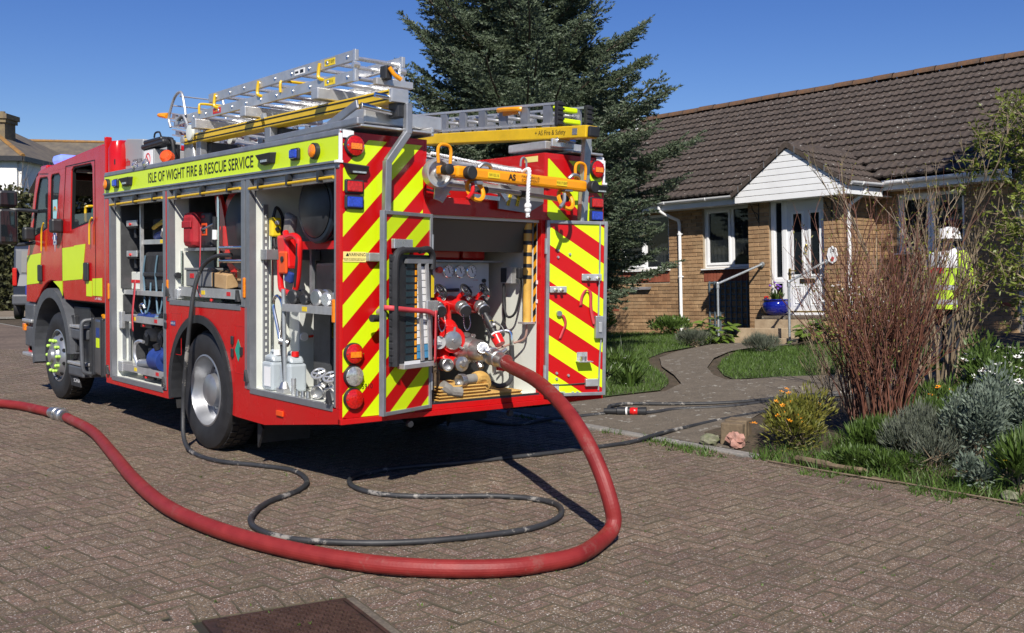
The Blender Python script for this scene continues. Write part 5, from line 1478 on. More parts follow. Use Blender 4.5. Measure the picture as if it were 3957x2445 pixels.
for si, (dz, y1) in enumerate(((0.0, 5.15), (0.085, 5.30), (0.17, 5.45))):
 for x in (.92 + .04 * si, 1.68 - .04 * si):
  za = 2.14 + dz; zb = za + .175 * y1
  for off in (-.03, .03):
   b_ = MB(); b_.bar((x, 0.02, za + off), (x, y1, zb + off), .032, .014); b_.build('stile_rail', 'alu', el)
  n = 18
  b_ = MB()
  for k in range(n):
   t = (k + .5) / n; b_.bar((x, y1 * t - .05, za + (zb - za) * t - .009), (x, y1 * t + .05, za + (zb - za) * t + .009), .026, .05)
  for c_ in b_.clusters(0.0): c_.build('stile_web', 'alu_dull', el)
 for k in range(16):
  t = (k + .5) / 16; x0 = .93 + .04 * si
  b_ = MB(); b_.cyl((x0, y1 * t, 2.14 + dz + .175 * y1 * t), (2.60 - x0, y1 * t, 2.14 + dz + .175 * y1 * t), .017, seg=8); b_.build('rung', 'alu', el, True)
b_ = MB(); b_.tube(spline([(.94, 5.40, 3.24), (.92, 5.55, 3.27), (.96, 5.62, 3.285), (1.0, 5.5, 3.28)], 4), .022, 8); b_.build('top_tip', 'orange_beam', el, True)
r2 = thing('beam_ladder', 'silver lattice ladder with black rubber feet above the right rear corner', 'ladder', (2.1, 1.0, 2.7))
for x in (1.98, 2.30):
 for (ya, yb_, za, zb, hh) in ((.02, 4.6, 2.80, 3.06, .16), (.06, 4.6, 2.72, 2.98, .05)):
  if hh > .1:
   for off in (-.075, .085):
    b_ = MB(); b_.bar((x, ya, za + off), (x, yb_, zb + off), .032, .018); b_.build('stile_rail', 'alu', r2)
   for k in range(16):
    y = ya + .06 + k * .28; z = za + (zb - za) * (y - ya) / (yb_ - ya)
    b_ = MB(); b_.box(x - .013, x + .013, y, y + .09, z - .066, z + .076); b_.build('stile_web', 'alu_dull', r2)
  else:
   for k in range(24):
    y = ya + .03 + k * .17; z = za + (zb - za) * (y - ya) / (yb_ - ya)
    b_ = MB(); b_.box(x - .012, x + .012, y, y + .095, z - .028, z + .030); b_.build('lower_web', 'alu_dull', r2)
   b_ = MB(); b_.bar((x, ya, za - .035), (x, yb_, zb - .035), .036, .012); b_.build('stile_rail', 'alu', r2)
 b_ = MB(); b_.box(x - .03, x + .03, -.03, .02, 2.70, 2.90); f_ = b_.build('rubber_foot', 'black_rubber', r2, False, .012)
 for k in range(5):
  b_ = MB(); b_.box(x - .032, x + .032, -.038, -.03, 2.715 + k * .038, 2.733 + k * .038); b_.build('foot_rib', 'black_rubber', f_)
for k in range(14):
 y = .2 + k * .3; z = 2.82 + .057 * y
 b_ = MB(); b_.cyl((1.98, y, z), (2.30, y, z), .016, seg=8); b_.build('rung', 'alu', r2, True)
for y0, y1, x, m in ((.42, .72, 1.955, 'orange_beam'),):
 b_ = MB(); b_.tube(spline([(x, y0, 2.88), (x - .02, y0 + .04, 2.885), (x - .02, y1 - .04, 2.90), (x, y1, 2.90)], 4), .02, 8); b_.build('pull_handle', m, r2, True)
b_ = MB(); b_.box(1.95, 1.97, .48, .66, 2.85, 2.88); b_.build('handle_plate', 'orange_beam', r2)
for (x0, x1, y, z) in ((2.02, 2.26, .10, 2.86), (2.02, 2.26, .06, 2.76)):
 b_ = MB(); b_.box(x0, x1, y - .03, y + .03, z - .02, z + .02); b_.build('hivis_strap', 'hivis', r2, False, .01)
b_ = MB(); b_.bar((2.02, -.34, 2.63), (2.02, 4.5, 2.915), .13, .095); y2 = part('gantry_beam', b_, 'yellow_beam', bevel=.008, label='yellow beam with lettering below the right ladder')
b_ = MB(); b_.bar((2.02, -.375, 2.628), (2.02, -.345, 2.63), .11, .08); part('beam_cap', b_, 'black_plastic', y2, bevel=.01)
up_b = Vector((0, .06, 1)); rt_b = Vector((0, -1, -.06)).normalized()
text('lettering', '+ AS Fire & Safety', .055, (1.9535, .07, 2.655), rt_b, (0, -.06, 1), 'black_print', y2, sx=.9)
b_ = MB(); b_.bar((1.9535, -.19, 2.64), (1.9535, -.245, 2.637), .002, .05); part('beam_tag', b_, 'alu_dull', y2)
b_ = MB(); b_.box(1.88, 2.40, .04, .50, 2.52, 2.585); b_.box(2.10, 2.45, -.04, .30, 2.50, 2.52); part('gantry_housing', b_, 'alu', bevel=.008, join=True)
b_ = MB(); b_.cyl((1.95, -.02, 2.595), (2.14, -.02, 2.59), .018, seg=10); part('gantry_link', b_, 'chrome', smooth=True)
b_ = MB(); b_.box(1.90, 2.14, -.02, .0, 2.535, 2.60); part('gantry_bracket', b_, 'alu_bright', bevel=.006)
# == orange ladder foot bar across the rear
ob = thing('ladder_foot_bar', 'orange bar with black end pads and handles across the rear of the well', 'bar', (1.5, -.25, 2.2))
A0, A1 = Vector((.72, -.27, 2.245)), Vector((2.05, -.25, 2.215))
dA = (A1 - A0).normalized(); upA = Vector((0, 0, 1))
def ab_(t): return A0.lerp(A1, t)
b_ = MB(); b_.bar(ab_(.02), ab_(.985), .085, .085); b_.build('tube', 'orange_beam', ob, False, .02)
for t, rr in ((.085, .048), (1.0, .048)):
 c_ = ab_(t) + Vector((0, -.05, -.005)); b_ = MB(); b_.lathe([(0, rr * .9), (.02, rr), (.05, rr), (.055, rr * .9)], c_, (0.1, -1, 0), 20); b_.build('end_pad', 'black_rubber', ob, True)
b_ = MB(); b_.lathe([(0, .036), (.06, .038), (.065, .03)], ab_(-.06) + Vector((0, -.04, 0)), (0, -1, 0), 18); b_.build('end_pad', 'black_rubber', ob, True)
b_ = MB(); b_.bar(ab_(-.08), ab_(.02), .06, .06); b_.build('end_bracket', 'orange_beam', ob, False, .01)
for t in (-.04, .955):
 c_ = ab_(t)
 b_ = MB(); b_.tube(spline([c_ + Vector((-.05, 0, .05)), c_ + Vector((-.055, 0, .14)), c_ + Vector((-.03, 0, .175)), c_ + Vector((.03, 0, .175)), c_ + Vector((.055, 0, .14)), c_ + Vector((.05, 0, .05))], 5), .012, 8); b_.build('handle', 'orange_beam', ob, True)
for t in (.16, .83):
 c_ = ab_(t) + Vector((.01, 0, -.115))
 b_ = MB(); b_.tube([c_ + Vector((math.cos(2 * math.pi * k / 24) * .068, math.sin(2 * math.pi * k / 24) * .035, math.sin(2 * math.pi * k / 24) * .072)) for k in range(24)], .016, 6, closed=True); b_.build('pivot_ring', 'orange_beam', ob, True)
 b_ = MB(); b_.box(c_.x - .03, c_.x + .05, c_.y - .03, c_.y + .02, 2.165, 2.19); b_.build('ring_bracket', 'alu_dull', ob, False, .005)
 b_ = MB(); b_.tube(spline([c_ + Vector((-.06, -.05, .04)), c_ + Vector((-.08, -.07, -.02)), c_ + Vector((-.14, -.09, -.07))], 5), .014, 8); b_.build('ring_lever', 'bright_red' if t < .5 else 'alu_dull', ob, True)
 b_ = MB(); b_.tube(spline([ab_(t) + Vector((.02, -.02, .045)), ab_(t) + Vector((.06, -.03, .075)), ab_(t) + Vector((.12, -.02, .07)), ab_(t) + Vector((.15, 0, .05))], 5), .014, 8); b_.build('tie_cleat', 'alu_dull', ob, True)
for t, txt, m in ((.27, 'IW13L16', 'yellow_label'), (.775, 'WX17 BXP', 'yellow_label')):
 c_ = ab_(t) + Vector((0, -.0445, 0)); b_ = MB(); b_.obox(c_, dA * .055, Vector((0, .001, 0)), Vector((0, 0, .02))); lb_ = b_.build('name_label', m, ob); text('lettering', txt, .028, c_ + Vector((0, -.002, 0)), dA, upA, 'black_print', lb_, sx=.85)
text('lettering', 'AS', .06, ab_(.40) + Vector((0, -.0455, 0)), dA, upA, 'black_print', ob, bold=.002)
text('lettering', 'FIRE RESCUE\nEQUIPMENT', .027, ab_(.535) + Vector((0, -.0455, .002)), dA, upA, 'black_print', ob, sx=1.2)
b_ = MB(); b_.tube([ab_(.04) + Vector((0, .14, -.075)), ab_(.5) + Vector((0, .14, -.085)), ab_(.98) + Vector((-.1, .14, -.10))], .018, 10); b_.build('lower_tube', 'steel_galv', ob, True)
for t in (.28, .58, .90):
 b_ = MB(); b_.cyl(ab_(t) + Vector((0, .14, -.09)), ab_(t + .05) + Vector((0, .14, -.09)), .027, seg=12); b_.build('tube_collar', 'black_plastic', ob, True)
b_ = MB(); b_.lathe([(-.02, .05), (-.02, .10), (.0, .105), (.04, .105), (.06, .10), (.06, .085), (.02, .08), (.02, .03), (.05, .025), (.05, .001)], (.69, -.14, 2.235), (-.15, -1, 0), 28); part('winch_wheel', b_, 'alu', smooth=True)
b_ = MB(); b_.bar((.78, -.06, 2.20), (.74, -.10, 2.05), .08, .012, (0, 1, 0)); part('stay_plate', b_, 'alu', bevel=.004)
b_ = MB(); b_.bar((.90, -.05, 2.20), (.76, -.10, 2.05), .05, .012, (0, 1, 0)); part('stay_plate', b_, 'alu', bevel=.004)
b_ = MB(); b_.bar((.70, .02, 2.33), (1.86, -.02, 2.26), .06, .04); part('well_rail', b_, 'alu_dull', bevel=.004)
b_ = MB(); b_.prism([(1.33, 2.02), (1.62, 2.0), (1.78, 2.08), (1.78, 2.2), (1.33, 2.2)], 'y', -.06, -.045); part('well_plate', b_, 'alu_dull')
b_ = MB(); b_.bar((1.02, -.10, 2.185), (1.30, -.10, 2.175), .03, .03); b_.bar((1.28, -.10, 2.18), (1.36, -.12, 2.08), .03, .03); b_.bar((1.06, -.10, 2.10), (1.3, -.1, 2.09), .02, .03); part('latch_frame', b_, 'alu_bright', join=True)
for x, tx in ((1.43, 'WX17 BXP'), (1.52, 'WX17 BXP')):
 b_ = MB(); b_.obox((x, -.065, 2.10), Vector((.3, 0, 1)).normalized() * .055, Vector((0, .002, 0)), Vector((1, 0, -.3)).normalized() * .014); lb_ = part('name_label', b_, 'yellow_label'); text('lettering', tx, .022, (x, -.069, 2.10), Vector((-.3, 0, -1)), Vector((1, 0, -.3)), 'black_print', lb_)
b_ = MB(); b_.tube(spline([(1.66, .01, 2.12), (1.66, .01, 2.36), (1.655, .01, 2.41), (1.63, .01, 2.43), (1.605, .01, 2.41), (1.60, .01, 2.36)], 5), .008, 8); part('hook', b_, 'alu_dull', smooth=True)
b_ = MB(); b_.box(1.838, 1.8395, .08, .24, 2.42, 2.465); part('valley_label', b_, 'pale_yellow')
def rope(pts, r, nm, label):
 """twisted rope: three helical strands"""
 b_ = MB(); P_ = spline(pts, 10)
 tw = 0
 strands = [[], [], []]
 ln = 0
 for i, p in enumerate(P_):
  t = (P_[min(i + 1, len(P_) - 1)] - P_[max(i - 1, 0)]).normalized()
  s1 = t.cross(Vector((0, 1, .2))).normalized(); s2 = t.cross(s1)
  if i: ln += (p - P_[i - 1]).length
  for k in range(3):
   a = ln * 95 + k * 2.094
   strands[k].append(p + (s1 * math.cos(a) + s2 * math.sin(a)) * r * .5)
 for s in strands: b_.tube(s, r * .6, 6)
 return b_
b_ = rope([(.70, -.06, 2.385), (.9, -.07, 2.365), (1.15, -.10, 2.335), (1.33, -.17, 2.305), (1.40, -.23, 2.30)], .013, 'rope', '')
single('haul_rope', b_, 'rope_white', 'white haul rope running along above the orange bar', 'rope', smooth=True)
b_ = rope([(1.42, -.22, 2.29), (1.40, -.32, 2.30), (1.39, -.33, 2.22), (1.385, -.33, 2.12), (1.385, -.33, 2.02), (1.385, -.33, 1.95)], .015, 'rope', '')
b_.sphere((1.385, -.33, 2.03), .028, 10, 8); b_.sphere((1.385, -.33, 2.0), .025, 10, 8)
single('knotted_rope', b_, 'rope_white', 'knotted white rope end hanging over the orange bar', 'rope', smooth=True)
tk_ = thing('lighting_mast', 'grey mast housing with red Teklite lettering behind the cab', 'lighting mast', (.3, 4.3, 2.5))
tk_['label'] = 'grey mast housing with red lettering on the roof behind the cab'
b_ = MB(); b_.prism([(4.62, 2.50), (4.62, 2.62), (4.55, 2.80), (4.45, 2.84), (4.02, 2.80), (4.02, 2.50)], 'x', .16, .55); b_.build('housing', mat('mast_grey', (.36, .37, .38), .5, .2), tk_, False, .01)
b_ = MB(); b_.box(.16, .55, 3.74, 4.0, 2.50, 2.685); b_.build('front_box', 'mast_grey', tk_, False, .008)
text('lettering', 'Teklite', .105, (.157, 4.46, 2.60), (0, -1, 0), (0, 0, 1), 'red_print', tk_, sx=.7, bold=.002)
text('lettering', 'RRTM-EL 2.5/4', .055, (.157, 4.16, 2.595), (0, -1, 0), (0, 0, 1), 'black_print', tk_, sx=.75)
b_ = MB(); b_.box(.155, .16, 3.765, 3.975, 2.51, 2.675); b_.build('sign_plate', 'white_print', tk_)
b_ = MB(); P_ = arc(3.87, 2.59, .062, 0, 360, 24)[:-1]; Q_ = arc(3.87, 2.59, .05, 0, 360, 24)[:-1]
panel_holes(b_, P_, [Q_], 'x', .152, .155); b_.bar((.153, 3.914, 2.634), (.153, 3.826, 2.546), .012, .003, (1, 0, 0)); b_.build('prohibition_ring', 'red_print', tk_)
for (za, zb, yy0, yy1, h) in ((2.72, 2.735, 4.06, 3.50, .05), (2.76, 2.765, 4.0, 3.55, .045)):
 b_ = MB(); b_.bar((.22, yy0, za), (.22, yy1, zb), .14, h); b_.build('flood_lamp', 'black_plastic', tk_, False, .02)
b_ = MB(); b_.tube(spline([(.22, 3.52, 2.77), (.22, 3.44, 2.74), (.23, 3.42, 2.62), (.24, 3.43, 2.52)], 6), .014, 8); b_.build('lamp_cable', 'black_rubber', tk_, True)
b_ = MB(); b_.tube(spline([(.17, 3.75, 2.79), (.17, 3.72, 2.83), (.17, 3.62, 2.83), (.17, 3.58, 2.79)], 5), .009, 6); b_.build('lamp_handle', 'black_plastic', tk_, True)
b_ = MB(); b_.cyl((.3, 3.60, 2.50), (.3, 3.60, 2.72), .06, seg=14); b_.build('mast_tube', 'black_plastic', tk_, True)
b_ = MB(); b_.lathe([(-.02, .05), (0, .065), (.05, .06), (.07, .04), (.072, .001)], (.12, 3.28, 2.555), (-.6, -.5, 0.3), 20); b_.build('amber_beacon', 'tool_orange', tk_, True)
for y in (3.80, 3.52):
 b_ = MB(); b_.sphere((.0, y, 2.515), .045, 14, 10, (.7, 1, 1)); part('marker_dome', b_, 'glass_clear', smooth=True)
 b_ = MB(); b_.cyl((.02, y, 2.50), (-.01, y, 2.52), .018, seg=8); part('marker_bulb', b_, 'chrome', smooth=True)
b_ = MB(); b_.box(.35, .62, 3.28, 3.48, 2.50, 2.76); b_.prism([(3.2, 2.5), (3.28, 2.5), (3.28, 2.72)], 'x', .35, .62); part('winch_box', b_, 'alu', bevel=.006, join=True)
# == locker shelves (parts of the engine)
def pbox(nm, m, x0, x1, y0, y1, z0, z1, bevel=0.0, parent=None):
 b_ = MB(); b_.box(x0, x1, y0, y1, z0, z1); return part(nm, b_, m, parent, bevel=bevel)
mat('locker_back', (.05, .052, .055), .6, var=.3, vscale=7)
pbox('locker_back', 'locker_back', .56, .615, 3.13, 4.44, .45, 2.21)  # dark panels over the white backs, coloured for shade and clutter inside
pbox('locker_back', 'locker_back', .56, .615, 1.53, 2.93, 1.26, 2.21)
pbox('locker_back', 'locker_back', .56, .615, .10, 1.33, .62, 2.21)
def tray(y0, y1, z, x0=.06, h=.065, d=.48):
 b_ = MB(); b_.box(x0, x0 + .008, y0, y1, z, z + h); b_.box(x0 + .008, x0 + d, y0, y1, z, z + .008); b_.box(x0 + .008, x0 + d, y0, y0 + .008, z + .008, z + h); b_.box(x0 + .008, x0 + d, y1 - .008, y1, z + .008, z + h)
 return part('tray', b_, 'alu', join=True)
def tlabel(parent, y, z, x, m):
 b_ = MB(); b_.box(x - .002, x, y - .035, y + .035, z - .017, z + .017); part('tray_label', b_, m, parent)
def latch(y, z, x):
 b_ = MB(); b_.box(x, x + .03, y - .14, y + .14, z - .03, z); o = part('tray_latch', b_, 'glass_dark')
 b_ = MB(); b_.lathe([(0, .014), (.012, .011), (.013, .001)], (x, y + .05, z - .015), (-1, 0, 0), 10); part('latch_button', b_, 'bright_red', o, smooth=True)
t1 = tray(3.14, 4.30, 1.01); tlabel(t1, 4.0, 1.043, .06, 'yellow_label'); tlabel(t1, 3.45, 1.043, .06, 'red_label'); latch(3.75, 1.0, .08)
t2 = tray(3.14, 4.34, .515); tlabel(t2, 3.98, .548, .06, 'yellow_label'); tlabel(t2, 3.42, .548, .06, 'red_label'); latch(3.7, .505, .08)
pbox('shelf', 'alu', .10, .55, 3.13, 4.40, 1.275, 1.32); s0 = pbox('shelf', 'alu', .14, .55, 3.13, 3.98, 1.77, 1.815); tlabel(s0, 3.50, 1.793, .14, 'yellow_label')
pbox('shelf_post', 'alu', .12, .15, 3.98, 4.01, 1.32, 2.2)
pbox('shelf_post', 'alu', .35, .38, 4.0, 4.03, .45, 1.0)
b_ = MB(); b_.box(.06, .10, 4.36, 4.445, .93, 1.10); b_.box(.05, .16, 4.33, 4.445, .50, .60); part('tray_runner', b_, 'alu_bright', bevel=.006)
b_ = MB(); b_.box(.10, .13, 4.44, 4.456, .62, .92); b_.box(.16, .18, 4.43, 4.456, .60, .98); part('wall_rail', b_, 'steel_galv')
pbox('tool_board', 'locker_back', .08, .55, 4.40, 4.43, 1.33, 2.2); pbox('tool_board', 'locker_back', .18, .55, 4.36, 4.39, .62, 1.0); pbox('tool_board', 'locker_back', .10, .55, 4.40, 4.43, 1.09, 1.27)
t3 = tray(1.55, 2.88, 1.30, .05, .08); tlabel(t3, 2.35, 1.34, .05, 'yellow_label'); tlabel(t3, 1.85, 1.34, .05, 'red_label'); latch(2.15, 1.295, .06)
pbox('shelf', 'alu_dull', .12, .55, 2.15, 2.92, 1.70, 1.725)
for z in (1.72, 1.61):
 b_ = MB(); b_.cyl((.10, 1.53, z), (.10, 2.12, z), .016, seg=12); part('guide_roller', b_, 'chrome', smooth=True)
b_ = MB(); b_.cyl((.09, 2.13, 1.56), (.09, 2.13, 2.15), .012, seg=10); part('guide_roller', b_, 'chrome', smooth=True)
b_ = MB(); b_.box(.03, .10, 2.86, 2.93, 1.27, 1.36); part('tray_runner', b_, 'alu_bright', bevel=.006)
b_ = MB(); b_.cyl((.10, 2.93, 1.40), (.10, 2.93, 1.70), .010, seg=8); part('wall_rod', b_, 'chrome', smooth=True)
b_ = MB(); b_.cyl((.06, 2.94, 1.48), (.06, 2.90, 1.48), .028, seg=8); part('wall_knob', b_, 'black_plastic', smooth=True)
b_ = MB(); b_.lathe([(0, .10), (0, .40), (.018, .41), (.018, .33), (.03, .10)], (.20, 1.86, 1.86), (-1, 0, .0), 40); rl_ = part('hose_reel', b_, 'bright_red', smooth=True, label='red hose reel in the middle locker')
b_ = MB(); b_.lathe([(.018, .33), (.035, .32), (.04, .10), (.05, .08), (.05, .001)], (.20, 1.86, 1.86), (-1, 0, 0), 36); part('reel_hub', b_, 'black_plastic', rl_, smooth=True)
b_ = MB()
for k in range(6): b_.tube([(.24 + k * .045, 1.86 + math.cos(2 * math.pi * j / 28) * .34, 1.86 + math.sin(2 * math.pi * j / 28) * .34) for j in range(28)], .022, 7, closed=True)
part('wound_hose', b_, 'hose_black', rl_, smooth=True, stuff=True)
b_ = MB(); b_.prism([(2.27, 2.2), (2.17, 1.98), (2.10, 1.72), (2.02, 1.62), (2.10, 1.60), (2.24, 1.72), (2.33, 2.0), (2.36, 2.2)], 'x', .16, .19); part('reel_frame', b_, 'bright_red')
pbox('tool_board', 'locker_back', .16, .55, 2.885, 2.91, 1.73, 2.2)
b_ = MB(); b_.box(.10, .14, 1.325, 1.345, .75, 2.05); part('wall_rail', b_, 'alu_dull')
b_ = MB(); [b_.box(.113, .127, 1.322, 1.326, .80 + k * .05, .825 + k * .05) for k in range(24)]; part('rail_slot', b_, 'white_panel', stuff=True)
b_ = MB(); b_.cyl((.17, 1.325, .78), (.17, 1.325, 1.95), .010, seg=10); part('wall_rod', b_, 'chrome', smooth=True)
b_ = MB(); b_.box(.08, .55, 1.24, 1.34, 1.62, 1.70); part('wall_bracket', b_, 'alu_dull', bevel=.004)
s3 = pbox('shelf', 'alu', .06, .52, .12, .95, 1.235, 1.29); tlabel(s3, .60, 1.263, .06, 'yellow_label')
pbox('shelf_post', 'alu_dull', .30, .33, .93, .96, 1.29, 1.80); pbox('reel_beam', 'red_paint_matt', .22, .25, .15, 1.0, 1.70, 1.76)
b_ = MB(); b_.box(.32, .58, 1.16, 1.325, .62, 1.23); pn = part('foam_tank', b_, mat('tank_white', (.50, .52, .50), .5), bevel=.006)
b_ = MB(); b_.lathe([(0, .034), (.015, .034), (.016, .001)], (.36, 1.16, 1.02), (0, -1, 0), 18); part('tank_gauge', b_, 'white_print', pn, smooth=True)
b_ = MB(); b_.cyl((.40, 1.15, 1.02), (.50, 1.15, 1.03), .010, seg=8); part('gauge_pipe', b_, 'bright_red', pn, smooth=True)
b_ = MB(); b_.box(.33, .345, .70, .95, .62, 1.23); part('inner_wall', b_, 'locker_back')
b_ = MB(); b_.box(.46, .50, .90, 1.05, 1.02, 1.22); part('switch_box', b_, 'yellow_label', bevel=.006)
b_ = MB(); b_.lathe([(0, .20), (.012, .22), (.012, .14), (.30, .14), (.30, .31), (.312, .30)], (.14, .62, 2.0), (1, 0, 0), 36); rr_ = part('spare_reel', b_, 'black_plastic', smooth=True)
b_ = MB()
for k in range(5): b_.tube([(.18 + k * .055, .62 + math.cos(2 * math.pi * j / 26) * .235, 2.0 + math.sin(2 * math.pi * j / 26) * .235) for j in range(26)], .027, 7, closed=True)
part('wound_hose', b_, mat('hose_navy', (.012, .02, .032), .5), rr_, smooth=True, stuff=True)
# == equipment in the lockers (things)
def thing1(nm, label, cat, parts, base, group=None):
 t = thing(nm, label, cat, base, group)
 for (pn_, b_, m, sm, bv) in parts:
  b_.build(pn_, m, t, sm, bv)
 return t
def B(*a): b_ = MB(); b_.box(*a); return b_
def C(p0, p1, r, r1=None, seg=12): b_ = MB(); b_.cyl(p0, p1, r, r1, seg); return b_
def T(pts, r, seg=8, per=6): b_ = MB(); b_.tube(spline(pts, per), r, seg); return b_
for k, (z, lab) in enumerate(((1.96, 'upper'), (1.66, 'lower'))):
 ps = [('bar', B(.12, .24, 4.08, 4.36, z - .03, z + .03), 'black_plastic', False, .01), ('plate', B(.10, .12, 4.05, 4.32, z - .01, z + .05), 'alu', False, .004),
  ('button', C((.10, 4.2, z + .01), (.085, 4.2, z + .01), .014), 'bright_red', True, 0), ('grip', C((.16, 4.22, z - .12), (.16, 4.22, z - .03), .018), 'black_plastic', True, 0)]
 thing1('tool_clamp', '%s of two black clamps with a red button in the front locker' % lab, 'clamp', ps, (.17, 4.2, z - .12), 'clamps in the front locker')
mat('bag_black', (.022, .023, .025), .75, var=.3, vscale=12, bump=.25, bscale=25)
mat('strap_blue', (.10, .18, .24), .7)
bagb = B(.16, .34, 3.42, 4.02, 1.33, 1.70)
ps = [('bag', bagb, 'bag_black', False, .04)]
for y in (3.93, 3.62):
 ps += [('strap', T([(.145, y, 1.66), (.14, y + .04, 1.5), (.145, y + .03, 1.36), (.13, y - .02, 1.2), (.12, y - .08, 1.10), (.13, y - .14, 1.2), (.145, y - .14, 1.40)], .009, 6), 'strap_blue', True, 0)]
ps += [('waist_belt', B(.135, .16, 3.40, 4.02, 1.46, 1.50), 'black_plastic', False, .008)]
thing1('harness_bag', 'black harness bag with looped straps on the front locker shelf', 'bag', ps, (.25, 3.7, 1.33))
thing1('white_box', 'small white box with red stripe behind the harness bag', 'box', [('box', B(.18, .36, 4.08, 4.42, 1.325, 1.50), 'white_panel', False, .008), ('stripe', B(.176, .18, 4.10, 4.40, 1.39, 1.42), 'red_label', False, 0)], (.27, 4.25, 1.325))
strap_t = thing('hanging_strap', 'long red tally strap hanging in the front locker', 'strap', (.08, 4.0, .9))
strap('webbing', [(.075, 4.02, 1.42), (.07, 4.03, 1.30), (.045, 4.02, 1.08), (.045, 4.01, .92)], .05, 'pink_strap', strap_t, (0, 1, 0))
thing1('wound_cable', 'dark blue and yellow cable bundle on the upper shelf of the front locker', 'cable', [('bundle', T([(.25, 3.3, 1.84), (.22, 3.6, 1.88), (.25, 3.9, 1.85), (.35, 3.75, 1.98), (.3, 3.4, 1.97), (.25, 3.35, 1.87)], .035, 8), 'blue_plastic', True, 0), ('lead', T([(.2, 3.35, 1.95), (.18, 3.6, 1.97), (.2, 3.85, 1.93), (.25, 3.6, 2.03)], .02, 8), 'yellow_beam', True, 0), ('plug', C((.16, 3.50, 1.85), (.14, 3.42, 1.90), .03), 'alu_bright', True, 0)], (.25, 3.6, 1.82))
for k, (y, lab) in enumerate(((3.92, 'blue hose nozzle with curved chrome handle on the middle tray'), (3.62, 'round chrome nozzle with blue collar on the middle tray'))):
 ps = [('body', C((.12, y + .10, 1.06), (.14, y - .06, 1.07), .035, .045), 'blue_plastic', True, 0), ('head', C((.14, y - .06, 1.07), (.14, y - .16, 1.075), .05 if k else .03, .055 if k else .025), 'chrome' if k else 'blue_plastic', True, 0)]
 if not k: ps.append(('handle', T([(.12, y + .02, 1.08), (.10, y + .03, 1.16), (.10, y - .03, 1.19), (.11, y - .06, 1.15)], .014), 'chrome', True, 0))
 thing1('hose_nozzle', lab, 'nozzle', ps, (.14, y, 1.02), 'nozzles on the trays')
ps = [('casing', C((.16, 3.46, .66), (.16, 3.66, .67), .10, .115, 18), 'blue_plastic', True, .0), ('motor', C((.16, 3.50, .70), (.18, 3.36, .71), .07, .06, 16), 'blue_plastic', True, 0), ('knob', C((.12, 3.56, .77), (.10, 3.56, .82), .03), 'black_plastic', True, 0),
 ('outlet', C((.14, 3.70, .62), (.12, 3.98, .60), .045, .05, 14), 'alu_dull', True, 0), ('handle', T([(.10, 4.02, .58), (.09, 4.08, .68), (.09, 4.06, .79), (.10, 3.98, .825), (.11, 3.90, .82)], .017), 'alu_bright', True, 0)]
thing1('portable_pump', 'blue portable pump with curved silver handle on the bottom tray', 'pump', ps, (.16, 3.7, .53))
for k, y in enumerate((4.1, 3.75, 3.4)):
 thing1('helmet_mask', 'grey face mask under the middle tray, %s of three' % ('first', 'second', 'third')[k], 'mask', [('shell', (lambda b_: (b_.sphere((.30, y, .88), .10, 14, 8, (1, 1.1, .75)), b_)[1])(MB()), 'canvas_grey', True, 0), ('rim', C((.22, y, .84), (.21, y, .84), .07, .07, 16), 'black_rubber', True, 0)], (.3, y, .8), 'masks in the front locker')
for k, (x0, x1, y0, y1, z0, z1, m, lab) in enumerate(((.20, .52, 3.16, 3.42, 1.325, 1.62, 'grey_plastic', 'grey equipment case right of the harness bag'), (.22, .54, 3.20, 3.95, 1.825, 2.02, 'bag_black', 'black holdall at the back of the upper shelf in the front locker'),
  (.22, .54, 3.2, 4.2, 1.025, 1.13, 'bag_black', 'black tool roll at the back of the middle tray'), (.28, .54, 3.2, 4.25, .53, .74, 'grey_plastic', 'grey case at the back of the bottom tray'), (.26, .54, .14, .80, 1.295, 1.60, 'black_plastic', 'black equipment case behind the couplings'),
  (.36, .55, .14, .66, .62, 1.10, 'bag_black', 'black kit bag at the back of the rear locker floor'), (.36, .54, 1.62, 2.85, 1.55, 1.69, 'bag_black', 'rolled black sheet below the shelf of the middle locker'))):
 hb_ = B(x0 - .012, x0, (y0 + y1) / 2 - .06, (y0 + y1) / 2 + .06, z0 + (z1 - z0) * .6, z0 + (z1 - z0) * .75)
 thing1('equipment_case', lab, 'case', [('case', B(x0, x1, y0, y1, z0, z1), m, False, .02), ('handle', hb_, 'black_rubber', False, .004), ('label', B(x0 - .003, x0, y0 + .04, y0 + .12, z0 + .03, z0 + .06), 'yellow_label', False, 0)], ((x0 + x1) / 2, (y0 + y1) / 2, z0), 'cases in the lockers')
thing1('red_holdall', 'tall red holdall against the white wall of the middle locker', 'bag', [('bag', B(.07, .24, 2.62, 2.86, 1.73, 2.04), mat('red_cloth', (.34, .012, .02), .7, var=.2, vscale=10), False, .05), ('flap', B(.06, .075, 2.64, 2.84, 1.90, 1.96), 'red_cloth', False, .01)], (.15, 2.74, 1.73))
thing1('meter_case', 'black case with orange framed window in the middle locker', 'case', [('case', B(.14, .40, 2.40, 2.62, 1.73, 2.03), 'black_plastic', False, .02), ('frame', B(.135, .142, 2.47, 2.58, 1.83, 1.94), 'tool_orange', False, .006), ('screen', B(.131, .136, 2.49, 2.56, 1.85, 1.92), 'glass_dark', False, 0), ('badge', B(.136, .14, 2.52, 2.58, 1.985, 2.005), 'red_label', False, 0)], (.27, 2.5, 1.73))
thing1('grey_crate', 'grey plastic crate with red sticker on the middle locker tray', 'crate', [('wall', B(.10, .45, 2.30, 2.84, 1.385, 1.54), mat('crate_grey', (.16, .165, .17), .55), False, .01), ('rim', B(.09, .46, 2.29, 2.85, 1.53, 1.55), 'crate_grey', False, .004), ('sticker', B(.096, .10, 2.66, 2.74, 1.46, 1.50), 'red_label', False, 0)], (.27, 2.6, 1.385))
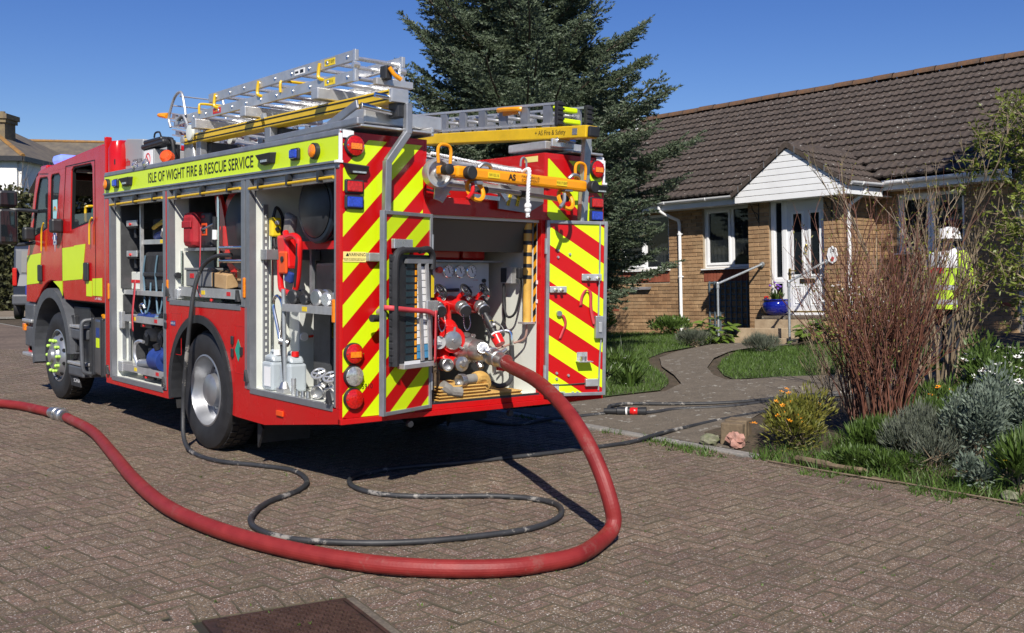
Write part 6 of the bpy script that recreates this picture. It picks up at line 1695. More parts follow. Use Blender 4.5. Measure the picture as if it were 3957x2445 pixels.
wb = MB(); wb.obox((.16, 2.20, 1.455), (.055, 0, .01), (0, .19, .012), (0, -.01, .06)); thing1('timber_block', 'pale timber chock with dark strap, nearer one in the middle locker', 'timber block', [('block', wb, 'wood', False, .006), ('strap', (lambda b_: (b_.obox((.16, 2.26, 1.456), (.058, 0, .01), (0, .018, .001), (0, 0, .064)), b_)[1])(MB()), 'gasket', False, 0)], (.16, 2.2, 1.39), 'timber chocks in the middle locker')
wb = MB(); wb.obox((.24, 1.80, 1.50), (.06, 0, .0), (0, .17, .0), (0, 0, .055)); thing1('timber_block', 'pale timber chock with dark strap, further one in the middle locker', 'timber block', [('block', wb, 'wood', False, .006), ('strap', (lambda b_: (b_.obox((.24, 1.84, 1.50), (.063, 0, 0), (0, .018, 0), (0, 0, .058)), b_)[1])(MB()), 'gasket', False, 0)], (.24, 1.8, 1.44), 'timber chocks in the middle locker')
thing1('toolbox', 'dark grey toolbox behind the timber chocks', 'toolbox', [('box', B(.20, .48, 1.58, 2.0, 1.385, 1.445), 'grey_plastic', False, .01), ('catch', B(.19, .2, 1.75, 1.82, 1.40, 1.43), 'black_plastic', False, 0)], (.34, 1.79, 1.385))
thing1('hose_branch', 'slim black reel branch with chrome lever hanging in the middle locker', 'nozzle', [('barrel', C((.07, 2.16, 1.78), (.07, 2.15, 1.98), .016, .020), 'black_plastic', True, 0), ('lever', C((.07, 2.18, 1.92), (.05, 2.34, 1.88), .009), 'chrome', True, 0), ('lever_knob', (lambda b_: (b_.sphere((.05, 2.35, 1.875), .018, 10, 8), b_)[1])(MB()), 'black_plastic', True, 0), ('tape', C((.07, 2.16, 1.79), (.07, 2.157, 1.87), .0205), 'white_print', True, 0)], (.07, 2.15, 1.77))
tl_ = thing('tally_strap', 'thin red tally tape hanging in the middle locker', 'strap', (.06, 2.3, 1.3))
strap('webbing', [(.06, 2.42, 1.90), (.055, 2.42, 1.70), (.05, 2.43, 1.5), (.04, 2.45, 1.38), (.04, 2.38, 1.30)], .022, 'pink_strap', tl_, (0, 1, 0))
thing1('control_box', 'yellow pendant control box on the rear locker wall', 'control box', [('box', B(.14, .22, 1.26, 1.32, 1.80, 1.95), 'yellow_label', False, .012), ('button', C((.18, 1.26, 1.91), (.18, 1.245, 1.91), .016), 'white_print', True, 0), ('button', C((.18, 1.26, 1.86), (.18, 1.245, 1.86), .016), 'black_plastic', True, 0), ('lead', T([(.17, 1.29, 1.80), (.17, 1.27, 1.72), (.21, 1.27, 1.70), (.24, 1.29, 1.80), (.25, 1.30, 1.95), (.20, 1.30, 2.03), (.17, 1.30, 1.95)], .012), 'black_rubber', True, 0)], (.18, 1.29, 1.7))
ct = thing('rescue_cutter', 'red powered rescue cutter with looped handle in the rear locker', 'cutter', (.15, .95, 1.36))
T([(.13, 1.02, 1.83), (.12, .98, 1.79), (.12, .88, 1.80), (.12, .80, 1.77), (.12, .79, 1.68), (.13, .83, 1.50), (.13, .87, 1.39), (.14, .92, 1.365), (.14, 1.08, 1.385), (.14, 1.12, 1.44), (.14, 1.13, 1.62)], .024, 10).build('loop_handle', 'bright_red', ct, True)
T([(.105, .785, 1.74), (.105, .80, 1.60), (.115, .845, 1.42)], .012, 8).build('grip_strip', 'black_rubber', ct, True)
b_ = MB(); b_.obox((.17, 1.07, 1.68), (.05, 0, 0), (0, .075, 0), (0, .02, .13)); b_.build('body', 'bright_red', ct, False, .025)
b_ = MB(); b_.obox((.12, 1.04, 1.60), (.012, 0, 0), (0, .06, 0), (0, 0, .085)); b_.build('motor_cover', 'tool_orange', ct, False, .02)
C((.108, 1.03, 1.625), (.10, 1.03, 1.625), .022).build('control_ring', 'black_plastic', ct, True)
b_ = MB(); b_.obox((.15, 1.0, 1.49), (.02, 0, 0), (0, .05, .01), (0, -.01, .04)); b_.build('battery', 'blue_plastic', ct, False, .012)
C((.15, 1.05, 1.56), (.15, 1.04, 1.48), .012).build('ram', 'chrome', ct, True)
b_ = MB(); b_.obox((.2, 1.08, 1.88), (.03, 0, 0), (0, .06, .02), (0, -.02, .09)); b_.build('cover_cloth', 'canvas_grey', ct, False, .02)
for k, (y, r, m, lab) in enumerate(((.86, .055, 'black_plastic', 'black rubber lined coupling on the rear locker shelf, furthest left'), (.68, .042, 'black_plastic', 'small black waisted coupling in the middle of the rear locker shelf'), (.50, .06, 'cast_metal', 'large alloy hose coupling on the rear locker shelf'), (.36, .05, 'alu_bright', 'bright alloy coupling with lugs at the right of the rear locker shelf'))):
 b_ = MB(); b_.lathe([(0, r * .8), (.01, r), (.05, r), (.055, r * .75), (.09, r * .75), (.095, r * .95), (.13, r * .95), (.14, r * .8), (.06, r * .6), (.06, .001)], (.09, y, 1.29 + r), (1, .25, 0), 20)
 b2 = MB(); b2.cyl((.12, y - r * .9, 1.29 + r), (.12, y - r * 1.35, 1.29 + r), .014, seg=8)
 thing1('hose_coupling', lab, 'coupling', [('body', b_, m, True, 0), ('lug', b2, m, True, 0)], (.15, y, 1.29), 'couplings on the rear locker shelf')
for k, (x, y, capm, lab) in enumerate(((.13, 1.19, 'white_print', 'clear plastic jerrycan with white label behind the standpipe key'), (.17, .98, 'bright_red', 'clear plastic jerrycan with a red cap in the rear locker'))):
 w_, h_ = .105, .22
 b_ = MB(); b_.box(x - .075, x + .075, y - .085, y + .085, .617, .617 + h_); b_.prism([(y - .085, .617 + h_), (y + .085, .617 + h_), (y + .05, .617 + h_ + .055), (y - .05, .617 + h_ + .055)], 'x', x - .06, x + .06)
 ps = [('body', b_, 'translucent_can', False, .02), ('handle', T([(x, y + .07, .617 + h_ + .02), (x, y + .05, .617 + h_ + .075), (x, y - .01, .617 + h_ + .07)], .014), 'translucent_can', True, 0), ('cap', C((x, y - .035, .617 + h_ + .05), (x, y - .035, .617 + h_ + .09), .03, .028, 14), capm, True, 0)]
 if k == 0: ps.append(('paper_label', B(x - .0795, x - .0775, y - .075, y + .03, .65, .80), 'white_print', False, 0))
 thing1('jerrycan', lab, 'jerrycan', ps, (x, y, .61), 'jerrycans in the rear locker')
sk = thing('standpipe_key', 'tall steel standpipe key with loop handle in the rear locker', 'standpipe key', (.10, .97, .62))
T([(.08, 1.02, 1.02), (.08, 1.06, 1.12), (.08, 1.12, 1.26), (.08, 1.11, 1.32), (.08, 1.06, 1.345), (.08, 1.0, 1.32), (.08, .97, 1.25), (.08, .98, 1.12), (.08, 1.0, 1.02)], .013, 8).build('loop_handle', 'chrome', sk, True)
C((.08, .96, 1.40), (.09, .95, .68), .016).build('shaft', 'steel_galv', sk, True); C((.07, 1.0, 1.01), (.12, .95, .99), .03).build('clamp', 'cast_metal', sk, True)
T([(.08, 1.0, 1.0), (.085, .98, .85), (.09, .96, .66)], .011).build('rod', 'black_plastic', sk, True); C((.09, .95, .655), (.09, .95, .70), .05, .03, 16).build('foot', 'cast_metal', sk, True); B(.05, .14, .90, 1.02, .616, .655).build('base_plate', 'alu', sk, False, .004)
for k, y in enumerate((1.24, .80)):
 single('locating_pin', C((.08, y, .616), (.08, y, .74), .018), 'alu_bright', '%s of two short alloy pins on the rear locker floor' % ('left', 'right')[k], 'pin', 'locating pins', smooth=True)
for k, (y, z, lab) in enumerate(((.50, .80, 'left alloy handwheel of the hydrant valves in the rear locker'), (.33, .79, 'right alloy handwheel of the hydrant valves in the rear locker'))):
 c_ = Vector((.12, y, z)); nx = Vector((-.5, -.35, .8)).normalized(); s1 = nx.cross(Vector((0, 0, 1))).normalized(); s2 = nx.cross(s1)
 w = MB(); w.tube([c_ + (s1 * math.cos(2 * math.pi * j / 20) + s2 * math.sin(2 * math.pi * j / 20)) * .05 for j in range(20)], .009, 7, closed=True)
 for j in range(5): w.cyl(c_, c_ + (s1 * math.cos(j * 1.257) + s2 * math.sin(j * 1.257)) * .048, .006, seg=6)
 b2 = MB(); b2.cyl(c_, c_ - nx * .09, .018, .035, 12); b2.lathe([(0, .04), (.08, .05), (.085, .045), (.05, .035), (.05, .001)], (.15, y, .67), (-.8, -.5, 0), 18); b2.sphere((.16, y, .69), .05, 12, 8)
 b3 = MB(); b3.cyl((.15, y - .03, .655), (.15, y - .09, .645), .02, seg=10)
 thing1('hydrant_valve', lab, 'valve', [('handwheel', w, 'alu_bright', True, 0), ('body', b2, 'cast_metal', True, 0), ('spigot', b3, 'cast_metal', True, 0)], (.14, y, .615), 'hydrant valves in the rear locker')
for k, y in enumerate((.72, .64, .56)):
 single('adaptor_plug', C((.07, y, .618), (.07, y, .655 + .006 * k), .018, .015, 12), 'cast_metal', 'small alloy adaptor plug on the rear locker sill, %s of three' % ('left', 'middle', 'right')[k], 'plug', 'adaptor plugs', smooth=True)
# == hoses
def hose_mat(name, base, worn, streak):
 m = bpy.data.materials.new(name)
 nt, b, lk = nodes_of(m)
 N = nt.nodes.new
 geo = N('ShaderNodeNewGeometry')
 n1 = N('ShaderNodeTexNoise'); n1.inputs['Scale'].default_value = 9; n1.inputs['Detail'].default_value = 6
 lk.new(geo.outputs['Position'], n1.inputs['Vector'])
 rp = N('ShaderNodeValToRGB'); rp.color_ramp.elements[0].position = .3; rp.color_ramp.elements[1].position = .72
 rp.color_ramp.elements[0].color = (*base, 1); rp.color_ramp.elements[1].color = (*worn, 1)
 lk.new(n1.outputs['Fac'], rp.inputs['Fac'])
 n2 = N('ShaderNodeTexNoise'); n2.inputs['Scale'].default_value = 3.2; n2.inputs['Detail'].default_value = 8; n2.inputs['Roughness'].default_value = .8
 lk.new(geo.outputs['Position'], n2.inputs['Vector'])
 mr = N('ShaderNodeMapRange'); mr.inputs['From Min'].default_value = .56; mr.inputs['From Max'].default_value = .60; mr.inputs['To Max'].default_value = .8
 lk.new(n2.outputs['Fac'], mr.inputs['Value'])
 mx = N('ShaderNodeMix'); mx.data_type = 'RGBA'; mx.inputs['B'].default_value = (*streak, 1)
 lk.new(mr.outputs['Result'], mx.inputs['Factor']); lk.new(rp.outputs['Color'], mx.inputs['A'])
 lk.new(mx.outputs['Result'], b.inputs['Base Color'])
 b.inputs['Roughness'].default_value = .55
 bp = N('ShaderNodeBump'); bp.inputs['Strength'].default_value = .25; bp.inputs['Distance'].default_value = .004
 n3 = N('ShaderNodeTexNoise'); n3.inputs['Scale'].default_value = 70; lk.new(geo.outputs['Position'], n3.inputs['Vector'])
 lk.new(n3.outputs['Fac'], bp.inputs['Height']); lk.new(bp.outputs['Normal'], b.inputs['Normal'])
 MATS[name] = m
hose_mat('hose_red', (.175, .010, .009), (.25, .022, .019), (.21, .050, .040))
hose_mat('hose_reel_black', (.020, .021, .023), (.036, .037, .040), (.30, .28, .25))
RH = [(1.39, -.10, .875), (1.246, -.293, .86), (.993, -.884, .82), (.786, -1.359, .73), (.697, -1.644, .59), (.658, -1.828, .42), (.655, -1.931, .235), (.655, -1.96, .11), (.547, -1.998, .052), (.196, -2.159, .05), (-.059, -2.159, .05), (-.286, -2.095, .05), (-.542, -1.904, .05), (-.751, -1.647, .05), (-.916, -1.293, .05), (-1.045, -.82, .05), (-1.11, -.294, .05), (-1.10, .311, .05), (-.967, 1.192, .05), (-.748, 2.263, .05), (-.501, 3.535, .05), (-.42, 4.55, .05)]
sh_ = thing('suction_hose', 'thick red rubber hose looping from the pump across the paving', 'hose', (-.5, -1.9, 0))
b_ = MB(); b_.tube(spline(RH, 8), .0465, 44, rib=.010); b_.build('hose_tube', 'hose_red', sh_, False)
b_ = MB(); b_.tube(spline([(-.445, 4.95, .05), (-.47, 5.2, .05), (-.56, 5.75, .05), (-.80, 6.25, .05), (-1.3, 6.9, .05), (-2.2, 7.6, .05)], 8), .0465, 44, rib=.010); b_.build('hose_tube', 'hose_red', sh_, False)
b_ = MB(); b_.lathe([(0, .054), (.05, .056), (.06, .066), (.12, .070), (.14, .062), (.17, .062), (.18, .072), (.24, .070), (.26, .058), (.36, .056)], (-.42, 4.60, .055), (-.06, 1, 0), 24); b_.build('joint_coupling', 'cast_metal', sh_, True)
for a in (40, 160, 280):
 b_ = MB(); b_.obox((-.432 + math.cos(R(a)) * .07, 4.78, .058 + math.sin(R(a)) * .07), (.012, 0, 0), (0, .03, 0), (0, 0, .012)); b_.build('coupling_lug', 'cast_metal', sh_, False, .004)
b_ = MB(); b_.lathe([(0, .06), (.05, .07), (.055, .062), (.09, .06), (.10, .066), (.15, .064), (.16, .055), (.25, .053)], (1.41, .14, .90), (-.18, -.95, -.12), 24); b_.build('pump_coupling', 'cast_metal', sh_, True)
for a in (30, 150, 270):
 s1 = Vector((1, -.19, 0)).normalized(); cc = Vector((1.395, .055, .89)) + (s1 * math.cos(R(a)) + Vector((0, 0, 1)) * math.sin(R(a))) * .06
 d_ = (s1 * math.cos(R(a)) + Vector((0, 0, 1)) * math.sin(R(a)))
 b_ = MB(); b_.cyl(cc, cc + d_ * .06, .018, .015, 10); b_.build('coupling_lug', 'cast_metal', sh_, True)
BK = [(.12, 1.95, 1.66), (.09, 2.10, 1.655), (.06, 2.20, 1.63), (.03, 2.331, 1.55), (-.02, 2.366, 1.371), (-.05, 2.381, 1.122), (-.06, 2.431, .834), (-.06, 2.497, .54), (-.07, 2.50, .284), (-.11, 2.38, .09), (-.147, 2.10, .02), (-.134, 1.655, .018), (.042, 1.282, .018), (.154, .948, .018), (.056, .555, .018), (-.157, .291, .018), (-.485, .091, .018), (-.75, -.211, .018), (-.854, -.519, .018), (-.796, -.838, .018), (-.558, -1.126, .018), (-.264, -1.32, .018), (.097, -1.437, .018), (.443, -1.485, .018), (.764, -1.377, .018), (.973, -1.149, .018), (.983, -.909, .018), (.815, -.667, .018), (.513, -.452, .018), (.302, -.259, .018), (.207, -.037, .018), (.24, .25, .018), (.425, .484, .018), (.842, .552, .018), (1.366, .439, .018), (2.165, .33, .018), (2.589, .315, .018), (3.141, .293, .018), (3.57, .34, .045), (3.933, .389, .055), (4.582, .407, .085), (5.199, .307, .13), (5.79, .209, .175), (6.323, -.054, .22), (7.2, -.6, .29)]
b_ = MB(); b_.tube(spline(BK, 8), .0185, 12)
single('reel_hose', b_, 'hose_reel_black', 'thin black hose running from the middle locker in loops over the paving', 'hose', smooth=True)
h2 = thing('branch_hose', 'thin black hose with black and red nozzle lying on the garden path', 'hose', (4.2, 1.4, .06))
b_ = MB(); b_.tube(spline([(2.6, 3.0, .3), (2.75, 2.4, .1), (2.9, 1.98, .018), (3.07, 1.72, .018), (3.45, 1.73, .03), (3.907, 1.624, .045), (4.1, 1.54, .06)], 8), .0185, 10); b_.build('hose_tube', 'hose_reel_black', h2, True)
b_ = MB(); b_.tube(spline([(4.36, 1.20, .085), (4.52, 1.16, .09), (4.778, 1.122, .10), (5.235, .762, .135), (5.984, .499, .19), (6.548, .084, .235), (7.4, -.5, .30)], 8), .0185, 10); b_.build('hose_tube', 'hose_reel_black', h2, True)
b_ = MB(); b_.tube(spline([(4.16, 1.50, .08), (4.22, 1.60, .10), (4.40, 1.73, .10), (4.65, 1.70, .105), (4.903, 1.35, .12), (5.379, .875, .15), (6.068, .557, .20), (6.686, .169, .25), (7.4, -.3, .31)], 8), .0185, 10); b_.build('hose_tube', 'hose_reel_black', h2, True)
q0, q1 = Vector((4.10, 1.55, .085)), Vector((4.36, 1.19, .10))
b_ = MB(); b_.tube([q0, q0.lerp(q1, .3), q0.lerp(q1, .32), q0.lerp(q1, .62)], [.03, .034, .045, .042], 14); b_.build('nozzle_body', 'black_plastic', h2, True)
b_ = MB(); b_.tube([q0.lerp(q1, .62), q0.lerp(q1, .70), q0.lerp(q1, .74), q0.lerp(q1, .80)], [.036, .044, .036, .040], 14); b_.build('nozzle_ring', 'bright_red', h2, True)
b_ = MB(); b_.tube([q0.lerp(q1, .80), q1], [.042, .046], 14); b_.build('nozzle_tip', 'black_plastic', h2, True)
b_ = MB(); b_.tube([q0.lerp(q1, .52), q0.lerp(q1, .56)], [.0455, .0455], 14); b_.build('white_band', 'white_print', h2, True)
# == BUNGALOW
HU = Vector((0.06854949, -0.99687143, 0.03934877)); HD = Vector((0.9975593, 0.06901518, 0.01059948)); HW = Vector((-0.01328198, 0.03852614, 0.99916932))
HO = Vector((11.64436935, 5.41318449, 1.17276191))
HM = Matrix(((HU.x, HD.x, HW.x, HO.x), (HU.y, HD.y, HW.y, HO.y), (HU.z, HD.z, HW.z, HO.z), (0, 0, 0, 1)))
house = thing('bungalow', 'buff brick bungalow with dark tiled roof and white gabled porch', 'house')
house.matrix_world = HM
def hw(u, d, w): return HM @ Vector((u, d, w))
def hthing(name, label, cat, base, group=None):
 """thing built in house coordinates"""
 t = bpy.data.objects.new(name, None)
 t.empty_display_size = 0.2
 COL.objects.link(t)
 t.matrix_world = HM @ Matrix.Translation(base)
 t['_base'] = list(base)
 return tag(t, label, cat, group)
def hpart(nm, mb, m, parent=None, smooth=False, bevel=0.0, join=True, label=None):
 o = None
 for c_ in ([mb] if join else mb.clusters()):
  x = c_.build(nm, m, parent if parent is not None else house, smooth, bevel)
  if label: x['label'] = label
  o = o or x
 return o
mat('mortar', (0.36, 0.30, 0.22), 0.9, var=0.12, vscale=6, bump=.2, bscale=50)
BR = dict(rough=.88, bump=.25, bscale=45)
for nm, kw in (('brick_single', dict(obj_rand=.20)), ('brick_merged', dict(island=.20))):
 mat(nm, (0.26, 0.150, 0.074), col2=(0.38, 0.25, 0.135), vscale=4.5, **BR, **kw)
for nm, kw in (('tile_single', dict(obj_rand=.18)), ('tile_merged', dict(island=.18))):
 mat(nm, (0.042, 0.032, 0.026), 0.85, col2=(0.078, 0.058, 0.046), vscale=9, bump=.3, bscale=35, **kw)
mat('red_brick', (0.21, 0.052, 0.026), .85, col2=(0.28, .085, .045), vscale=7, bump=.2, bscale=40, obj_rand=.12)
mat('ridge_tile', (0.065, 0.048, 0.038), .85, col2=(0.14, 0.070, 0.032), vscale=9, bump=.3, bscale=30)
mat('curtain', (0.24, 0.26, 0.27), .8, var=.15, vscale=8)
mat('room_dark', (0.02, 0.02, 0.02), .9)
mat('brass', (0.55, 0.38, 0.10), .25, .9)
mat('lichen', (0.50, 0.50, 0.46), .9)
def lichen_tiles(m):
 """pale lichen spots over roof tiles"""
 nt = m.node_tree; b = nt.nodes['Principled BSDF']; lk = nt.links; N = nt.nodes.new
 src = b.inputs['Base Color'].links[0].from_socket
 geo = N('ShaderNodeNewGeometry')
 nz = N('ShaderNodeTexNoise'); nz.inputs['Scale'].default_value = 13; nz.inputs['Detail'].default_value = 5; nz.inputs['Roughness'].default_value = .75
 lk.new(geo.outputs['Position'], nz.inputs['Vector'])
 mr = N('ShaderNodeMapRange'); mr.inputs['From Min'].default_value = .63; mr.inputs['From Max'].default_value = .67; mr.inputs['To Max'].default_value = .85
 lk.new(nz.outputs['Fac'], mr.inputs['Value'])
 mx = N('ShaderNodeMix'); mx.data_type = 'RGBA'; mx.inputs['B'].default_value = (.46, .46, .42, 1)
 lk.new(mr.outputs['Result'], mx.inputs['Factor']); lk.new(src, mx.inputs['A']); lk.new(mx.outputs['Result'], b.inputs['Base Color'])
lichen_tiles(MATS['tile_single']); lichen_tiles(MATS['tile_merged'])
# ---- walls: mortar backing with openings, bricks standing proud
MW = 1.24
WIN = [(-4.05, -2.72, 0.52, 1.66), (-1.86, -0.42, 0.50, 1.70), (2.20, 3.35, 0.64, 1.64)]
back = MB(); panel_holes(back, [(-6.6, -1.2), (4.2, -1.2), (4.2, 1.80), (-6.6, 1.80)], [[(a, c_), (b_, c_), (b_, d_), (a, d_)] for a, b_, c_, d_ in WIN], 'y', MW, MW + .25)
wall_m = hpart('front_wall', back, 'mortar')
mb = MB(); mb.box(0.012, 0.418, 0.012, 0.25, -1.2, 1.72); wall_p1 = hpart('porch_pier', mb, 'mortar', label='brick pier left of the front door')
mb = MB(); mb.box(1.502, 1.798, 0.012, 0.25, -1.2, 1.72); mb.box(1.56, 1.798, .25, MW, -1.2, 1.72); wall_p2 = hpart('porch_pier', mb, 'mortar', label='brick pier right of the front door')
mb = MB(); mb.box(-6.6, 4.2, MW + .25, MW + .3, -1.2, -1.1); mb.box(-6.6, -6.35, MW + .25, 9, -1.2, 1.8); mb.box(3.95, 4.2, MW + .25, 9, -1.2, 1.8); mb.box(-6.35, 3.95, 8.8, 9, -1.2, 1.8); hpart('other_walls', mb, 'mortar')
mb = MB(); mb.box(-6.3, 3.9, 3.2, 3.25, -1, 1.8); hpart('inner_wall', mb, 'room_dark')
bricks = []      # (centre, half-axes a,b,c , parent)
CH, BL = 0.075, 0.225
P1v, P2v = Vector((1, 0, 0)), Vector((0, 1, 0))
def lay(x0, x1, w0, w1, place, parent, holes_=(), red=None):
 row = 0
 nrow = int(round((w1 - w0) / CH))
 for r in range(nrow):
  wa = w0 + r * CH
  off = 0 if r % 2 == 0 else BL / 2
  x = x0 - off
  while x < x1 - .02:
   a, b_ = max(x, x0), min(x + BL, x1)
   x += BL
   if b_ - a < .03: continue
   segs = [(a, b_)]
   for (h0, h1, hz0, hz1) in holes_:
    if wa + CH * .6 > hz0 and wa + CH * .4 < hz1:
     ns = []
     for (s0, s1) in segs:
      if s1 <= h0 or s0 >= h1: ns.append((s0, s1))
      else:
       if h0 - s0 > .03: ns.append((s0, h0 - .003))
       if s1 - h1 > .03: ns.append((h1 + .003, s1))
     segs = ns
   for (s0, s1) in segs:
    bricks.append((place((s0 + s1) / 2, wa + CH / 2), (s1 - s0) / 2 - .005, parent, place))
holes_b = [(a - .0, b_ + .0, c_ - .29, d_) for a, b_, c_, d_ in WIN[:2]] + [(WIN[2][0], WIN[2][1], WIN[2][2] - .22, WIN[2][3])]
holes_b.append((-0.02, 1.83, -2, 3))
f_main = lambda s, w: (Vector((s, MW - .002, w)), Vector((1, 0, 0)), Vector((0, 1, 0)))
lay(-6.4, 4.2, -0.975, 1.80, f_main, wall_m, holes_b)
f_front = lambda s, w: (Vector((s, 0.010, w)), Vector((1, 0, 0)), Vector((0, 1, 0)))
lay(0.0, 0.43, -0.975, 1.70, f_front, wall_p1); lay(1.49, 1.81, -0.975, 1.70, f_front, wall_p2)
f_side = lambda s, w: (Vector((1.800, s, w)), Vector((0, 1, 0)), Vector((-1, 0, 0)))
lay(0.012, MW, -0.975, 1.70, f_side, wall_p2)
def brick_mesh(half):
 b_ = MB()
 a, t, h, c_ = half, .012, CH / 2 - .005, .004
 b_.add([(-a, .02, -h), (a, .02, -h), (a, .02, h), (-a, .02, h), (-a, -t + c_, -h), (a, -t + c_, -h), (a, -t + c_, h), (-a, -t + c_, h), (-a + c_, -t, -h + c_), (a - c_, -t, -h + c_), (a - c_, -t, h - c_), (-a + c_, -t, h - c_)],
  [(0, 1, 5, 4), (1, 2, 6, 5), (2, 3, 7, 6), (3, 0, 4, 7), (4, 5, 9, 8), (5, 6, 10, 9), (6, 7, 11, 10), (7, 4, 8, 11), (8, 9, 10, 11)])
 return b_
def brick_score(b_):
 c_ = hw(*b_[0][0]); d_ = c_ - CAM
 dep = Vector((d_.x, d_.y)).dot(view); lat = d_.dot(Vector((view.y, -view.x, 0)))
 s = dep + (0 if b_[1] > .08 else 2)
 if lat / dep > .50: s += 30
 if lat / dep < .085: s += 30
 if lat / dep > .345 and lat / dep < .44: s += 6          # behind the shrubs
 if c_.z < .75: s += 5
 return s
bricks.sort(key=brick_score)
cache = {}
merged = {}
brng = random.Random(5)
for i, (pl_, half, parent, place) in enumerate(bricks):
 c_, ax, ay = pl_
 out = brng.uniform(-.003, .002)
 if i < 300:
  k = round(half, 3)
  if k not in cache: cache[k] = brick_mesh(half).mesh('brick', 'brick_single')
  o = bpy.data.objects.new('brick', cache[k]); COL.objects.link(o); o.parent = parent
  o.matrix_local = Matrix(((ax.x, ay.x, 0, c_.x + ay.x * out), (ax.y, ay.y, 0, c_.y + ay.y * out), (0, 0, 1, c_.z), (0, 0, 0, 1)))
 else:
  b_ = brick_mesh(half)
  mm = merged.setdefault(parent.name, (parent, MB()))[1]
  mm.add([c_ + ax * v[0] + ay * (v[1] + out) + Vector((0, 0, v[2])) for v in b_.v], b_.f)
for parent, mm in merged.values():
 o = mm.build('bricks', 'brick_merged', parent); o['kind'] = 'stuff'
sm = None
for (a, b_, c_, d_) in WIN:
 h_ = .28 if c_ < .6 else .215
 n = int((b_ - a + .02) / .0765)
 for k in range(n):
  x = a + .005 + k * (b_ - a) / n
  q_ = MB(); q_.box(x + .004, x + (b_ - a) / n - .004, MW - .016, MW + .02, c_ - h_ + .012, c_ - .035)
  q_.build('soldier_brick', 'red_brick', wall_m, False, .003)
for u_, w_ in ((-4.3, -.35), (3.9, -.30)):
 q_ = MB(); q_.box(u_, u_ + .21, MW - .02, MW, w_, w_ + .07); ab0 = hpart('air_brick', q_, 'red_brick')
q_ = MB(); q_.prism([(MW - .09, .10), (MW, .17), (MW, .11)], 'x', -3.75, -3.20); hpart('flue_cover', q_, 'alu_dull', bevel=.004)
def window(u0, u1, w0, w1, mull, nm, d=MW + .05):
 q_ = MB(); t = .055
 for (a, b_, c_, e_) in ((u0, u0 + t, w0, w1), (u1 - t, u1, w0, w1), (u0 + t, u1 - t, w0, w0 + t), (u0 + t, u1 - t, w1 - t, w1)): q_.box(a, b_, d, d + .06, c_, e_)
 for m_ in mull: q_.box(m_ - .035, m_ + .035, d, d + .06, w0 + t, w1 - t)
 wo_ = hpart('window', q_, 'white_pvc', bevel=.006, label=nm)
 edges = [u0 + t] + [x for m_ in mull for x in (m_ - .035, m_ + .035)] + [u1 - t]
 for k in range(0, len(edges), 2):
  a, b_ = edges[k], edges[k + 1]
  if k == 0:      # opening casement
   s_ = MB(); f_ = .05
   for (x0, x1, z0, z1) in ((a, a + f_, w0 + t, w1 - t), (b_ - f_, b_, w0 + t, w1 - t), (a + f_, b_ - f_, w0 + t, w0 + t + f_), (a + f_, b_ - f_, w1 - t - f_, w1 - t)): s_.box(x0, x1, d - .018, d + .04, z0, z1)
   hpart('sash', s_, 'white_pvc', wo_, bevel=.006)
  g = MB(); g.box(a, b_, d + .028, d + .034, w0 + t, w1 - t); hpart('pane', g, 'glass_house', wo_)
 s_ = MB(); s_.prism([(d - .12, w0 - .035), (d + .06, w0 - .035), (d + .06, w0 + .0), (d - .12, w0 - .012)], 'x', u0 - .03, u1 + .03); hpart('sill', s_, 'white_pvc', wo_, bevel=.003)
 c_ = MB(); n = 60; z0, z1 = w0 + .06, w1 - .1
 for side_ in (0, 1):
  ua, ub = (u0 + .06, u0 + .06 + (u1 - u0) * .42) if side_ == 0 else (u1 - .06 - (u1 - u0) * .42, u1 - .06)
  vs_ = []
  for k in range(n + 1):
   t_ = k / n; uu = ua + (ub - ua) * t_; dd = d + .16 + .02 * math.sin(t_ * 40) + .008 * math.sin(t_ * 91)
   lift = .18 * (t_ if side_ == 0 else 1 - t_) ** 2
   vs_ += [(uu, dd, z0 + lift), (uu, dd, z1)]
  c_.add(vs_, [(2 * k, 2 * k + 2, 2 * k + 3, 2 * k + 1) for k in range(n)])
 hpart('net_curtain', c_, 'curtain', wo_, smooth=True, join=False)
 return wo_
mat('glass_house', (.02, .025, .03), .02, spec=.6, alpha=.55)
window(*WIN[0][:2], *WIN[0][2:], [-3.38], 'white window behind the spruce branches')
window(*WIN[1][:2], *WIN[1][2:], [-1.20], 'white two pane window left of the porch')
window(*WIN[2][:2], *WIN[2][2:], [2.80], 'white two pane window right of the porch')
# ---- porch: door, side light
q_ = MB(); DB, DT = -.36, 1.66
for (a, b_, c_, e_) in ((.43, .50, DB, DT), (.665, .745, DB, DT), (1.475, 1.49, DB, DT), (.50, .665, DT - .06, DT), (.745, 1.475, DT - .075, DT), (.50, .665, .18, .25), (.50, .665, DB, DB + .06)): q_.box(a, b_, .07, .15, c_, e_)
frm = hpart('door_frame', q_, 'white_pvc', bevel=.006)
for z0, z1 in ((.25, DT - .06), (DB + .06, .18)):
 g = MB(); g.box(.50, .665, .10, .106, z0, z1); hpart('side_pane', g, 'glass_dark', frm)
for z0, z1 in ((.25, DT - .06), (DB + .06, .18)):
 g = MB()
 for (a, b_, c_, e_) in ((.50, .522, z0, z1), (.643, .665, z0, z1), (.522, .643, z0, z0 + .02), (.522, .643, z1 - .02, z1)): g.box(a, b_, .078, .105, c_, e_)
 hpart('bead', g, 'white_pvc', frm)
g = MB(); panel_holes(g, [(.748, DB + .03), (1.472, DB + .03), (1.472, DT - .078), (.748, DT - .078)], [[(.855, .30), (1.035, .30), (1.035, 1.37), (.855, 1.37)], [(1.19, .30), (1.37, .30), (1.37, 1.37), (1.19, 1.37)]], 'y', .095, .135)
dr0 = hpart('front_door', g, 'white_door', bevel=.004)
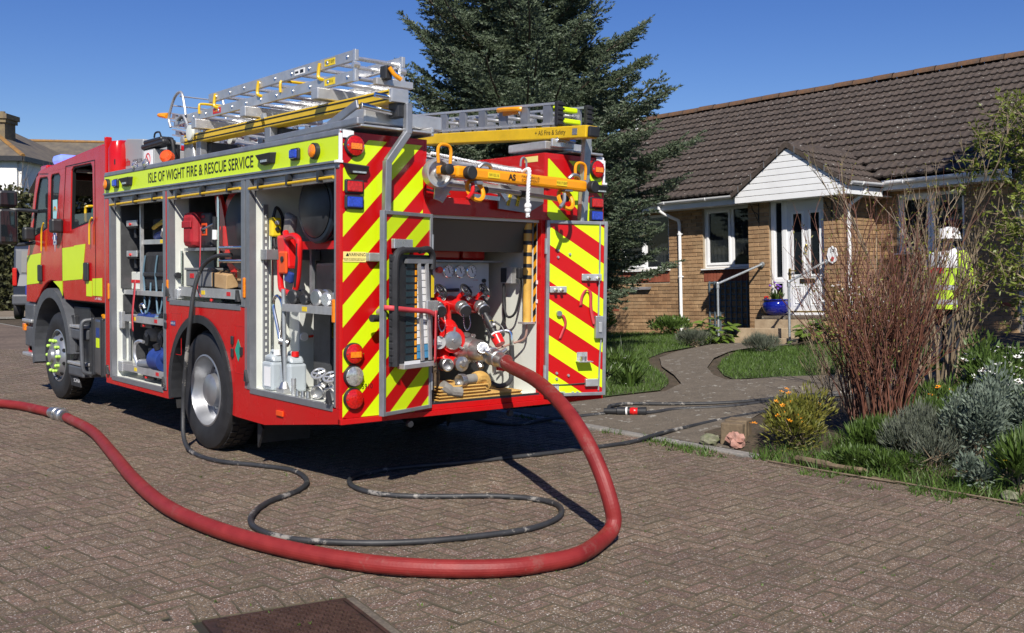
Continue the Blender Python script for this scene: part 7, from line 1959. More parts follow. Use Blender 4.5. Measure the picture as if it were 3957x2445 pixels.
for a, b_ in ((.855, 1.035), (1.19, 1.37)):
 g = MB()
 for (x0, x1, z0, z1) in ((a - .035, a + .008, .265, 1.405), (b_ - .008, b_ + .035, .265, 1.405), (a + .008, b_ - .008, .265, .308), (a + .008, b_ - .008, 1.362, 1.405)): g.box(x0, x1, .082, .096, z0, z1)
 hpart('pane_trim', g, 'white_pvc', dr0, bevel=.005)
 g = MB(); g.box(a, b_, .11, .115, .30, 1.37); hpart('door_pane', g, 'glass_dark', dr0)
 for ins, dd in ((0, .088), (.045, .085)):
  g = MB(); x0, x1, z0, z1 = a - .02 + ins, b_ + .02 - ins, -.24 + ins, .12 - ins
  for (p0, p1, r0, r1) in ((x0, x0 + .014, z0, z1), (x1 - .014, x1, z0, z1), (x0 + .014, x1 - .014, z0, z0 + .014), (x0 + .014, x1 - .014, z1 - .014, z1)): g.box(p0, p1, dd, .096, r0, r1)
  hpart('panel_moulding', g, 'white_pvc', dr0, bevel=.004)
g = MB(); g.box(.975, 1.26, .083, .096, .155, .235); hpart('letter_plate', g, 'brass', dr0, bevel=.004)
g = MB(); g.box(.99, 1.245, .079, .084, .168, .222); hpart('letter_flap', g, 'black_plastic', dr0)
g = MB(); g.box(.765, .80, .08, .096, .17, .42); hpart('handle_plate', g, 'brass', dr0, bevel=.004)
g = MB(); g.tube(spline([(.782, .08, .375), (.785, .05, .375), (.82, .045, .377), (.93, .045, .372)], 4), .010, 8); hpart('door_handle', g, 'brass', dr0, smooth=True)
g = MB(); g.tube([(1.115 + math.cos(a) * .028, .072, .76 + math.sin(a) * .045) for a in [R(k * 18) for k in range(20)]], .008, 6, closed=True); g.sphere((1.115, .08, .81), .022, 10, 6); g.sphere((1.115, .075, .70), .014, 8, 6); g.sphere((1.115, .088, .89), .011, 8, 6)
hpart('knocker', g, 'brass', dr0, smooth=True)
text('house_number', '14', .09, (1.405, .092, .20), (1, 0, 0), (0, 0, 1), 'black_print', dr0)
q_ = MB(); q_.box(.74, 1.49, .03, .09, DB - .035, DB + .005); q_.cur = 1; q_.box(.745, 1.475, .075, .095, DB + .006, DB + .03); hpart('threshold', q_, ['white_pvc', 'brass'])
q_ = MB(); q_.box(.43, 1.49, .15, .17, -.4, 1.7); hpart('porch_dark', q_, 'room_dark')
oval = [(1.66 + .095 * math.cos(R(a)) * (1 + .06 * math.cos(R(a * 8))), .62 + .145 * math.sin(R(a)) * (1 + .05 * math.cos(R(a * 8)))) for a in range(0, 360, 10)]
q_ = MB(); q_.prism(oval, 'y', -.03, -.012); pq = hpart('number_plaque', q_, 'white_pvc', bevel=.004)
text('lettering', '14', .10, (1.66, -.033, .68), (1, 0, 0), (0, 0, 1), 'black_print', pq)
q_ = MB(); q_.prism([(1.63, .55), (1.66, .60), (1.70, .57), (1.68, .51), (1.64, .51)], 'y', -.033, -.031); hpart('plaque_flower', q_, 'pink_strap', pq)
q_ = MB(); q_.box(.32, .40, -.012, -.004, -.14, -.06); bl = hpart('door_bell', q_, 'bright_red', bevel=.003)
q_ = MB(); q_.lathe([(0, .022), (.006, .022), (.007, .001)], (.36, -.012, -.10), (0, -1, 0), 14); hpart('bell_button', q_, 'white_print', bl)
for u_ in (.24, 1.66):
 q_ = MB(); q_.tube([(u_, -.01, 1.60), (u_, -.01, 1.20)], .008, 6); q_.tube([(u_, -.01, 1.56), (u_ - .04, -.26, 1.58)], .007, 6); q_.tube([(u_, -.01, 1.24), (u_ - .035, -.22, 1.57)], .006, 6)
 q_.tube(spline([(u_ - .03, -.2, 1.5), (u_ - .02, -.14, 1.44), (u_, -.05, 1.40), (u_ + .0, -.03, 1.30)], 4), .006, 6); hpart('basket_bracket', q_, 'gasket', smooth=True)
# ---- roofs
ED, EW, RD, RW = .80, 1.90, 5.0, 4.42
sl = Vector((0, RD - ED, RW - EW)); slen = sl.length; sdir = sl.normalized(); snor = Vector((0, -sdir.z, sdir.y))
tiles = []
TW, TE = .30, .312
ncourse = int(slen / TE)
def tile_mesh(m='tile_single'):
 b_ = MB(); n = 12; ln = TE + .06
 def h(x): return .020 * max(0.0, math.sin(2 * math.pi * x / TW * 2 - 1.1)) ** 1.2
 top, bot = [], []
 for k in range(n + 1):
  x = -TW / 2 + TW * k / n
  top.append((x, 0, 0.046 + h(x))); top.append((x, ln, .006 + h(x)))
  bot.append((x, 0, .010 + h(x)))
 vs_ = top + bot
 fs = [(2 * k, 2 * k + 2, 2 * k + 3, 2 * k + 1) for k in range(n)] + [(2 * (n + 1) + k, 2 * (n + 1) + k + 1, 2 * k + 2, 2 * k) for k in range(n)]
 b_.add(vs_, fs)
 return b_
tm0 = tile_mesh(); tmesh = tm0.mesh('roof_tile', 'tile_single', True)
trng = random.Random(9)
def main_w(d): return EW + (d - ED) * (RW - EW) / (RD - ED)
q_ = MB(); q_.quad((-6.9, ED + .05, EW - .03 + .03), (4.45, ED + .05, EW), (4.45, RD, RW - .02), (-6.9, RD, RW - .02)); q_.quad((-6.9, RD, RW - .02), (4.45, RD, RW - .02), (4.45, 9.3, EW), (-6.9, 9.3, EW))
q_.add([(-6.5, MW, 1.78), (-6.5, 8.9, 1.78), (-6.5, RD, RW - .1)], [(0, 1, 2)]); q_.add([(4.1, MW, 1.78), (4.1, 8.9, 1.78), (4.1, RD, RW - .1)], [(0, 2, 1)])
roof = hpart('roof', q_, 'tile_merged')
for r in range(ncourse):
 p = sdir * (r * TE)
 for k in range(38):
  u_ = -6.75 + k * TW + .15
  pos = Vector((u_, ED, EW)) + p
  if pos.y < 1.75 and pos.z < 2.40 - .66 * abs(u_ - 1.0) + .05 : continue
  tiles.append((pos, Vector((1, 0, 0)), sdir, snor, roof))
AU, AW, FD = 1.0, 2.53, -.34
PE = {-1: (-.12, 1.74), 1: (2.16, 1.765)}
pr = MB()
for s in (-1, 1):
 e_ = PE[s]; pr.quad((AU, FD + .02, AW - .02), (e_[0], FD + .02, e_[1] - .02), (e_[0], 1.95, e_[1] - .02), (AU, 1.95, AW - .02))
proof = hpart('porch_roof', pr, 'tile_merged')
for s in (-1, 1):
 e_ = Vector((PE[s][0], 0, PE[s][1])); a_ = Vector((AU, 0, AW)); dv = (a_ - e_); L_ = dv.length; dv.normalize()
 nc = 4; stp_ = (L_ - .35) / 4
 nrm_ = Vector((-dv.z, 0, dv.x)) if s > 0 else Vector((dv.z, 0, -dv.x))
 if nrm_.z < 0: nrm_ = -nrm_
 for r in range(nc + 1):
  p = e_ + dv * (r * stp_)
  for k in range(8):
   d_ = FD + .15 + k * TW
   if main_w(d_) > p.z + .16 and d_ > ED: continue
   ax = Vector((0, 1, 0)) if s > 0 else Vector((0, -1, 0))
   tiles.append((Vector((p.x, d_, p.z)), ax, dv, nrm_, proof))
def tile_score(t):
 c_ = hw(*t[0]); d_ = c_ - CAM; dep = Vector((d_.x, d_.y)).dot(view); lat = d_.dot(Vector((view.y, -view.x, 0)))
 return dep + (30 if lat / dep > .5 or lat / dep < .11 else 0)
tiles.sort(key=tile_score)
tmerge = {}
for i, (c_, ax, ay, az, parent) in enumerate(tiles):
 c2 = c_ + az * trng.uniform(0, .006) + ay * trng.uniform(-.006, .006)
 ang = trng.gauss(0, .006)
 M = Matrix(((ax.x, ay.x, az.x, c2.x), (ax.y, ay.y, az.y, c2.y), (ax.z, ay.z, az.z, c2.z), (0, 0, 0, 1))) @ Matrix.Rotation(ang, 4, 'Z')
 if i < 300:
  o = bpy.data.objects.new('roof_tile', tmesh); COL.objects.link(o); o.parent = parent; o.matrix_local = M
 else:
  tmerge.setdefault(parent.name, (parent, MB()))[1].add([M @ Vector(v) for v in tm0.v], tm0.f)
for parent, mm in tmerge.values():
 o = mm.build('roof_tiles', 'tile_merged', parent, True); o['kind'] = 'stuff'
rt = MB(); pts_ = arc(0, 0, .12, 0, 180, 8)
vs_ = [(0, p[0], p[1]) for p in pts_] + [(.44, p[0], p[1]) for p in pts_] + [(0, p[0] * .87, p[1] * .87) for p in pts_]
rt.add(vs_, [(k, k + 9, k + 10, k + 1) for k in range(8)] + [(18 + k, k, k + 1, 18 + k + 1) for k in range(8)])
rmesh = rt.mesh('ridge_tile', 'ridge_tile', True)
for k in range(25):
 o = bpy.data.objects.new('ridge_tile', rmesh); COL.objects.link(o); o.parent = roof; o.location = (-6.8 + k * .45, RD, RW - .02 + trng.uniform(-.008, .008)); o.rotation_euler = (0, 0, trng.gauss(0, .01))
rmesh2 = rt.mesh('ridge_tile', 'tile_single', True)
for k in range(5):
 o = bpy.data.objects.new('ridge_tile', rmesh2); COL.objects.link(o); o.parent = proof; o.location = (AU, FD + k * .45, AW - .085); o.rotation_euler = (0, 0, math.pi / 2)
for s in (-1, 1):
 e_ = PE[s]; q_ = MB(); q_.bar((AU, FD + .01, AW + .0), (e_[0] - .02 * s, FD + .01, e_[1]), .03, .075, (0, 1, 0))
 q_ = MB(); q_.add([(AU, FD - .01, AW + .035), (e_[0], FD - .01, e_[1] + .035), (e_[0], FD - .01, e_[1] - .045), (AU, FD - .01, AW - .05), (AU, FD + .03, AW + .035), (e_[0], FD + .03, e_[1] + .035), (e_[0], FD + .03, e_[1] - .045), (AU, FD + .03, AW - .05)],
     [(0, 1, 2, 3), (7, 6, 5, 4), (0, 4, 5, 1), (3, 2, 6, 7), (1, 5, 6, 2)]); vg = hpart('verge', q_, 'tile_merged')
 for k in range(4):
  t = (k + .6) / 4.2; q_ = MB(); cu, cw = AU + (e_[0] - AU) * t, AW + (e_[1] - AW) * t; q_.box(cu - .005, cu + .005, FD - .02, FD - .008, cw - .06, cw + .05); hpart('verge_clip', q_, 'alu_dull', vg)
g0 = -.06; g1 = 2.12; gb = 1.60
nb = 8; bh = (AW - .07 - gb) / nb
for k in range(nb):
 z0 = gb + k * bh; z1 = z0 + bh - .008
 def lim(z):
  a = PE[-1][0] + (AU - PE[-1][0]) * max(0, (z + .06 - PE[-1][1])) / (AW - PE[-1][1]); b_ = PE[1][0] + (AU - PE[1][0]) * max(0, (z + .06 - PE[1][1])) / (AW - PE[1][1]); return max(a, g0), min(b_, g1)
 (a0, b0), (a1, b1) = lim(z0), lim(z1)
 if b1 - a1 < .02: a1 = b1 = AU
 q_ = MB(); q_.prism([(a0, z0), (b0, z0), (b1, z1), (a1, z1)] if b1 > a1 else [(a0, z0), (b0, z0), (AU, z1)], 'y', FD + .03, FD + .05); hpart('gable_board', q_, 'white_pvc', bevel=.004)
q_ = MB(); q_.prism([(g0 + .03, gb + .01), (g1 - .03, gb + .01), (AU, AW - .12)], 'y', FD + .05, FD + .058); hpart('gable_backing', q_, 'mortar')
q_ = MB(); q_.box(g0, g1, FD + .04, .0, gb + .0, gb + .02); q_.box(g0, g0 + .02, FD + .05, MW, gb + .02, 1.72); q_.box(g1 - .02, g1, FD + .05, MW - .35, gb + .02, 1.74); q_.box(g0, 0, 0, MW, gb, gb + .02); q_.box(1.81, g1, 0, MW, gb, gb + .02); hpart('porch_soffit', q_, 'white_pvc')
for a, b_ in ((-6.8, g0), (g1, 4.25)):
 q_ = MB(); q_.box(a, b_, ED + .04, ED + .06, 1.70, 1.87); q_.box(a, b_, ED + .06, MW, 1.70, 1.715); hpart('fascia', q_, 'white_pvc', bevel=.003)
def gutter(p0, p1, nm='gutter'):
 p0, p1 = Vector(p0), Vector(p1); d_ = (p1 - p0).normalized(); s_ = d_.cross(Vector((0, 0, 1))).normalized()
 b_ = MB(); A = [(math.cos(R(a)), math.sin(R(a))) for a in range(180, 361, 20)]; vs_ = []
 for p in (p0, p1):
  for (c_, z_) in A: vs_.append(p + s_ * c_ * .058 + Vector((0, 0, z_ * .058)))
  for (c_, z_) in A: vs_.append(p + s_ * c_ * .052 + Vector((0, 0, z_ * .052)))
 n = len(A); fs = []
 for k in range(n - 1):
  fs += [(k, k + 1, 2 * n + k + 1, 2 * n + k), (n + k + 1, n + k, 3 * n + k, 3 * n + k + 1), (k + 1, k, n + k, n + k + 1), (2 * n + k, 2 * n + k + 1, 3 * n + k + 1, 3 * n + k)]
 fs += [(0, 2 * n, 3 * n, n), (n - 1, 2 * n - 1, 4 * n - 1, 3 * n - 1)]
 b_.add(vs_, fs)
 for p in (p0, p1):
  o_ = len(b_.v); b_.add([p + s_ * c_ * .057 + Vector((0, 0, z_ * .057)) for (c_, z_) in A], [tuple(range(n)), tuple(reversed(range(n)))])
 o = hpart(nm, b_, 'white_pvc', smooth=True)
 ln = (p1 - p0).length; k = 0.35
 while k < ln:
  c_ = p0 + d_ * k; u2 = MB(); u2.tube([c_ + s_ * x * .062 + Vector((0, 0, z_ * .062)) for (x, z_) in A], .009, 6); hpart('gutter_clip', u2, 'white_pvc', o, smooth=True); k += 1.0
 return o
gutter((-6.8, ED - .02, 1.865), (g0 - .03, ED - .02, 1.865)); gutter((g1 + .07, ED - .02, 1.835), (4.2, ED - .02, 1.845)); gutter((g1 + .045, FD + .02, 1.80), (g1 + .045, ED + .0, 1.815)); gutter((g0 - .04, FD + .05, 1.80), (g0 - .04, ED, 1.81))
for pts, cl_ in (([(-2.62, ED - .0, 1.80), (-2.62, ED + .0, 1.70), (-2.55, ED + .1, 1.62), (-2.42, MW - .07, 1.50), (-2.40, MW - .06, 1.42), (-2.40, MW - .06, -.9)], (1.22, .35, -.55)),
    ([(2.12, .25, 1.76), (2.12, .25, 1.66), (2.05, .22, 1.58), (1.92, .17, 1.48), (1.875, .16, 1.40), (1.875, .16, -.9)], (1.15, .3, -.5))):
 q_ = MB(); P_ = [Vector(p) for p in pts]; q_.tube(P_, .034, 14); dp = hpart('downpipe', q_, 'white_pvc', smooth=True)
 b0 = P_[-1]
 for zz in cl_:
  q_ = MB(); q_.cyl((b0.x, b0.y, zz - .02), (b0.x, b0.y, zz + .02), .041, seg=14); q_.box(b0.x - .06, b0.x + .06, b0.y + .0, b0.y + .03, zz - .01, zz + .01); hpart('pipe_clip', q_, 'white_pvc', dp, smooth=True)
q_ = MB(); q_.cyl((-6.15, 4.55, 4.0), (-6.15, 4.55, 4.42), .055, seg=12); q_.cur = 1; q_.cyl((-6.15, 4.55, 4.42), (-6.15, 4.55, 4.60), .045, seg=12); q_.cur = 0; q_.lathe([(0, .16), (.08, .10), (.14, .06)], (-6.15, 4.55, 4.06), (0, 0, 1), 14); hpart('vent_pipe', q_, ['white_pvc', 'black_plastic'], smooth=True)
# == things in front of the house
stp = hthing('garden_steps', 'weathered timber steps with stone slab leading up to the front door', 'steps', (.9, -.6, -1.0))
for k, (u0, u1, d0, wt) in enumerate(((-.02, 1.36, -.95, -.70 - .05), (.16, 1.42, -.66, -.60), (.36, 1.50, -.40, -.46))):
 q_ = MB(); q_.box(u0, u1, d0, d0 + .05, wt - .17, wt); q_.build('riser', 'wood_step', stp, False, .006)
 q_ = MB(); q_.box(u0 + .02, u1 - .02, d0 + .05, d0 + .35, wt - .1, wt - .012); q_.build('tread', 'concrete_path', stp)
q_ = MB(); q_.box(.44, 1.62, -.30, .07, -.455, -.40); q_.build('top_slab', 'concrete_path', stp, False, .008)
q_ = MB(); q_.box(.50, 1.58, -.24, .03, -.95, -.455); q_.build('slab_base', 'brick_merged', stp)
for k, (u0, u1, lab) in enumerate(((.02, .30, 'grey tubular handrail left of the steps beside the trellis'), (1.41, 1.535, 'grey tubular handrail right of the steps in front of the door'))):
 hr = hthing('handrail', lab, 'handrail', (u0, -1.0, -.95), 'handrails beside the steps')
 q_ = MB(); q_.cyl((u0, -1.0, -1.0), (u0, -1.0, .14), .021, seg=12); q_.build('post', 'steel_galv', hr, True)
 q_ = MB(); q_.cyl((u0, -1.0, .18), (u1, -.03, .51), .021, seg=12); q_.build('rail', 'steel_galv', hr, True)
 q_ = MB(); q_.cyl((u0, -1.0, .10), (u0, -1.0, .17), .029, seg=12); q_.sphere((u0, -1.0, .185), .032, 12, 8); q_.build('elbow', 'steel_galv', hr, True)
 q_ = MB(); q_.cyl((u1, -.05, .50), (u1, -.012, .51), .045, seg=14); q_.build('wall_flange', 'steel_galv', hr, True)
tl = hthing('trellis', 'grey square lattice trellis on the wall below the window', 'trellis', (-1.2, 1.2, -.75))
for k in range(9):
 q_ = MB(); u_ = -1.70 + k * .125; q_.box(u_ - .014, u_ + .014, MW - .055, MW - .035, -.80, .24); q_.build('upright_lath', 'trellis_grey', tl)
for k in range(9):
 q_ = MB(); w_ = -.75 + k * .12; q_.box(-1.72, -.68, MW - .035, MW - .018, w_ - .014, w_ + .014); q_.build('cross_lath', 'trellis_grey', tl)
pt = hthing('flower_pot', 'round cobalt blue glazed pot planted with spring flowers by the door', 'flower pot', (.62, -.10, -.40))
q_ = MB(); q_.lathe([(-.40, .13), (-.385, .16), (-.33, .215), (-.25, .245), (-.19, .245), (-.155, .225), (-.14, .232), (-.125, .25), (-.112, .25), (-.112, .225), (-.16, .215), (-.17, .001)], (.62, -.10, 0), (0, 0, 1), 36); q_.build('pot', 'glaze_blue', pt, True)
q_ = MB(); q_.lathe([(-.15, .218), (-.14, .001)], (.62, -.10, 0), (0, 0, 1), 20); q_.build('soil', 'soil', pt)
# == PLANTS
def leaf_mat(name, c1, c2, rough=.6, isl=.25, trans=.25, vs=8):
 m = mat(name, c1, rough, col2=c2, vscale=vs, island=isl)
 nt = m.node_tree; b = nt.nodes['Principled BSDF']; out = nt.nodes['Material Output']
 tr = nt.nodes.new('ShaderNodeBsdfTranslucent'); mx = nt.nodes.new('ShaderNodeMixShader'); mx.inputs[0].default_value = trans
 src = b.inputs['Base Color'].links[0].from_socket
 nt.links.new(src, tr.inputs['Color']); nt.links.new(b.outputs[0], mx.inputs[1]); nt.links.new(tr.outputs[0], mx.inputs[2]); nt.links.new(mx.outputs[0], out.inputs['Surface'])
 return m
leaf_mat('spruce', (.050, .072, .036), (.120, .158, .095), .55, .35, .15, 3)
leaf_mat('leaf_green', (.05, .095, .018), (.10, .16, .03), .5)
leaf_mat('leaf_lime', (.13, .17, .022), (.22, .26, .045), .45, .3, .35)
leaf_mat('leaf_broad', (.08, .15, .022), (.17, .24, .04), .4)
leaf_mat('leaf_silver', (.10, .135, .10), (.20, .245, .19), .7)
leaf_mat('leaf_lav', (.075, .092, .062), (.16, .175, .13), .75)
leaf_mat('leaf_dark', (.022, .038, .014), (.045, .07, .022), .5)
leaf_mat('leaf_olive', (.095, .125, .020), (.23, .20, .035), .55, .35)
leaf_mat('grass_blade', (.052, .105, .014), (.105, .175, .030), .55, .3, .3)
leaf_mat('leaf_hedge', (.045, .055, .020), (.095, .095, .035), .6, .35)
mat('bark', (.075, .055, .040), .9, col2=(.13, .10, .075), vscale=14, bump=.4, bscale=30)
mat('twig_red', (.078, .024, .013), .6, col2=(.16, .066, .040), vscale=10, island=.35)
mat('twig_tan', (.13, .095, .060), .7, col2=(.24, .185, .12), vscale=10, island=.3)
mat('petal_orange', (.70, .25, .01), .5, island=.2)
mat('petal_yellow', (.78, .56, .04), .5, island=.1)
mat('petal_white', (.78, .78, .76), .5)
mat('petal_purple', (.16, .06, .40), .5, island=.2)
mat('petal_red', (.45, .02, .02), .5, island=.2)
mat('flower_eye', (.05, .02, .015), .7)
vr = random.Random(21)
def rv():
 while True:
  v = Vector((vr.uniform(-1, 1), vr.uniform(-1, 1), vr.uniform(-1, 1)))
  if .05 < v.length < 1: return v.normalized()
def blade(mb, p, d, w, side=None, bend=0.0, n=1):
 """leaf or blade: pointed strip from p along d"""
 d = Vector(d); s = side if side is not None else d.cross(rv())
 if s.length < 1e-5: s = Vector((1, 0, 0))
 s = s.normalized() * (w / 2)
 if n == 1:
  m = p + d * .45
  mb.add([p, m - s, p + d, m + s], [(0, 1, 2, 3)])
 else:
  vs_ = []
  dn = d.normalized(); L_ = d.length
  for k in range(n + 1):
   t = k / n; c_ = p + d * t - Vector((0, 0, bend * L_ * t * t)); ww = (1 - t ** 2.2) if t > .2 else (.6 + 2 * t)
   vs_ += [c_ - s * ww, c_ + s * ww]
  mb.add(vs_, [(2 * k, 2 * k + 1, 2 * k + 3, 2 * k + 2) for k in range(n)])
def fast(mb):
 """drop the primitive list of a big foliage mesh"""
 mb.pr = []
 return mb
# ---- spruce behind the engine
sx, sy = 7.75, 7.12
sz = terr(sx, sy)
spr = thing('spruce_tree', 'tall blue green spruce standing between fire engine and bungalow', 'spruce tree', (sx, sy, sz))
tk0 = MB(); tk0.tube([(sx, sy, sz - .1), (sx + .02, sy, sz + 2), (sx - .02, sy + .03, sz + 5), (sx, sy, sz + 9.6)], [.17, .14, .09, .015], 10); tk0.build('trunk', 'bark', spr, True)
limbs = MB(); nd = MB()
def needles(mb, p0, p1, ln, n, wd=.010):
 d = p1 - p0; t_ = d.normalized()
 for k in range(n):
  p = p0 + d * (k + vr.random()) / n
  s = t_.cross(rv())
  if s.length < .05: continue
  s.normalize()
  e = (s * .85 + t_ * .75 + Vector((0, 0, .18))).normalized() * ln * vr.uniform(.7, 1.15)
  q_ = t_.cross(e).normalized() * wd
  mb.add([p - q_, p + q_, p + e], [(0, 1, 2)])
 e = t_ * ln
 q_ = t_.cross(rv()).normalized() * wd
 mb.add([p1 - q_, p1 + q_, p1 + e], [(0, 1, 2)])
level = .75
while level < 9.3:
 prog = level / 9.6
 rad = 2.75 * (1 - prog) ** .62 + .12
 if level < 4.2: rad *= 1.10
 if level < 1.4: rad *= .85
 nb_ = 9 if level < 7 else 6
 a0_ = vr.random() * 6.28
 for k in range(nb_):
  an = a0_ + 2 * math.pi * k / nb_ + vr.uniform(-.3, .3)
  L_ = rad * vr.choice([.62, .8, .9, 1.0, 1.0, 1.12])
  hd = Vector((math.cos(an), math.sin(an), 0))
  rise = vr.uniform(.10, .26) + .35 * prog
  pts = []
  for j in range(8):
   t = j / 7
   z = L_ * (rise * t - .46 * t * t * (1 - prog) + .36 * t ** 3)
   pts.append(Vector((sx, sy, sz + level)) + hd * (L_ * t) + Vector((0, 0, z)) + rv() * .02 * t)
  limbs.tube(pts, [.035 * (1 - j / 8) * (.4 + L_ / 3) + .004 for j in range(8)], 5)
  side_ = Vector((-hd.y, hd.x, 0))
  nbl = int(7 + L_ * 9)
  for m_ in range(nbl):
   t = .16 + .84 * (m_ + vr.random() * .6) / nbl
   f_ = t * 7; i0 = min(int(f_), 6); p = pts[i0].lerp(pts[i0 + 1], f_ - i0)
   tang = (pts[min(i0 + 1, 7)] - pts[i0]).normalized()
   for sg in ((-1, 1) if m_ < nbl - 1 else (0,)):
    bl_ = (.62 * L_ * (1 - t) ** .8 * .55 + .16) * vr.uniform(.75, 1.2)
    dr = (tang * .75 + side_ * sg * .75 + Vector((0, 0, vr.uniform(-.25, .18)))).normalized()
    end = p + dr * bl_ + Vector((0, 0, -.07 * bl_))
    nd_n = max(4, int(bl_ / .085))
    needles(nd, p, end, .055, int(nd_n * 2.6), .013)
    for w_ in range(int(bl_ / .10)):
     tt = (w_ + .5) / max(1, int(bl_ / .10)); pp = p.lerp(end, tt)
     for s2 in (-1, 1):
      d2 = (dr * .8 + dr.cross(Vector((0, 0, 1))) * s2 * .7 + Vector((0, 0, vr.uniform(-.35, .25)))).normalized()
      l2 = vr.uniform(.07, .15) * (1.1 - .4 * tt)
      needles(nd, pp, pp + d2 * l2, .050, 7, .0125)
 level += .27 if level < 5 else .33
fast(limbs); fast(nd)
lo = limbs.build('branches', 'bark', spr); lo['kind'] = 'stuff'
co = nd.build('crown', 'spruce', spr)
print('spruce tris', len(nd.f))
# ---- dense evergreen outside the right edge, shading that end of the bungalow
def round_tree(name, label, base, h, r, leafm, n, lsize, trunk_h, cat='tree', sq=1.0):
 t = thing(name, label, cat, base)
 b_ = MB(); bx_, by_, bz_ = base
 b_.tube([(bx_, by_, bz_ - .1), (bx_ + .03, by_, bz_ + trunk_h), (bx_, by_ + .05, bz_ + h * .75)], [.13, .10, .03], 8)
 for k in range(10):
  a = vr.random() * 6.28; z0 = bz_ + trunk_h + vr.random() * h * .4; e = Vector((bx_ + math.cos(a) * r * .7, by_ + math.sin(a) * r * .7, z0 + r * .5))
  b_.tube([(bx_, by_, z0), (Vector((bx_, by_, z0)) + e) / 2 + Vector((0, 0, .1)), e], [.04, .025, .01], 5)
 fast(b_); b_.build('trunk', 'bark', t, True)
 c_ = MB()
 blobs = []
 for k in range(26):
  v = rv(); zz = bz_ + trunk_h + (h - trunk_h) * (.5 + .46 * v.z)
  taper = 1 - .55 * max(0, (zz - bz_) / h - .4)
  blobs.append((Vector((bx_ + v.x * r * .72 * taper, by_ + v.y * r * .72 * taper, zz)), r * vr.uniform(.28, .46)))
 for k in range(n):
  c0, rr = vr.choice(blobs); v = rv(); p = c0 + v * rr * vr.uniform(.55, 1.05)
  blade(c_, p, (v + rv() * .8).normalized() * lsize * vr.uniform(.7, 1.3), lsize * .55)
 fast(c_); c_.build('crown', leafm, t)
 return t
round_tree('evergreen_tree', 'dark evergreen tree beyond the right end of the bungalow garden', (9.9, -2.3, terr(9.9, -2.3)), 8.0, 1.7, 'leaf_dark', 12000, .18, .8)
# ---- bare twiggy shrubs
def twig_shrub(name, label, base, n, h, spread, m, branch, r0, lean=(0, 0), leafm=None, leafn=0, base_r=.18, fork=2, leafs=.05):
 t = thing(name, label, 'shrub', base)
 b_ = MB(); lf = MB()
 B0 = Vector(base)
 def grow(p, d, L_, r, depth):
  pts = [p]; k = 5
  for j in range(k):
   d = (d + rv() * .13 + Vector((0, 0, .03))).normalized()
   pts.append(pts[-1] + d * (L_ / k))
  b_.tube(pts, [r * (1 - .75 * j / k) + .0008 for j in range(k + 1)], 4, False)
  if depth > 0:
   for _ in range(vr.randint(max(1, branch - 1), branch + 1)):
    i = vr.randint(2, k); grow(pts[i], (d + rv() * .42 + Vector((0, 0, .14))).normalized(), L_ * vr.uniform(.3, .55), r * .5, depth - 1)
  if leafm:
   for _ in range(leafn):
    i = vr.randint(2, k); blade(lf, pts[i], (rv() + d * .5) * leafs * vr.uniform(.6, 1.2), leafs * .45)
 for k in range(n):
  a = vr.random() * 6.28; rr = base_r * math.sqrt(vr.random())
  p = B0 + Vector((math.cos(a) * rr, math.sin(a) * rr, -.03))
  d = Vector((math.cos(a) * spread * vr.random() + lean[0], math.sin(a) * spread * vr.random() + lean[1], 1)).normalized()
  grow(p, d, h * vr.uniform(.55, 1.0), r0 * vr.uniform(.6, 1.1), fork)
 fast(b_); fast(lf)
 b_.build('stems', m, t)
 if leafm: lf.build('leaves', leafm, t)
 return t
def gz(x, y): return (x, y, terr(x, y))
twig_shrub('dogwood_shrub', 'dense bare shrub with many dark red upright stems in the front bed', gz(4.63, -1.28), 120, 1.55, .24, 'twig_red', 3, .0085, (-.03, .05), 'leaf_olive', 1, .22, 2, .03)
twig_shrub('bare_shrub', 'taller bare shrub with tan forking branches in front of the firefighter', gz(6.3, -.98), 24, 1.75, .34, 'twig_tan', 3, .019, (.0, .02), 'leaf_olive', 1, .16, 3, .035)
twig_shrub('bare_shrub', 'low thin bare shrub between the red stemmed shrub and the path', gz(5.6, -.35), 26, .95, .5, 'twig_tan', 2, .006, (-.1, .1), None, 0, .2, 2)
# ---- leafy arching shrub at the right edge
fs_ = thing('arching_shrub', 'arching shrub with lime green leaves reaching in from the right edge', 'shrub', gz(6.6, -2.2))
b_ = MB(); lf = MB()
base0 = Vector(gz(6.6, -2.2))
for k in range(28):
 tip = base0 + Vector((-.15 + vr.uniform(-.4, .9), vr.uniform(.1, .8) + (.75 * vr.random() if k % 3 == 0 else 0), 0))
 hgt = vr.uniform(1.2, 3.1) if k % 3 else vr.uniform(2.4, 3.1)
 pts = spline([base0 + Vector((vr.uniform(-.25, .35), vr.uniform(-.3, .3), 0)), base0.lerp(tip, .35) + Vector((vr.uniform(-.1, .3), 0, hgt * .75)), base0.lerp(tip, .8) + Vector((0, 0, hgt)), tip + Vector((0, 0, hgt * vr.uniform(.55, 1.0)))], 6)
 b_.tube(pts, [.012 * (1 - .8 * i / len(pts)) for i in range(len(pts))], 4, False)
 for i in range(4, len(pts)):
  for _ in range(3):
   d = (rv() + Vector((0, .4, .1))).normalized(); L_ = vr.uniform(.08, .28); e = pts[i] + d * L_
   b_.tube([pts[i], e], [.004, .0015], 3, False)
   for __ in range(9):
    p = pts[i].lerp(e, vr.uniform(.2, 1)); blade(lf, p, (rv() + d * .6).normalized() * vr.uniform(.035, .075), .020)
fast(b_); fast(lf); b_.build('stems', 'twig_tan', fs_); lf.build('leaves', 'leaf_lime', fs_)
print('arch leaves', len(lf.f))
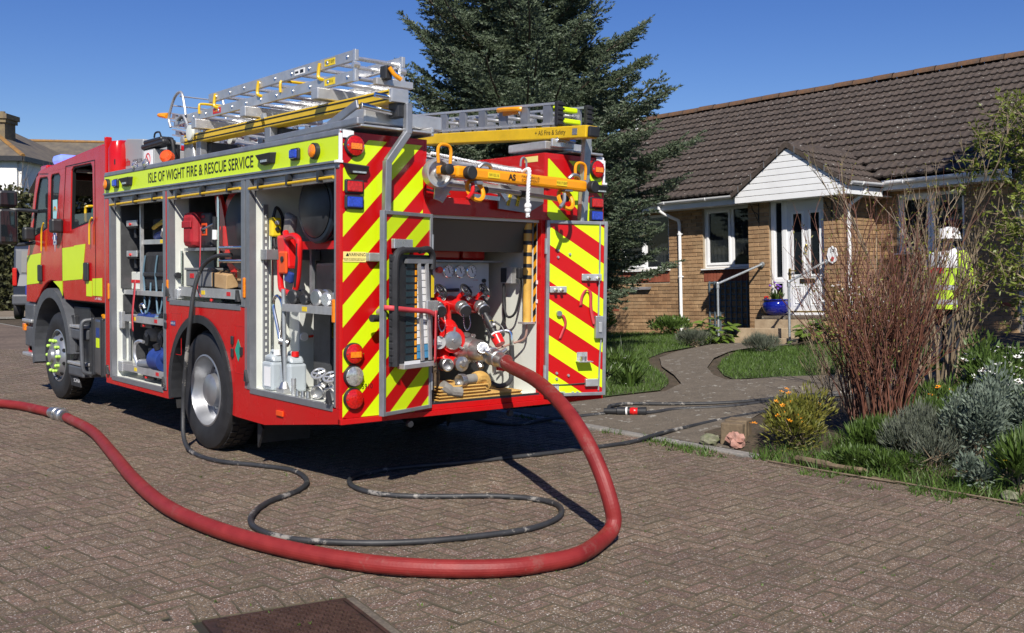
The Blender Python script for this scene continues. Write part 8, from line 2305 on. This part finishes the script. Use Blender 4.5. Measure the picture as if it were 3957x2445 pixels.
# ---- mounded plants
def mound(name, label, base, r, h, leafm, n, lsize, cat='plant', up=.4, wd=.3, stems=True, flower=None, fn=0, fsize=.03, sq=(1, 1), fbias=None, fh=1.05, aspect=None):
 t = thing(name, label, cat, base)
 b_ = MB(); B0 = Vector(base)
 sb = MB()
 lobes = [(Vector((vr.uniform(-.55, .55) * r * sq[0], vr.uniform(-.55, .55) * r * sq[1], vr.uniform(.25, .62) * h)), vr.uniform(.34, .55)) for _ in range(9)]
 for k in range(n):
  lc, lr = vr.choice(lobes); v = rv(); v.z = abs(v.z) if vr.random() < .75 else v.z
  p = B0 + lc + Vector((v.x * r * lr * sq[0], v.y * r * lr * sq[1], v.z * h * lr)) * vr.uniform(.5, 1.05)
  if p.z < B0.z + .01: p.z = B0.z + vr.uniform(.01, .06)
  d = (v + rv() * .5 + Vector((0, 0, up))).normalized()
  blade(b_, p, d * lsize * vr.uniform(.7, 1.3), lsize * wd)
 for k in range(24):
  lc, lr = vr.choice(lobes); sb.tube([B0 + Vector((vr.uniform(-.2, .2) * r, vr.uniform(-.2, .2) * r, -.02)), B0 + lc * .6 + Vector((0, 0, .02)), B0 + lc + rv() * lr * r * .6], [.006, .004, .002], 4, False)
 fast(b_); fast(sb)
 sb.build('stems', 'twig_tan', t); b_.build('leaves', leafm, t)
 if flower:
  for k in range(fn):
   lc, lr = vr.choice(lobes); v = rv(); v.z = abs(v.z) * .7 + .3
   p = B0 + lc + Vector((v.x * r * lr * sq[0], v.y * r * lr * sq[1], v.z * h * lr)) * fh
   if fbias and vr.random() < .7: p = p + Vector(fbias)
   f_ = MB(); up_ = Vector((vr.uniform(-.5, .1), vr.uniform(-.5, .1), .8)).normalized(); s1 = up_.cross(Vector((0, 1, .1))).normalized(); s2 = up_.cross(s1); np_ = 8 if fsize > .025 else 5
   for j in range(np_):
    a = 2 * math.pi * j / np_; dd = s1 * math.cos(a) + s2 * math.sin(a)
    blade(f_, p + dd * fsize * .15, dd * fsize + up_ * fsize * .25, fsize * .62, dd.cross(up_))
   if fsize > .025:
    f_.cur = 1; f_.sphere(p + up_ * .004, fsize * .28, 6, 4)
   f_.build('flower', [flower, 'flower_eye'] if fsize > .025 else flower, t)
 return t
mound('wallflower', 'bushy green plant with orange flowers beside the timber block', gz(3.98, -.92), .42, .48, 'leaf_olive', 3600, .055, up=.7, wd=.25, flower='petal_orange', fn=26, fsize=.024, fbias=(-.05, .08, .0), fh=.98)
mound('lavender', 'grey green lavender bush at the front edge of the bed', (3.95, -2.10, .06), .40, .42, 'leaf_lav', 3600, .06, up=1.1, wd=.10, sq=(.8, 1.1))
mound('silver_shrub', 'tall feathery silver green shrub left of the one at the right edge', (4.1, -2.40, .08), .26, .72, 'leaf_silver', 4200, .045, up=.6, wd=.35)
mound('silver_shrub', 'feathery silver green shrub at the right edge of the bed', (4.32, -2.62, .08), .30, .72, 'leaf_silver', 4200, .045, up=.6, wd=.35)
mound('silver_shrub', 'small feathery silver green tuft at the paving edge', (3.74, -2.62, .03), .14, .24, 'leaf_silver', 1300, .04, up=.6, wd=.35)
mound('white_daisy_bush', 'low bush covered with white daisies under the bare shrub', (5.9, -1.66, .2), .36, .72, 'leaf_green', 3000, .07, up=.6, wd=.3, flower='petal_white', fn=55, fsize=.036, fh=1.0)
mound('yellow_daisy_plant', 'green strap leaved plant with two yellow daisies at the right edge', (3.80, -2.87, .04), .20, .32, 'leaf_green', 700, .16, up=.9, wd=.12, flower='petal_yellow', fn=5, fsize=.036, fbias=(-.03, .01, -.02), fh=.95)
mound('orange_flower_plant', 'leafy plant with a few orange red blooms behind the bare stems', (5.6, -1.45, .18), .30, .36, 'leaf_green', 1600, .08, up=.9, wd=.2, flower='petal_orange', fn=7, fsize=.03)
mound('bed_foliage', 'tangle of green leaves below the bare shrubs in the bed', (5.0, -1.75, .12), .55, .32, 'leaf_green', 3400, .10, up=1.1, wd=.12)
mound('bed_foliage', 'green leafy clump around the foot of the red stems', (4.35, -1.55, .06), .38, .26, 'leaf_green', 2200, .09, up=1.1, wd=.14)
mound('lavender', 'straggly grey lavender between the first lavender and the silver shrub', (4.25, -2.02, .08), .36, .46, 'leaf_lav', 2600, .07, up=1.1, wd=.10)
mound('bed_foliage', 'fresh green leaves behind the lavender', (4.75, -2.25, .11), .45, .42, 'leaf_green', 2400, .09, up=1.0, wd=.16)
mound('bed_foliage', 'low green weeds in front of the red stems', (3.82, -1.62, .03), .26, .16, 'leaf_green', 1500, .06, up=.8, wd=.2)
mound('bed_foliage', 'low green weeds left of the lavender at the paving edge', (3.76, -1.95, .03), .2, .14, 'leaf_green', 1000, .06, up=.8, wd=.2)
mound('white_blossom_shrub', 'shrub with small white blossom behind the red stems', (7.4, .55, .30), .45, 1.05, 'leaf_olive', 2200, .05, up=.5, wd=.35, flower='petal_white', fn=110, fsize=.022)
mound('lavender', 'rounded grey lavender clump left of the steps', gz(10.0, 5.25), .32, .25, 'leaf_lav', 2000, .10, up=1.1, wd=.07)
mound('lavender', 'rounded grey lavender clump in front of the steps', gz(9.5, 3.52), .30, .24, 'leaf_lav', 2000, .10, up=1.1, wd=.07)
mound('wall_shrub', 'leafy green shrub against the wall beside the spruce', gz(11.6, 9.6), .62, .70, 'leaf_green', 2600, .09, up=.6, wd=.4)
mound('wall_shrub', 'low leafy plant against the wall near the downpipe', gz(11.9, 7.6), .50, .36, 'leaf_green', 1800, .08, up=.6, wd=.4, flower='petal_white', fn=14, fsize=.02)
def clump(name, label, base, n, L_, w, leafm, spread=.5, bend=.5, cat='plant', flower=None, fn=0):
 t = thing(name, label, cat, base)
 b_ = MB(); B0 = Vector(base)
 for k in range(n):
  a = vr.random() * 6.28; d = Vector((math.cos(a) * spread * vr.uniform(.2, 1), math.sin(a) * spread * vr.uniform(.2, 1), 1)).normalized() * L_ * vr.uniform(.6, 1.1)
  blade(b_, B0 + Vector((math.cos(a), math.sin(a), 0)) * vr.random() * L_ * .18, d, w, Vector((-math.sin(a), math.cos(a), 0)), bend * vr.uniform(.5, 1.3), 5)
 fast(b_); b_.build('leaves', leafm, t)
 for k in range(fn):
  a = vr.random() * 6.28; p = B0 + Vector((math.cos(a), math.sin(a), 0)) * vr.random() * L_ * .4 + Vector((0, 0, L_ * vr.uniform(.6, 1)))
  f_ = MB(); f_.sphere(p, .025, 7, 5, (1, 1, .8)); f_.build('flower', flower, t, True)
 return t
clump('strap_leaf_clump', 'large clump of arching strap leaves beside the open right rear door', gz(5.75, 2.75), 90, .55, .028, 'leaf_green', .75, .45)
clump('strap_leaf_clump', 'smaller clump of arching strap leaves nearer the fire engine', gz(4.9, 2.9), 60, .42, .022, 'leaf_green', .7, .45)
mound('border_plant', 'loose leafy plants left of the curved path', gz(6.0, 3.5), .55, .32, 'leaf_green', 2200, .09, up=.8, wd=.2, flower='petal_white', fn=10, fsize=.018)
clump('strap_leaf_clump', 'upright strap leaves on the lawn behind the spiky clump', gz(7.4, 5.0), 60, .42, .02, 'leaf_green', .5, .3)
clump('spiky_clump', 'dark spiky clump on the lawn left of the curved path', gz(7.0, 4.05), 90, .50, .016, 'leaf_dark', .45, .15)
clump('grass_tuft', 'tuft of long grass between the orange flowers and the red stems', gz(4.05, -1.35), 120, .34, .008, 'grass_blade', .6, .35)
clump('grass_tuft', 'tuft of long grass at the paving edge below the red stems', (3.72, -1.55, .02), 90, .20, .007, 'grass_blade', .7, .4)
clump('grass_tuft', 'tuft of long grass at the paving edge beside the lavender', (3.70, -2.0, .02), 70, .18, .007, 'grass_blade', .7, .4)
clump('pot_plants', 'green leaves with purple and red flowers growing in the blue pot', tuple(hw(.62, -.10, -.15)), 90, .34, .022, 'leaf_green', .8, .4, 'plant', 'petal_purple', 9)
def broad(name, label, base, r, n, ls):
 t = thing(name, label, 'plant', base)
 b_ = MB(); B0 = Vector(base)
 for k in range(n):
  a = vr.random() * 6.28; rr = r * math.sqrt(vr.random()); p = B0 + Vector((math.cos(a) * rr, math.sin(a) * rr, vr.uniform(.08, .46) * (1.15 - rr / r * .5)))
  d = Vector((math.cos(a), math.sin(a), vr.uniform(-.2, .6))).normalized() * ls * vr.uniform(.6, 1.1)
  blade(b_, p, d, ls * .75, Vector((-math.sin(a), math.cos(a), vr.uniform(-.4, .4))), .35, 4)
  if k % 3 == 0: b_.tube([B0 + Vector((math.cos(a) * .03, math.sin(a) * .03, 0)), p], [.006, .004], 4, False)
 fast(b_); b_.build('leaves', 'leaf_broad', t)
broad('broad_leaf_plant', 'broad leaved green plant beside the left handrail', gz(10.55, 5.35), .36, 75, .20)
broad('broad_leaf_plant', 'broad leaved yellow green plant beside the right handrail', gz(10.75, 3.35), .36, 75, .20)
# ---- grass on the lawns and weeds along edges (uncountable)
gb = MB()
gr_ = random.Random(4)
def grass_area(poly, dens, hmin, hmax, clip=None):
 xs = [p[0] for p in poly]; ys = [p[1] for p in poly]
 n = int((max(xs) - min(xs)) * (max(ys) - min(ys)) * dens)
 for _ in range(n):
  x = gr_.uniform(min(xs), max(xs)); y = gr_.uniform(min(ys), max(ys))
  if not in_poly(x, y, poly): continue
  if clip and not clip(x, y): continue
  h = gr_.uniform(hmin, hmax); a = gr_.random() * 6.28; z = terr(x, y)
  s = .006; c_, sn = math.cos(a) * s, math.sin(a) * s
  lx, ly = gr_.gauss(0, .45) * h, gr_.gauss(0, .45) * h
  gb.add([(x - c_, y - sn, z - .005), (x + c_, y + sn, z - .005), (x + lx, y + ly, z + h)], [(0, 1, 2)])
grass_area(LAWN_A, 900, .03, .09, lambda x, y: y < 10.5)
grass_area(LAWN_B, 1500, .03, .075)
grass_area(LAWN_C, 900, .05, .16)
grass_area([(3.47, -.75), (3.52, -6), (4.5, -6), (4.4, -.9)], 1500, .03, .14)
grass_area([(3.66, 2.66), (4.2, 2.5), (5.2, 2.4), (5.2, 6), (3.66, 6)], 900, .05, .16)
fast(gb)
tag(gb.build('grass', 'grass_blade'), 'short green grass covering the front lawns', 'grass', kind='stuff')
wd = MB()
for _ in range(900):
 y = gr_.uniform(-5, 9); x = 3.50 + gr_.gauss(0, .05)
 if gr_.random() < .35: x, y = gr_.uniform(3.2, 3.5), gr_.uniform(-3.5, .5)
 cl_ = noise.noise((x * 2, y * 2.2, 3))
 if cl_ < .05: continue
 for k in range(5):
  a = gr_.random() * 6.28; h = gr_.uniform(.015, .06); c_, sn = math.cos(a) * .006, math.sin(a) * .006
  px_, py_ = x + gr_.gauss(0, .02), y + gr_.gauss(0, .02)
  wd.add([(px_ - c_, py_ - sn, -.004), (px_ + c_, py_ + sn, -.004), (px_ + gr_.gauss(0, .6) * h, py_ + gr_.gauss(0, .6) * h, h)], [(0, 1, 2)])
for _ in range(260):      # moss and seedlings in paving joints
 x, y = gr_.uniform(-3.5, 3.3), gr_.uniform(-3.6, 2)
 for k in range(3):
  a = gr_.random() * 6.28; c_, sn = math.cos(a) * .005, math.sin(a) * .005; px_, py_ = x + gr_.gauss(0, .008), y + gr_.gauss(0, .008)
  wd.add([(px_ - c_, py_ - sn, -.004), (px_ + c_, py_ + sn, -.004), (px_ + gr_.gauss(0, .006), py_ + gr_.gauss(0, .006), .012)], [(0, 1, 2)])
fast(wd)
tag(wd.build('weeds', 'grass_blade'), 'weeds and moss growing along kerb and paving joints', 'weeds', kind='stuff')
dz_ = MB()
for _ in range(420):
 pl_ = LAWN_A if gr_.random() < .6 else LAWN_B
 x, y = gr_.uniform(4, 11.5), gr_.uniform(.5, 8.5)
 if not in_poly(x, y, pl_) or noise.noise((x, y, 5)) < -.05: continue
 z = terr(x, y) + gr_.uniform(.05, .09); a = gr_.random() * 6.28; s = .013
 dz_.add([(x + math.cos(a + k * 1.047) * s, y + math.sin(a + k * 1.047) * s, z) for k in range(6)], [(0, 1, 2, 3, 4, 5)])
fast(dz_)
tag(dz_.build('daisies', 'petal_white'), 'tiny white daisies scattered over the lawns', 'daisies', kind='stuff')
tbk = thing('timber_edging', 'weathered timber sleeper ends at the corner of the bed', 'timber', (4.05, -.25, .02))
for k, (x, y, w_, h_) in enumerate(((3.80, -.30, .10, .20), (3.93, -.24, .10, .21), (4.08, -.16, .14, .20))):
 b_ = MB(); b_.obox((x, y - .06, .02 + h_ / 2), Vector((.9, .43, 0)) * (w_ / 2), Vector((-.43, .9, 0)) * .10, (0, 0, h_ / 2)); b_.build('sleeper_end', 'wood_grey', tbk, False, .012)
def rock(name, label, c_, r, m, sc=(1, 1, .7)):
 b_ = MB(); b_.sphere((0, 0, 0), 1, 12, 8)
 b_.v = [(lambda v: (c_[0] + v.x * r * sc[0], c_[1] + v.y * r * sc[1], c_[2] + v.z * r * sc[2]))(Vector(v) * (1 + .55 * noise.noise(Vector(v) * 1.7 + Vector((c_[0] * 9, c_[1] * 7, 0))))) for v in b_.v]
 return single(name, b_, m, label, 'stone')
mat('stone_grey', (.20, .19, .14), .9, col2=(.12, .14, .06), vscale=9, bump=.3, bscale=25)
mat('stone_pink', (.36, .17, .13), .9, col2=(.45, .27, .22), vscale=12, bump=.3, bscale=25)
rock('edging_stone', 'mossy grey stone beside the timber sleeper ends', (3.66, -.22, .06), .075, 'stone_grey')
rock('edging_stone', 'pink broken brick leaning against the timber sleeper ends', (3.72, -.46, .08), .085, 'stone_pink', (.7, 1, .9))
rock('edging_stone', 'grey stone at the paving edge near the right side', (3.60, -2.9, .03), .06, 'stone_grey')
rock('edging_stone', 'pale stone at the paving edge below the silver tuft', (3.58, -3.08, .035), .07, 'stone_pink')
b_ = MB(); b_.tube(spline([(3.62, -1.15, .035), (3.56, -1.40, .045), (3.57, -1.62, .04), (3.66, -1.82, .03)], 5), [.03] * 8 + [.02] * 8, 8)
single('fallen_branch', b_, 'wood_grey', 'short weathered branch lying at the edge of the paving', 'branch', smooth=True)
for k, pts in enumerate(([(3.45, -1.0, .012), (3.42, -1.5, .02), (3.5, -2.1, .012)], [(3.52, -1.9, .015), (3.48, -2.5, .02), (3.5, -3.1, .015)])):
 b_ = MB(); b_.tube(spline(pts, 6), .008, 6); single('dry_cane', b_, 'twig_tan', '%s dry cane lying along the paving edge' % ('nearer the orange flowers,' if k == 0 else 'nearer the right edge,'), 'cane', smooth=True)
# == FAR LEFT: van, hedge, neighbouring house
van = thing('parked_van', 'dark blue van parked beyond the fire engine cab', 'van', (4.35, 24.7, 0))
vp = [(24.7, .45), (24.62, .95), (24.75, 1.25), (24.95, 1.98), (25.1, 2.08), (28.0, 2.08), (28.7, 1.45), (29.5, 1.2), (29.6, .5), (29.5, .38), (24.75, .38)]
b_ = MB(); b_.prism(vp, 'x', 4.35, 6.2); b_.build('body', 'van_paint', van, False, .06)
for x in (4.345, 6.205):
 b_ = MB(); b_.prism([(25.2, 1.38), (27.9, 1.38), (27.7, 1.9), (25.3, 1.9)], 'x', x - .01, x + .01); b_.build('side_window', 'glass_dark', van)
b_ = MB(); b_.add([(4.55, 24.74, 1.32), (6.0, 24.74, 1.32), (6.0, 24.93, 1.92), (4.55, 24.93, 1.92)], [(0, 1, 2, 3)]); b_.build('rear_window', 'black_plastic', van)
for x in (4.34, 6.09):
 b_ = MB(); b_.box(x, x + .12, 24.58, 24.85, .95, 1.45); b_.build('tail_lamp', 'red_lens', van, False, .03)
b_ = MB(); b_.box(4.33, 6.22, 24.5, 24.8, .42, .72); b_.build('bumper', 'grey_plastic', van, False, .05)
for x in (4.42, 6.13):
 for y in (25.4, 28.6):
  b_ = MB(); b_.lathe([(-.11, .2), (-.11, .31), (-.08, .33), (.08, .33), (.11, .31), (.11, .2), (.08, .001)], (x, y, .33), (-1 if x < 5 else 1, 0, 0), 22); w_ = b_.build('wheel', 'black_rubber', van, True)
  b_ = MB(); b_.lathe([(.09, .2), (.10, .17), (.08, .001)], (x, y, .33), (-1 if x < 5 else 1, 0, 0), 16); b_.build('hub', 'alu_dull', w_, True)
b_ = MB(); b_.box(5.0, 5.5, 24.485, 24.5, .78, .88); b_.build('number_plate', 'yellow_label', van)
van.rotation_euler.z = R(-20); van.location = (4.2, 24.7, 0)
hg = MB(); hs_ = MB()
for k in range(17000):
 x = vr.uniform(-1.5, 13); t = vr.random()
 top = 3.9 + .5 * noise.noise((x * .7, 0, 0)) + .25 * noise.noise((x * 2.1, 3, 0))
 if t < .72: p = Vector((x, 31.0 + .45 * noise.noise((x * 1.2, t * 6, 2)), top * vr.random()))
 else: p = Vector((x, vr.uniform(31, 32.4), top + vr.gauss(0, .12)))
 blade(hg, p, (rv() + Vector((0, -.5, .2))) * .16, .11)
hb = thing('hedge', 'overgrown hedge with bare twig tops beyond the parked van', 'hedge', (5.5, 31.6, 0))
b_ = MB(); b_.box(-1.4, 12.9, 31.25, 32.3, -.1, 3.5); b_.build('core', mat('hedge_core', (.02, .022, .01), .9), hb)
for k in range(90):
 x = vr.uniform(-1, 12.5); p = Vector((x, vr.uniform(31.1, 32), 3.2)); d = Vector((vr.gauss(0, .25), vr.gauss(0, .2), 1))
 hs_.tube([p, p + d * .8, p + d * vr.uniform(1.2, 2.1) + rv() * .15], [.02, .012, .003], 4, False)
 for j in range(4): q_ = p + d * vr.uniform(.5, 1.4); hs_.tube([q_, q_ + (d * .4 + rv() * .5) * vr.uniform(.5, 1)], [.008, .002], 3, False)
fast(hg); fast(hs_); hg.build('leaves', 'leaf_hedge', hb); hs_.build('twigs', 'twig_tan', hb)
nh = thing('white_house', 'white painted house with slate roof and brick chimney at the far left', 'house', (7.5, 38, 0))
mat('white_wall', (.74, .74, .72), .8, var=.06, vscale=4, bump=.15, bscale=20)
mat('slate', (.085, .075, .065), .8, col2=(.15, .125, .09), vscale=2.5, bump=.3, bscale=12)
mat('slate_lichen', (.30, .15, .03), .85, col2=(.16, .10, .05), vscale=5)
C0 = Vector((7.55, 37.0, 0)); va_ = Vector((-.77, .64, 0)).normalized(); vb_ = Vector((.64, .77, 0)).normalized(); Zv = Vector((0, 0, 1)); S_ = 8.0
def nq(a, b_, z): return C0 + va_ * a + vb_ * b_ + Zv * z
EV = 5.7
for nm, f in (('front_wall', ((0, 0), (S_, 0))), ('side_wall', ((0, 0), (0, S_))), ('back_wall', ((S_, 0), (S_, S_))), ('far_wall', ((0, S_), (S_, S_)))):
 b_ = MB(); (a0_, b0_), (a1_, b1_) = f; b_.bar(nq(a0_, b0_, EV / 2), nq(a1_, b1_, EV / 2), .25, EV); b_.build(nm, 'white_wall', nh)
ap = nq(S_ / 2, S_ / 2, EV + 2.3); o_ = .35
cs_ = [nq(-o_, -o_, EV), nq(S_ + o_, -o_, EV), nq(S_ + o_, S_ + o_, EV), nq(-o_, S_ + o_, EV)]
b_ = MB(); b_.add(cs_ + [ap], [(1, 0, 4), (2, 1, 4), (3, 2, 4), (0, 3, 4), (0, 1, 2, 3)]); rf = b_.build('roof', 'slate', nh)
b_ = MB(); b_.tube([cs_[0], ap], .09, 6); b_.build('hip_tiles', 'slate_lichen', rf)
b_ = MB(); b_.bar(cs_[0] - Zv * .1, cs_[1] - Zv * .1, .12, .18); b_.bar(cs_[0] - Zv * .1, cs_[3] - Zv * .1, .12, .18); b_.build('gutter', 'black_plastic', nh)
cc = nq(1.9, 2.2, 0)
b_ = MB(); b_.obox(cc + Zv * 6.7, va_ * .55, vb_ * .45, Zv * .75); b_.obox(cc + Zv * 7.32, va_ * .62, vb_ * .52, Zv * .07); b_.obox(cc + Zv * 7.50, va_ * .68, vb_ * .58, Zv * .10); b_.build('chimney', mat('chimney_brick', (.13, .10, .07), .9, col2=(.22, .17, .09), vscale=5, bump=.4, bscale=15), rf)
for s in (-.25, .2):
 b_ = MB(); b_.cyl(cc + va_ * s + Zv * 7.55, cc + va_ * s + Zv * 7.75, .12, .10, 10); b_.build('chimney_pot', 'chimney_brick', rf)
n2 = thing('slate_roofed_house', 'lower house with lichened slate roof just behind the white house', 'house', (11.6, 43.5, 0))
A_, B_ = Vector((9.6, 44.5, 7.15)), Vector((13.9, 42.6, 7.25)); dn_ = Vector((-.40, -.915, 0))
b_ = MB(); b_.add([A_, B_, B_ + dn_ * 3 - Zv * 2.0, A_ + dn_ * 3 - Zv * 2.0, B_ - dn_ * 3 - Zv * 2, A_ - dn_ * 3 - Zv * 2], [(0, 3, 2, 1), (0, 1, 4, 5)]); r3 = b_.build('roof', 'slate', n2)
b_ = MB(); b_.tube([A_, B_], .09, 6); b_.build('ridge_tiles', 'slate_lichen', r3)
b_ = MB(); b_.bar((A_ + dn_ * 2.7 + Zv * -7.2 + Zv * 2.6), (B_ + dn_ * 2.7 + Zv * -7.2 + Zv * 2.6), .25, 5.2); b_.build('front_wall', 'white_wall', n2)
b_ = MB(); b_.add([B_ - Zv * .05, B_ + dn_ * 2.8 - Zv * 1.95, B_ - dn_ * 2.8 - Zv * 1.95], [(0, 1, 2)]); b_.add([B_ + dn_ * 2.8 - Zv * 1.9, B_ - dn_ * 2.8 - Zv * 1.9, B_ - dn_ * 2.8 - Zv * 7.2, B_ + dn_ * 2.8 - Zv * 7.2], [(0, 1, 2, 3)]); b_.build('gable_wall', 'white_wall', n2)
# == FIREFIGHTER behind the shrub
PX, PY = 8.97, .36
PZ = terr(PX, PY)
person = thing('person', 'person in white helmet and yellow reflective jacket by the window', 'person', (PX, PY, PZ))
pr_ = Matrix.Translation((PX, PY, PZ)) @ Matrix.Rotation(R(-12), 4, 'Z')     # faces the house (+x)
def pw(x, y, z): return pr_ @ Vector((x, y, z))
J = {}
V_, E_, RR = [], [], []
def jn(k, p, r, par=None):
 J[k] = len(V_); V_.append(pw(*p)); RR.append(r)
 if par is not None: E_.append((J[par], J[k]))
jn('pel', (0, 0, .93), .15); jn('sp', (0, 0, 1.12), .14, 'pel'); jn('ch', (-.01, 0, 1.34), .16, 'sp'); jn('nk', (.0, 0, 1.47), .06, 'ch'); jn('h1', (.02, 0, 1.56), .085, 'nk'); jn('h2', (.02, 0, 1.66), .085, 'h1')
for s, n_ in ((-1, 'l'), (1, 'r')):
 jn('hp' + n_, (0, s * .10, .86), .10, 'pel'); jn('kn' + n_, (.02, s * .11, .48), .065, 'hp' + n_); jn('an' + n_, (-.02, s * .12, .10), .045, 'kn' + n_); jn('to' + n_, (.16, s * .13, .04), .04, 'an' + n_)
 jn('sh' + n_, (0, s * .20, 1.40), .065, 'ch'); jn('el' + n_, (.02, s * .29, 1.13), .048, 'sh' + n_); jn('wr' + n_, (.16, s * .27, .95), .032, 'el' + n_); jn('ha' + n_, (.20, s * .265, .91), .036, 'wr' + n_)
 for f in range(4):
  jn('f%d%s' % (f, n_), (.23, s * (.245 + .017 * f), .875), .011, 'ha' + n_); jn('g%d%s' % (f, n_), (.245, s * (.245 + .016 * f), .835 + .006 * abs(f - 1.5)), .009, 'f%d%s' % (f, n_))
 jn('th' + n_, (.235, s * .225, .90), .013, 'ha' + n_); jn('ti' + n_, (.265, s * .215, .875), .010, 'th' + n_)
me = bpy.data.meshes.new('body'); me.from_pydata(V_, E_, []); me.materials.append(mat('skin', (.45, .26, .18), .55))
bo = bpy.data.objects.new('body', me); COL.objects.link(bo); attach(bo, person)
sk_ = bo.modifiers.new('skin', 'SKIN')
for i, r_ in enumerate(RR): me.skin_vertices[0].data[i].radius = (r_, r_)
me.skin_vertices[0].data[0].use_root = True
bo.modifiers.new('sub', 'SUBSURF').levels = 1; bo.modifiers['sub'].render_levels = 2
def loft(rings, seg=20):
 b_ = MB(); vs_ = []
 for (cx, cy, cz, rx, ry) in rings:
  for k in range(seg): a = 2 * math.pi * k / seg; vs_.append(pw(cx + rx * math.cos(a), cy + ry * math.sin(a), cz))
 n = len(rings); b_.add(vs_, [(i * seg + k, i * seg + (k + 1) % seg, (i + 1) * seg + (k + 1) % seg, (i + 1) * seg + k) for i in range(n - 1) for k in range(seg)])
 return b_
hv = mat('jacket_hivis', (.46, .68, .03), .7, var=.15, vscale=7, bump=.3, bscale=14)
mat('silver_band', (.42, .43, .45), .45, .3); mat('jacket_white', (.62, .63, .64), .7, var=.1, vscale=8); mat('trouser_navy', (.015, .017, .025), .8)
loft([(0, 0, .74, .20, .27), (0, 0, .85, .19, .26), (0, 0, 1.0, .175, .245), (0, 0, 1.16, .175, .25), (-.01, 0, 1.26, .18, .26)]).build('jacket', 'jacket_hivis', person, True)
loft([(-.01, 0, 1.255, .182, .262), (-.01, 0, 1.36, .18, .27), (-.005, 0, 1.43, .15, .24), (0, 0, 1.47, .10, .14), (0, 0, 1.51, .075, .085)]).build('jacket_yoke', 'jacket_white', person, True)
for z in (.80, .98): loft([(0, 0, z, .198 if z < .9 else .184, .27 if z < .9 else .253), (0, 0, z + .06, .196 if z < .9 else .182, .268 if z < .9 else .252)]).build('reflective_band', 'silver_band', person, True)
for s in (-1, 1):
 b_ = MB(); b_.tube([pw(0, s * .17, 1.42), pw(.0, s * .235, 1.34), pw(.02, s * .295, 1.13), pw(.10, s * .285, 1.02), pw(.15, s * .272, .965)], [.09, .095, .08, .07, .06], 12); b_.build('sleeve', 'jacket_hivis', person, True)
 b_ = MB(); b_.tube([pw(0, s * .10, .92), pw(.01, s * .11, .70), pw(.02, s * .115, .48), pw(-.02, s * .12, .12)], [.125, .11, .09, .085], 12); b_.build('trouser_leg', 'trouser_navy', person, True)
 b_ = MB(); b_.tube([pw(-.03, s * .12, .16), pw(-.02, s * .12, .07), pw(.06, s * .125, .06), pw(.19, s * .13, .05)], [.07, .075, .065, .045], 12); b_.build('boot', 'black_rubber', person, True)
b_ = MB(); b_.obox(pw(-.19, .02, 1.22), pr_.to_3x3() @ Vector((.004, 0, 0)), pr_.to_3x3() @ Vector((0, .13, 0)), (0, 0, .035)); b_.build('back_panel', 'red_label', person)
hl_ = MB(); hl_.lathe([(-.02, .155), (0, .150), (.03, .138), (.08, .128), (.12, .10), (.145, .06), (.155, .001)], pw(.02, 0, 1.62), (0, 0, 1), 24); he = hl_.build('helmet', mat('helmet_white', (.78, .78, .77), .25, coat=.4), person, True)
b_ = MB(); b_.lathe([(-.03, .150), (-.03, .157), (.0, .157), (.0, .152)], pw(.02, 0, 1.62), (0, 0, 1), 24); attach(b_.build('helmet_band', 'black_plastic', None, True), he)
b_ = MB(); b_.box(-.02, .02, -.14, .14, 0, .05); b_.v = [tuple(pw(.02 + v[0] - .02, v[1], 1.70 + v[2] + .05 * (1 - (v[1] / .14) ** 2))) for v in b_.v]; attach(b_.build('helmet_comb', 'helmet_white'), he)
loft([(-.02, 0, 1.47, .10, .10), (-.03, 0, 1.55, .095, .11), (-.01, 0, 1.60, .12, .125)]).build('neck_cover', 'trouser_navy', person, True)
for o in list(bpy.data.objects):
 if '_base' in o: del o['_base']
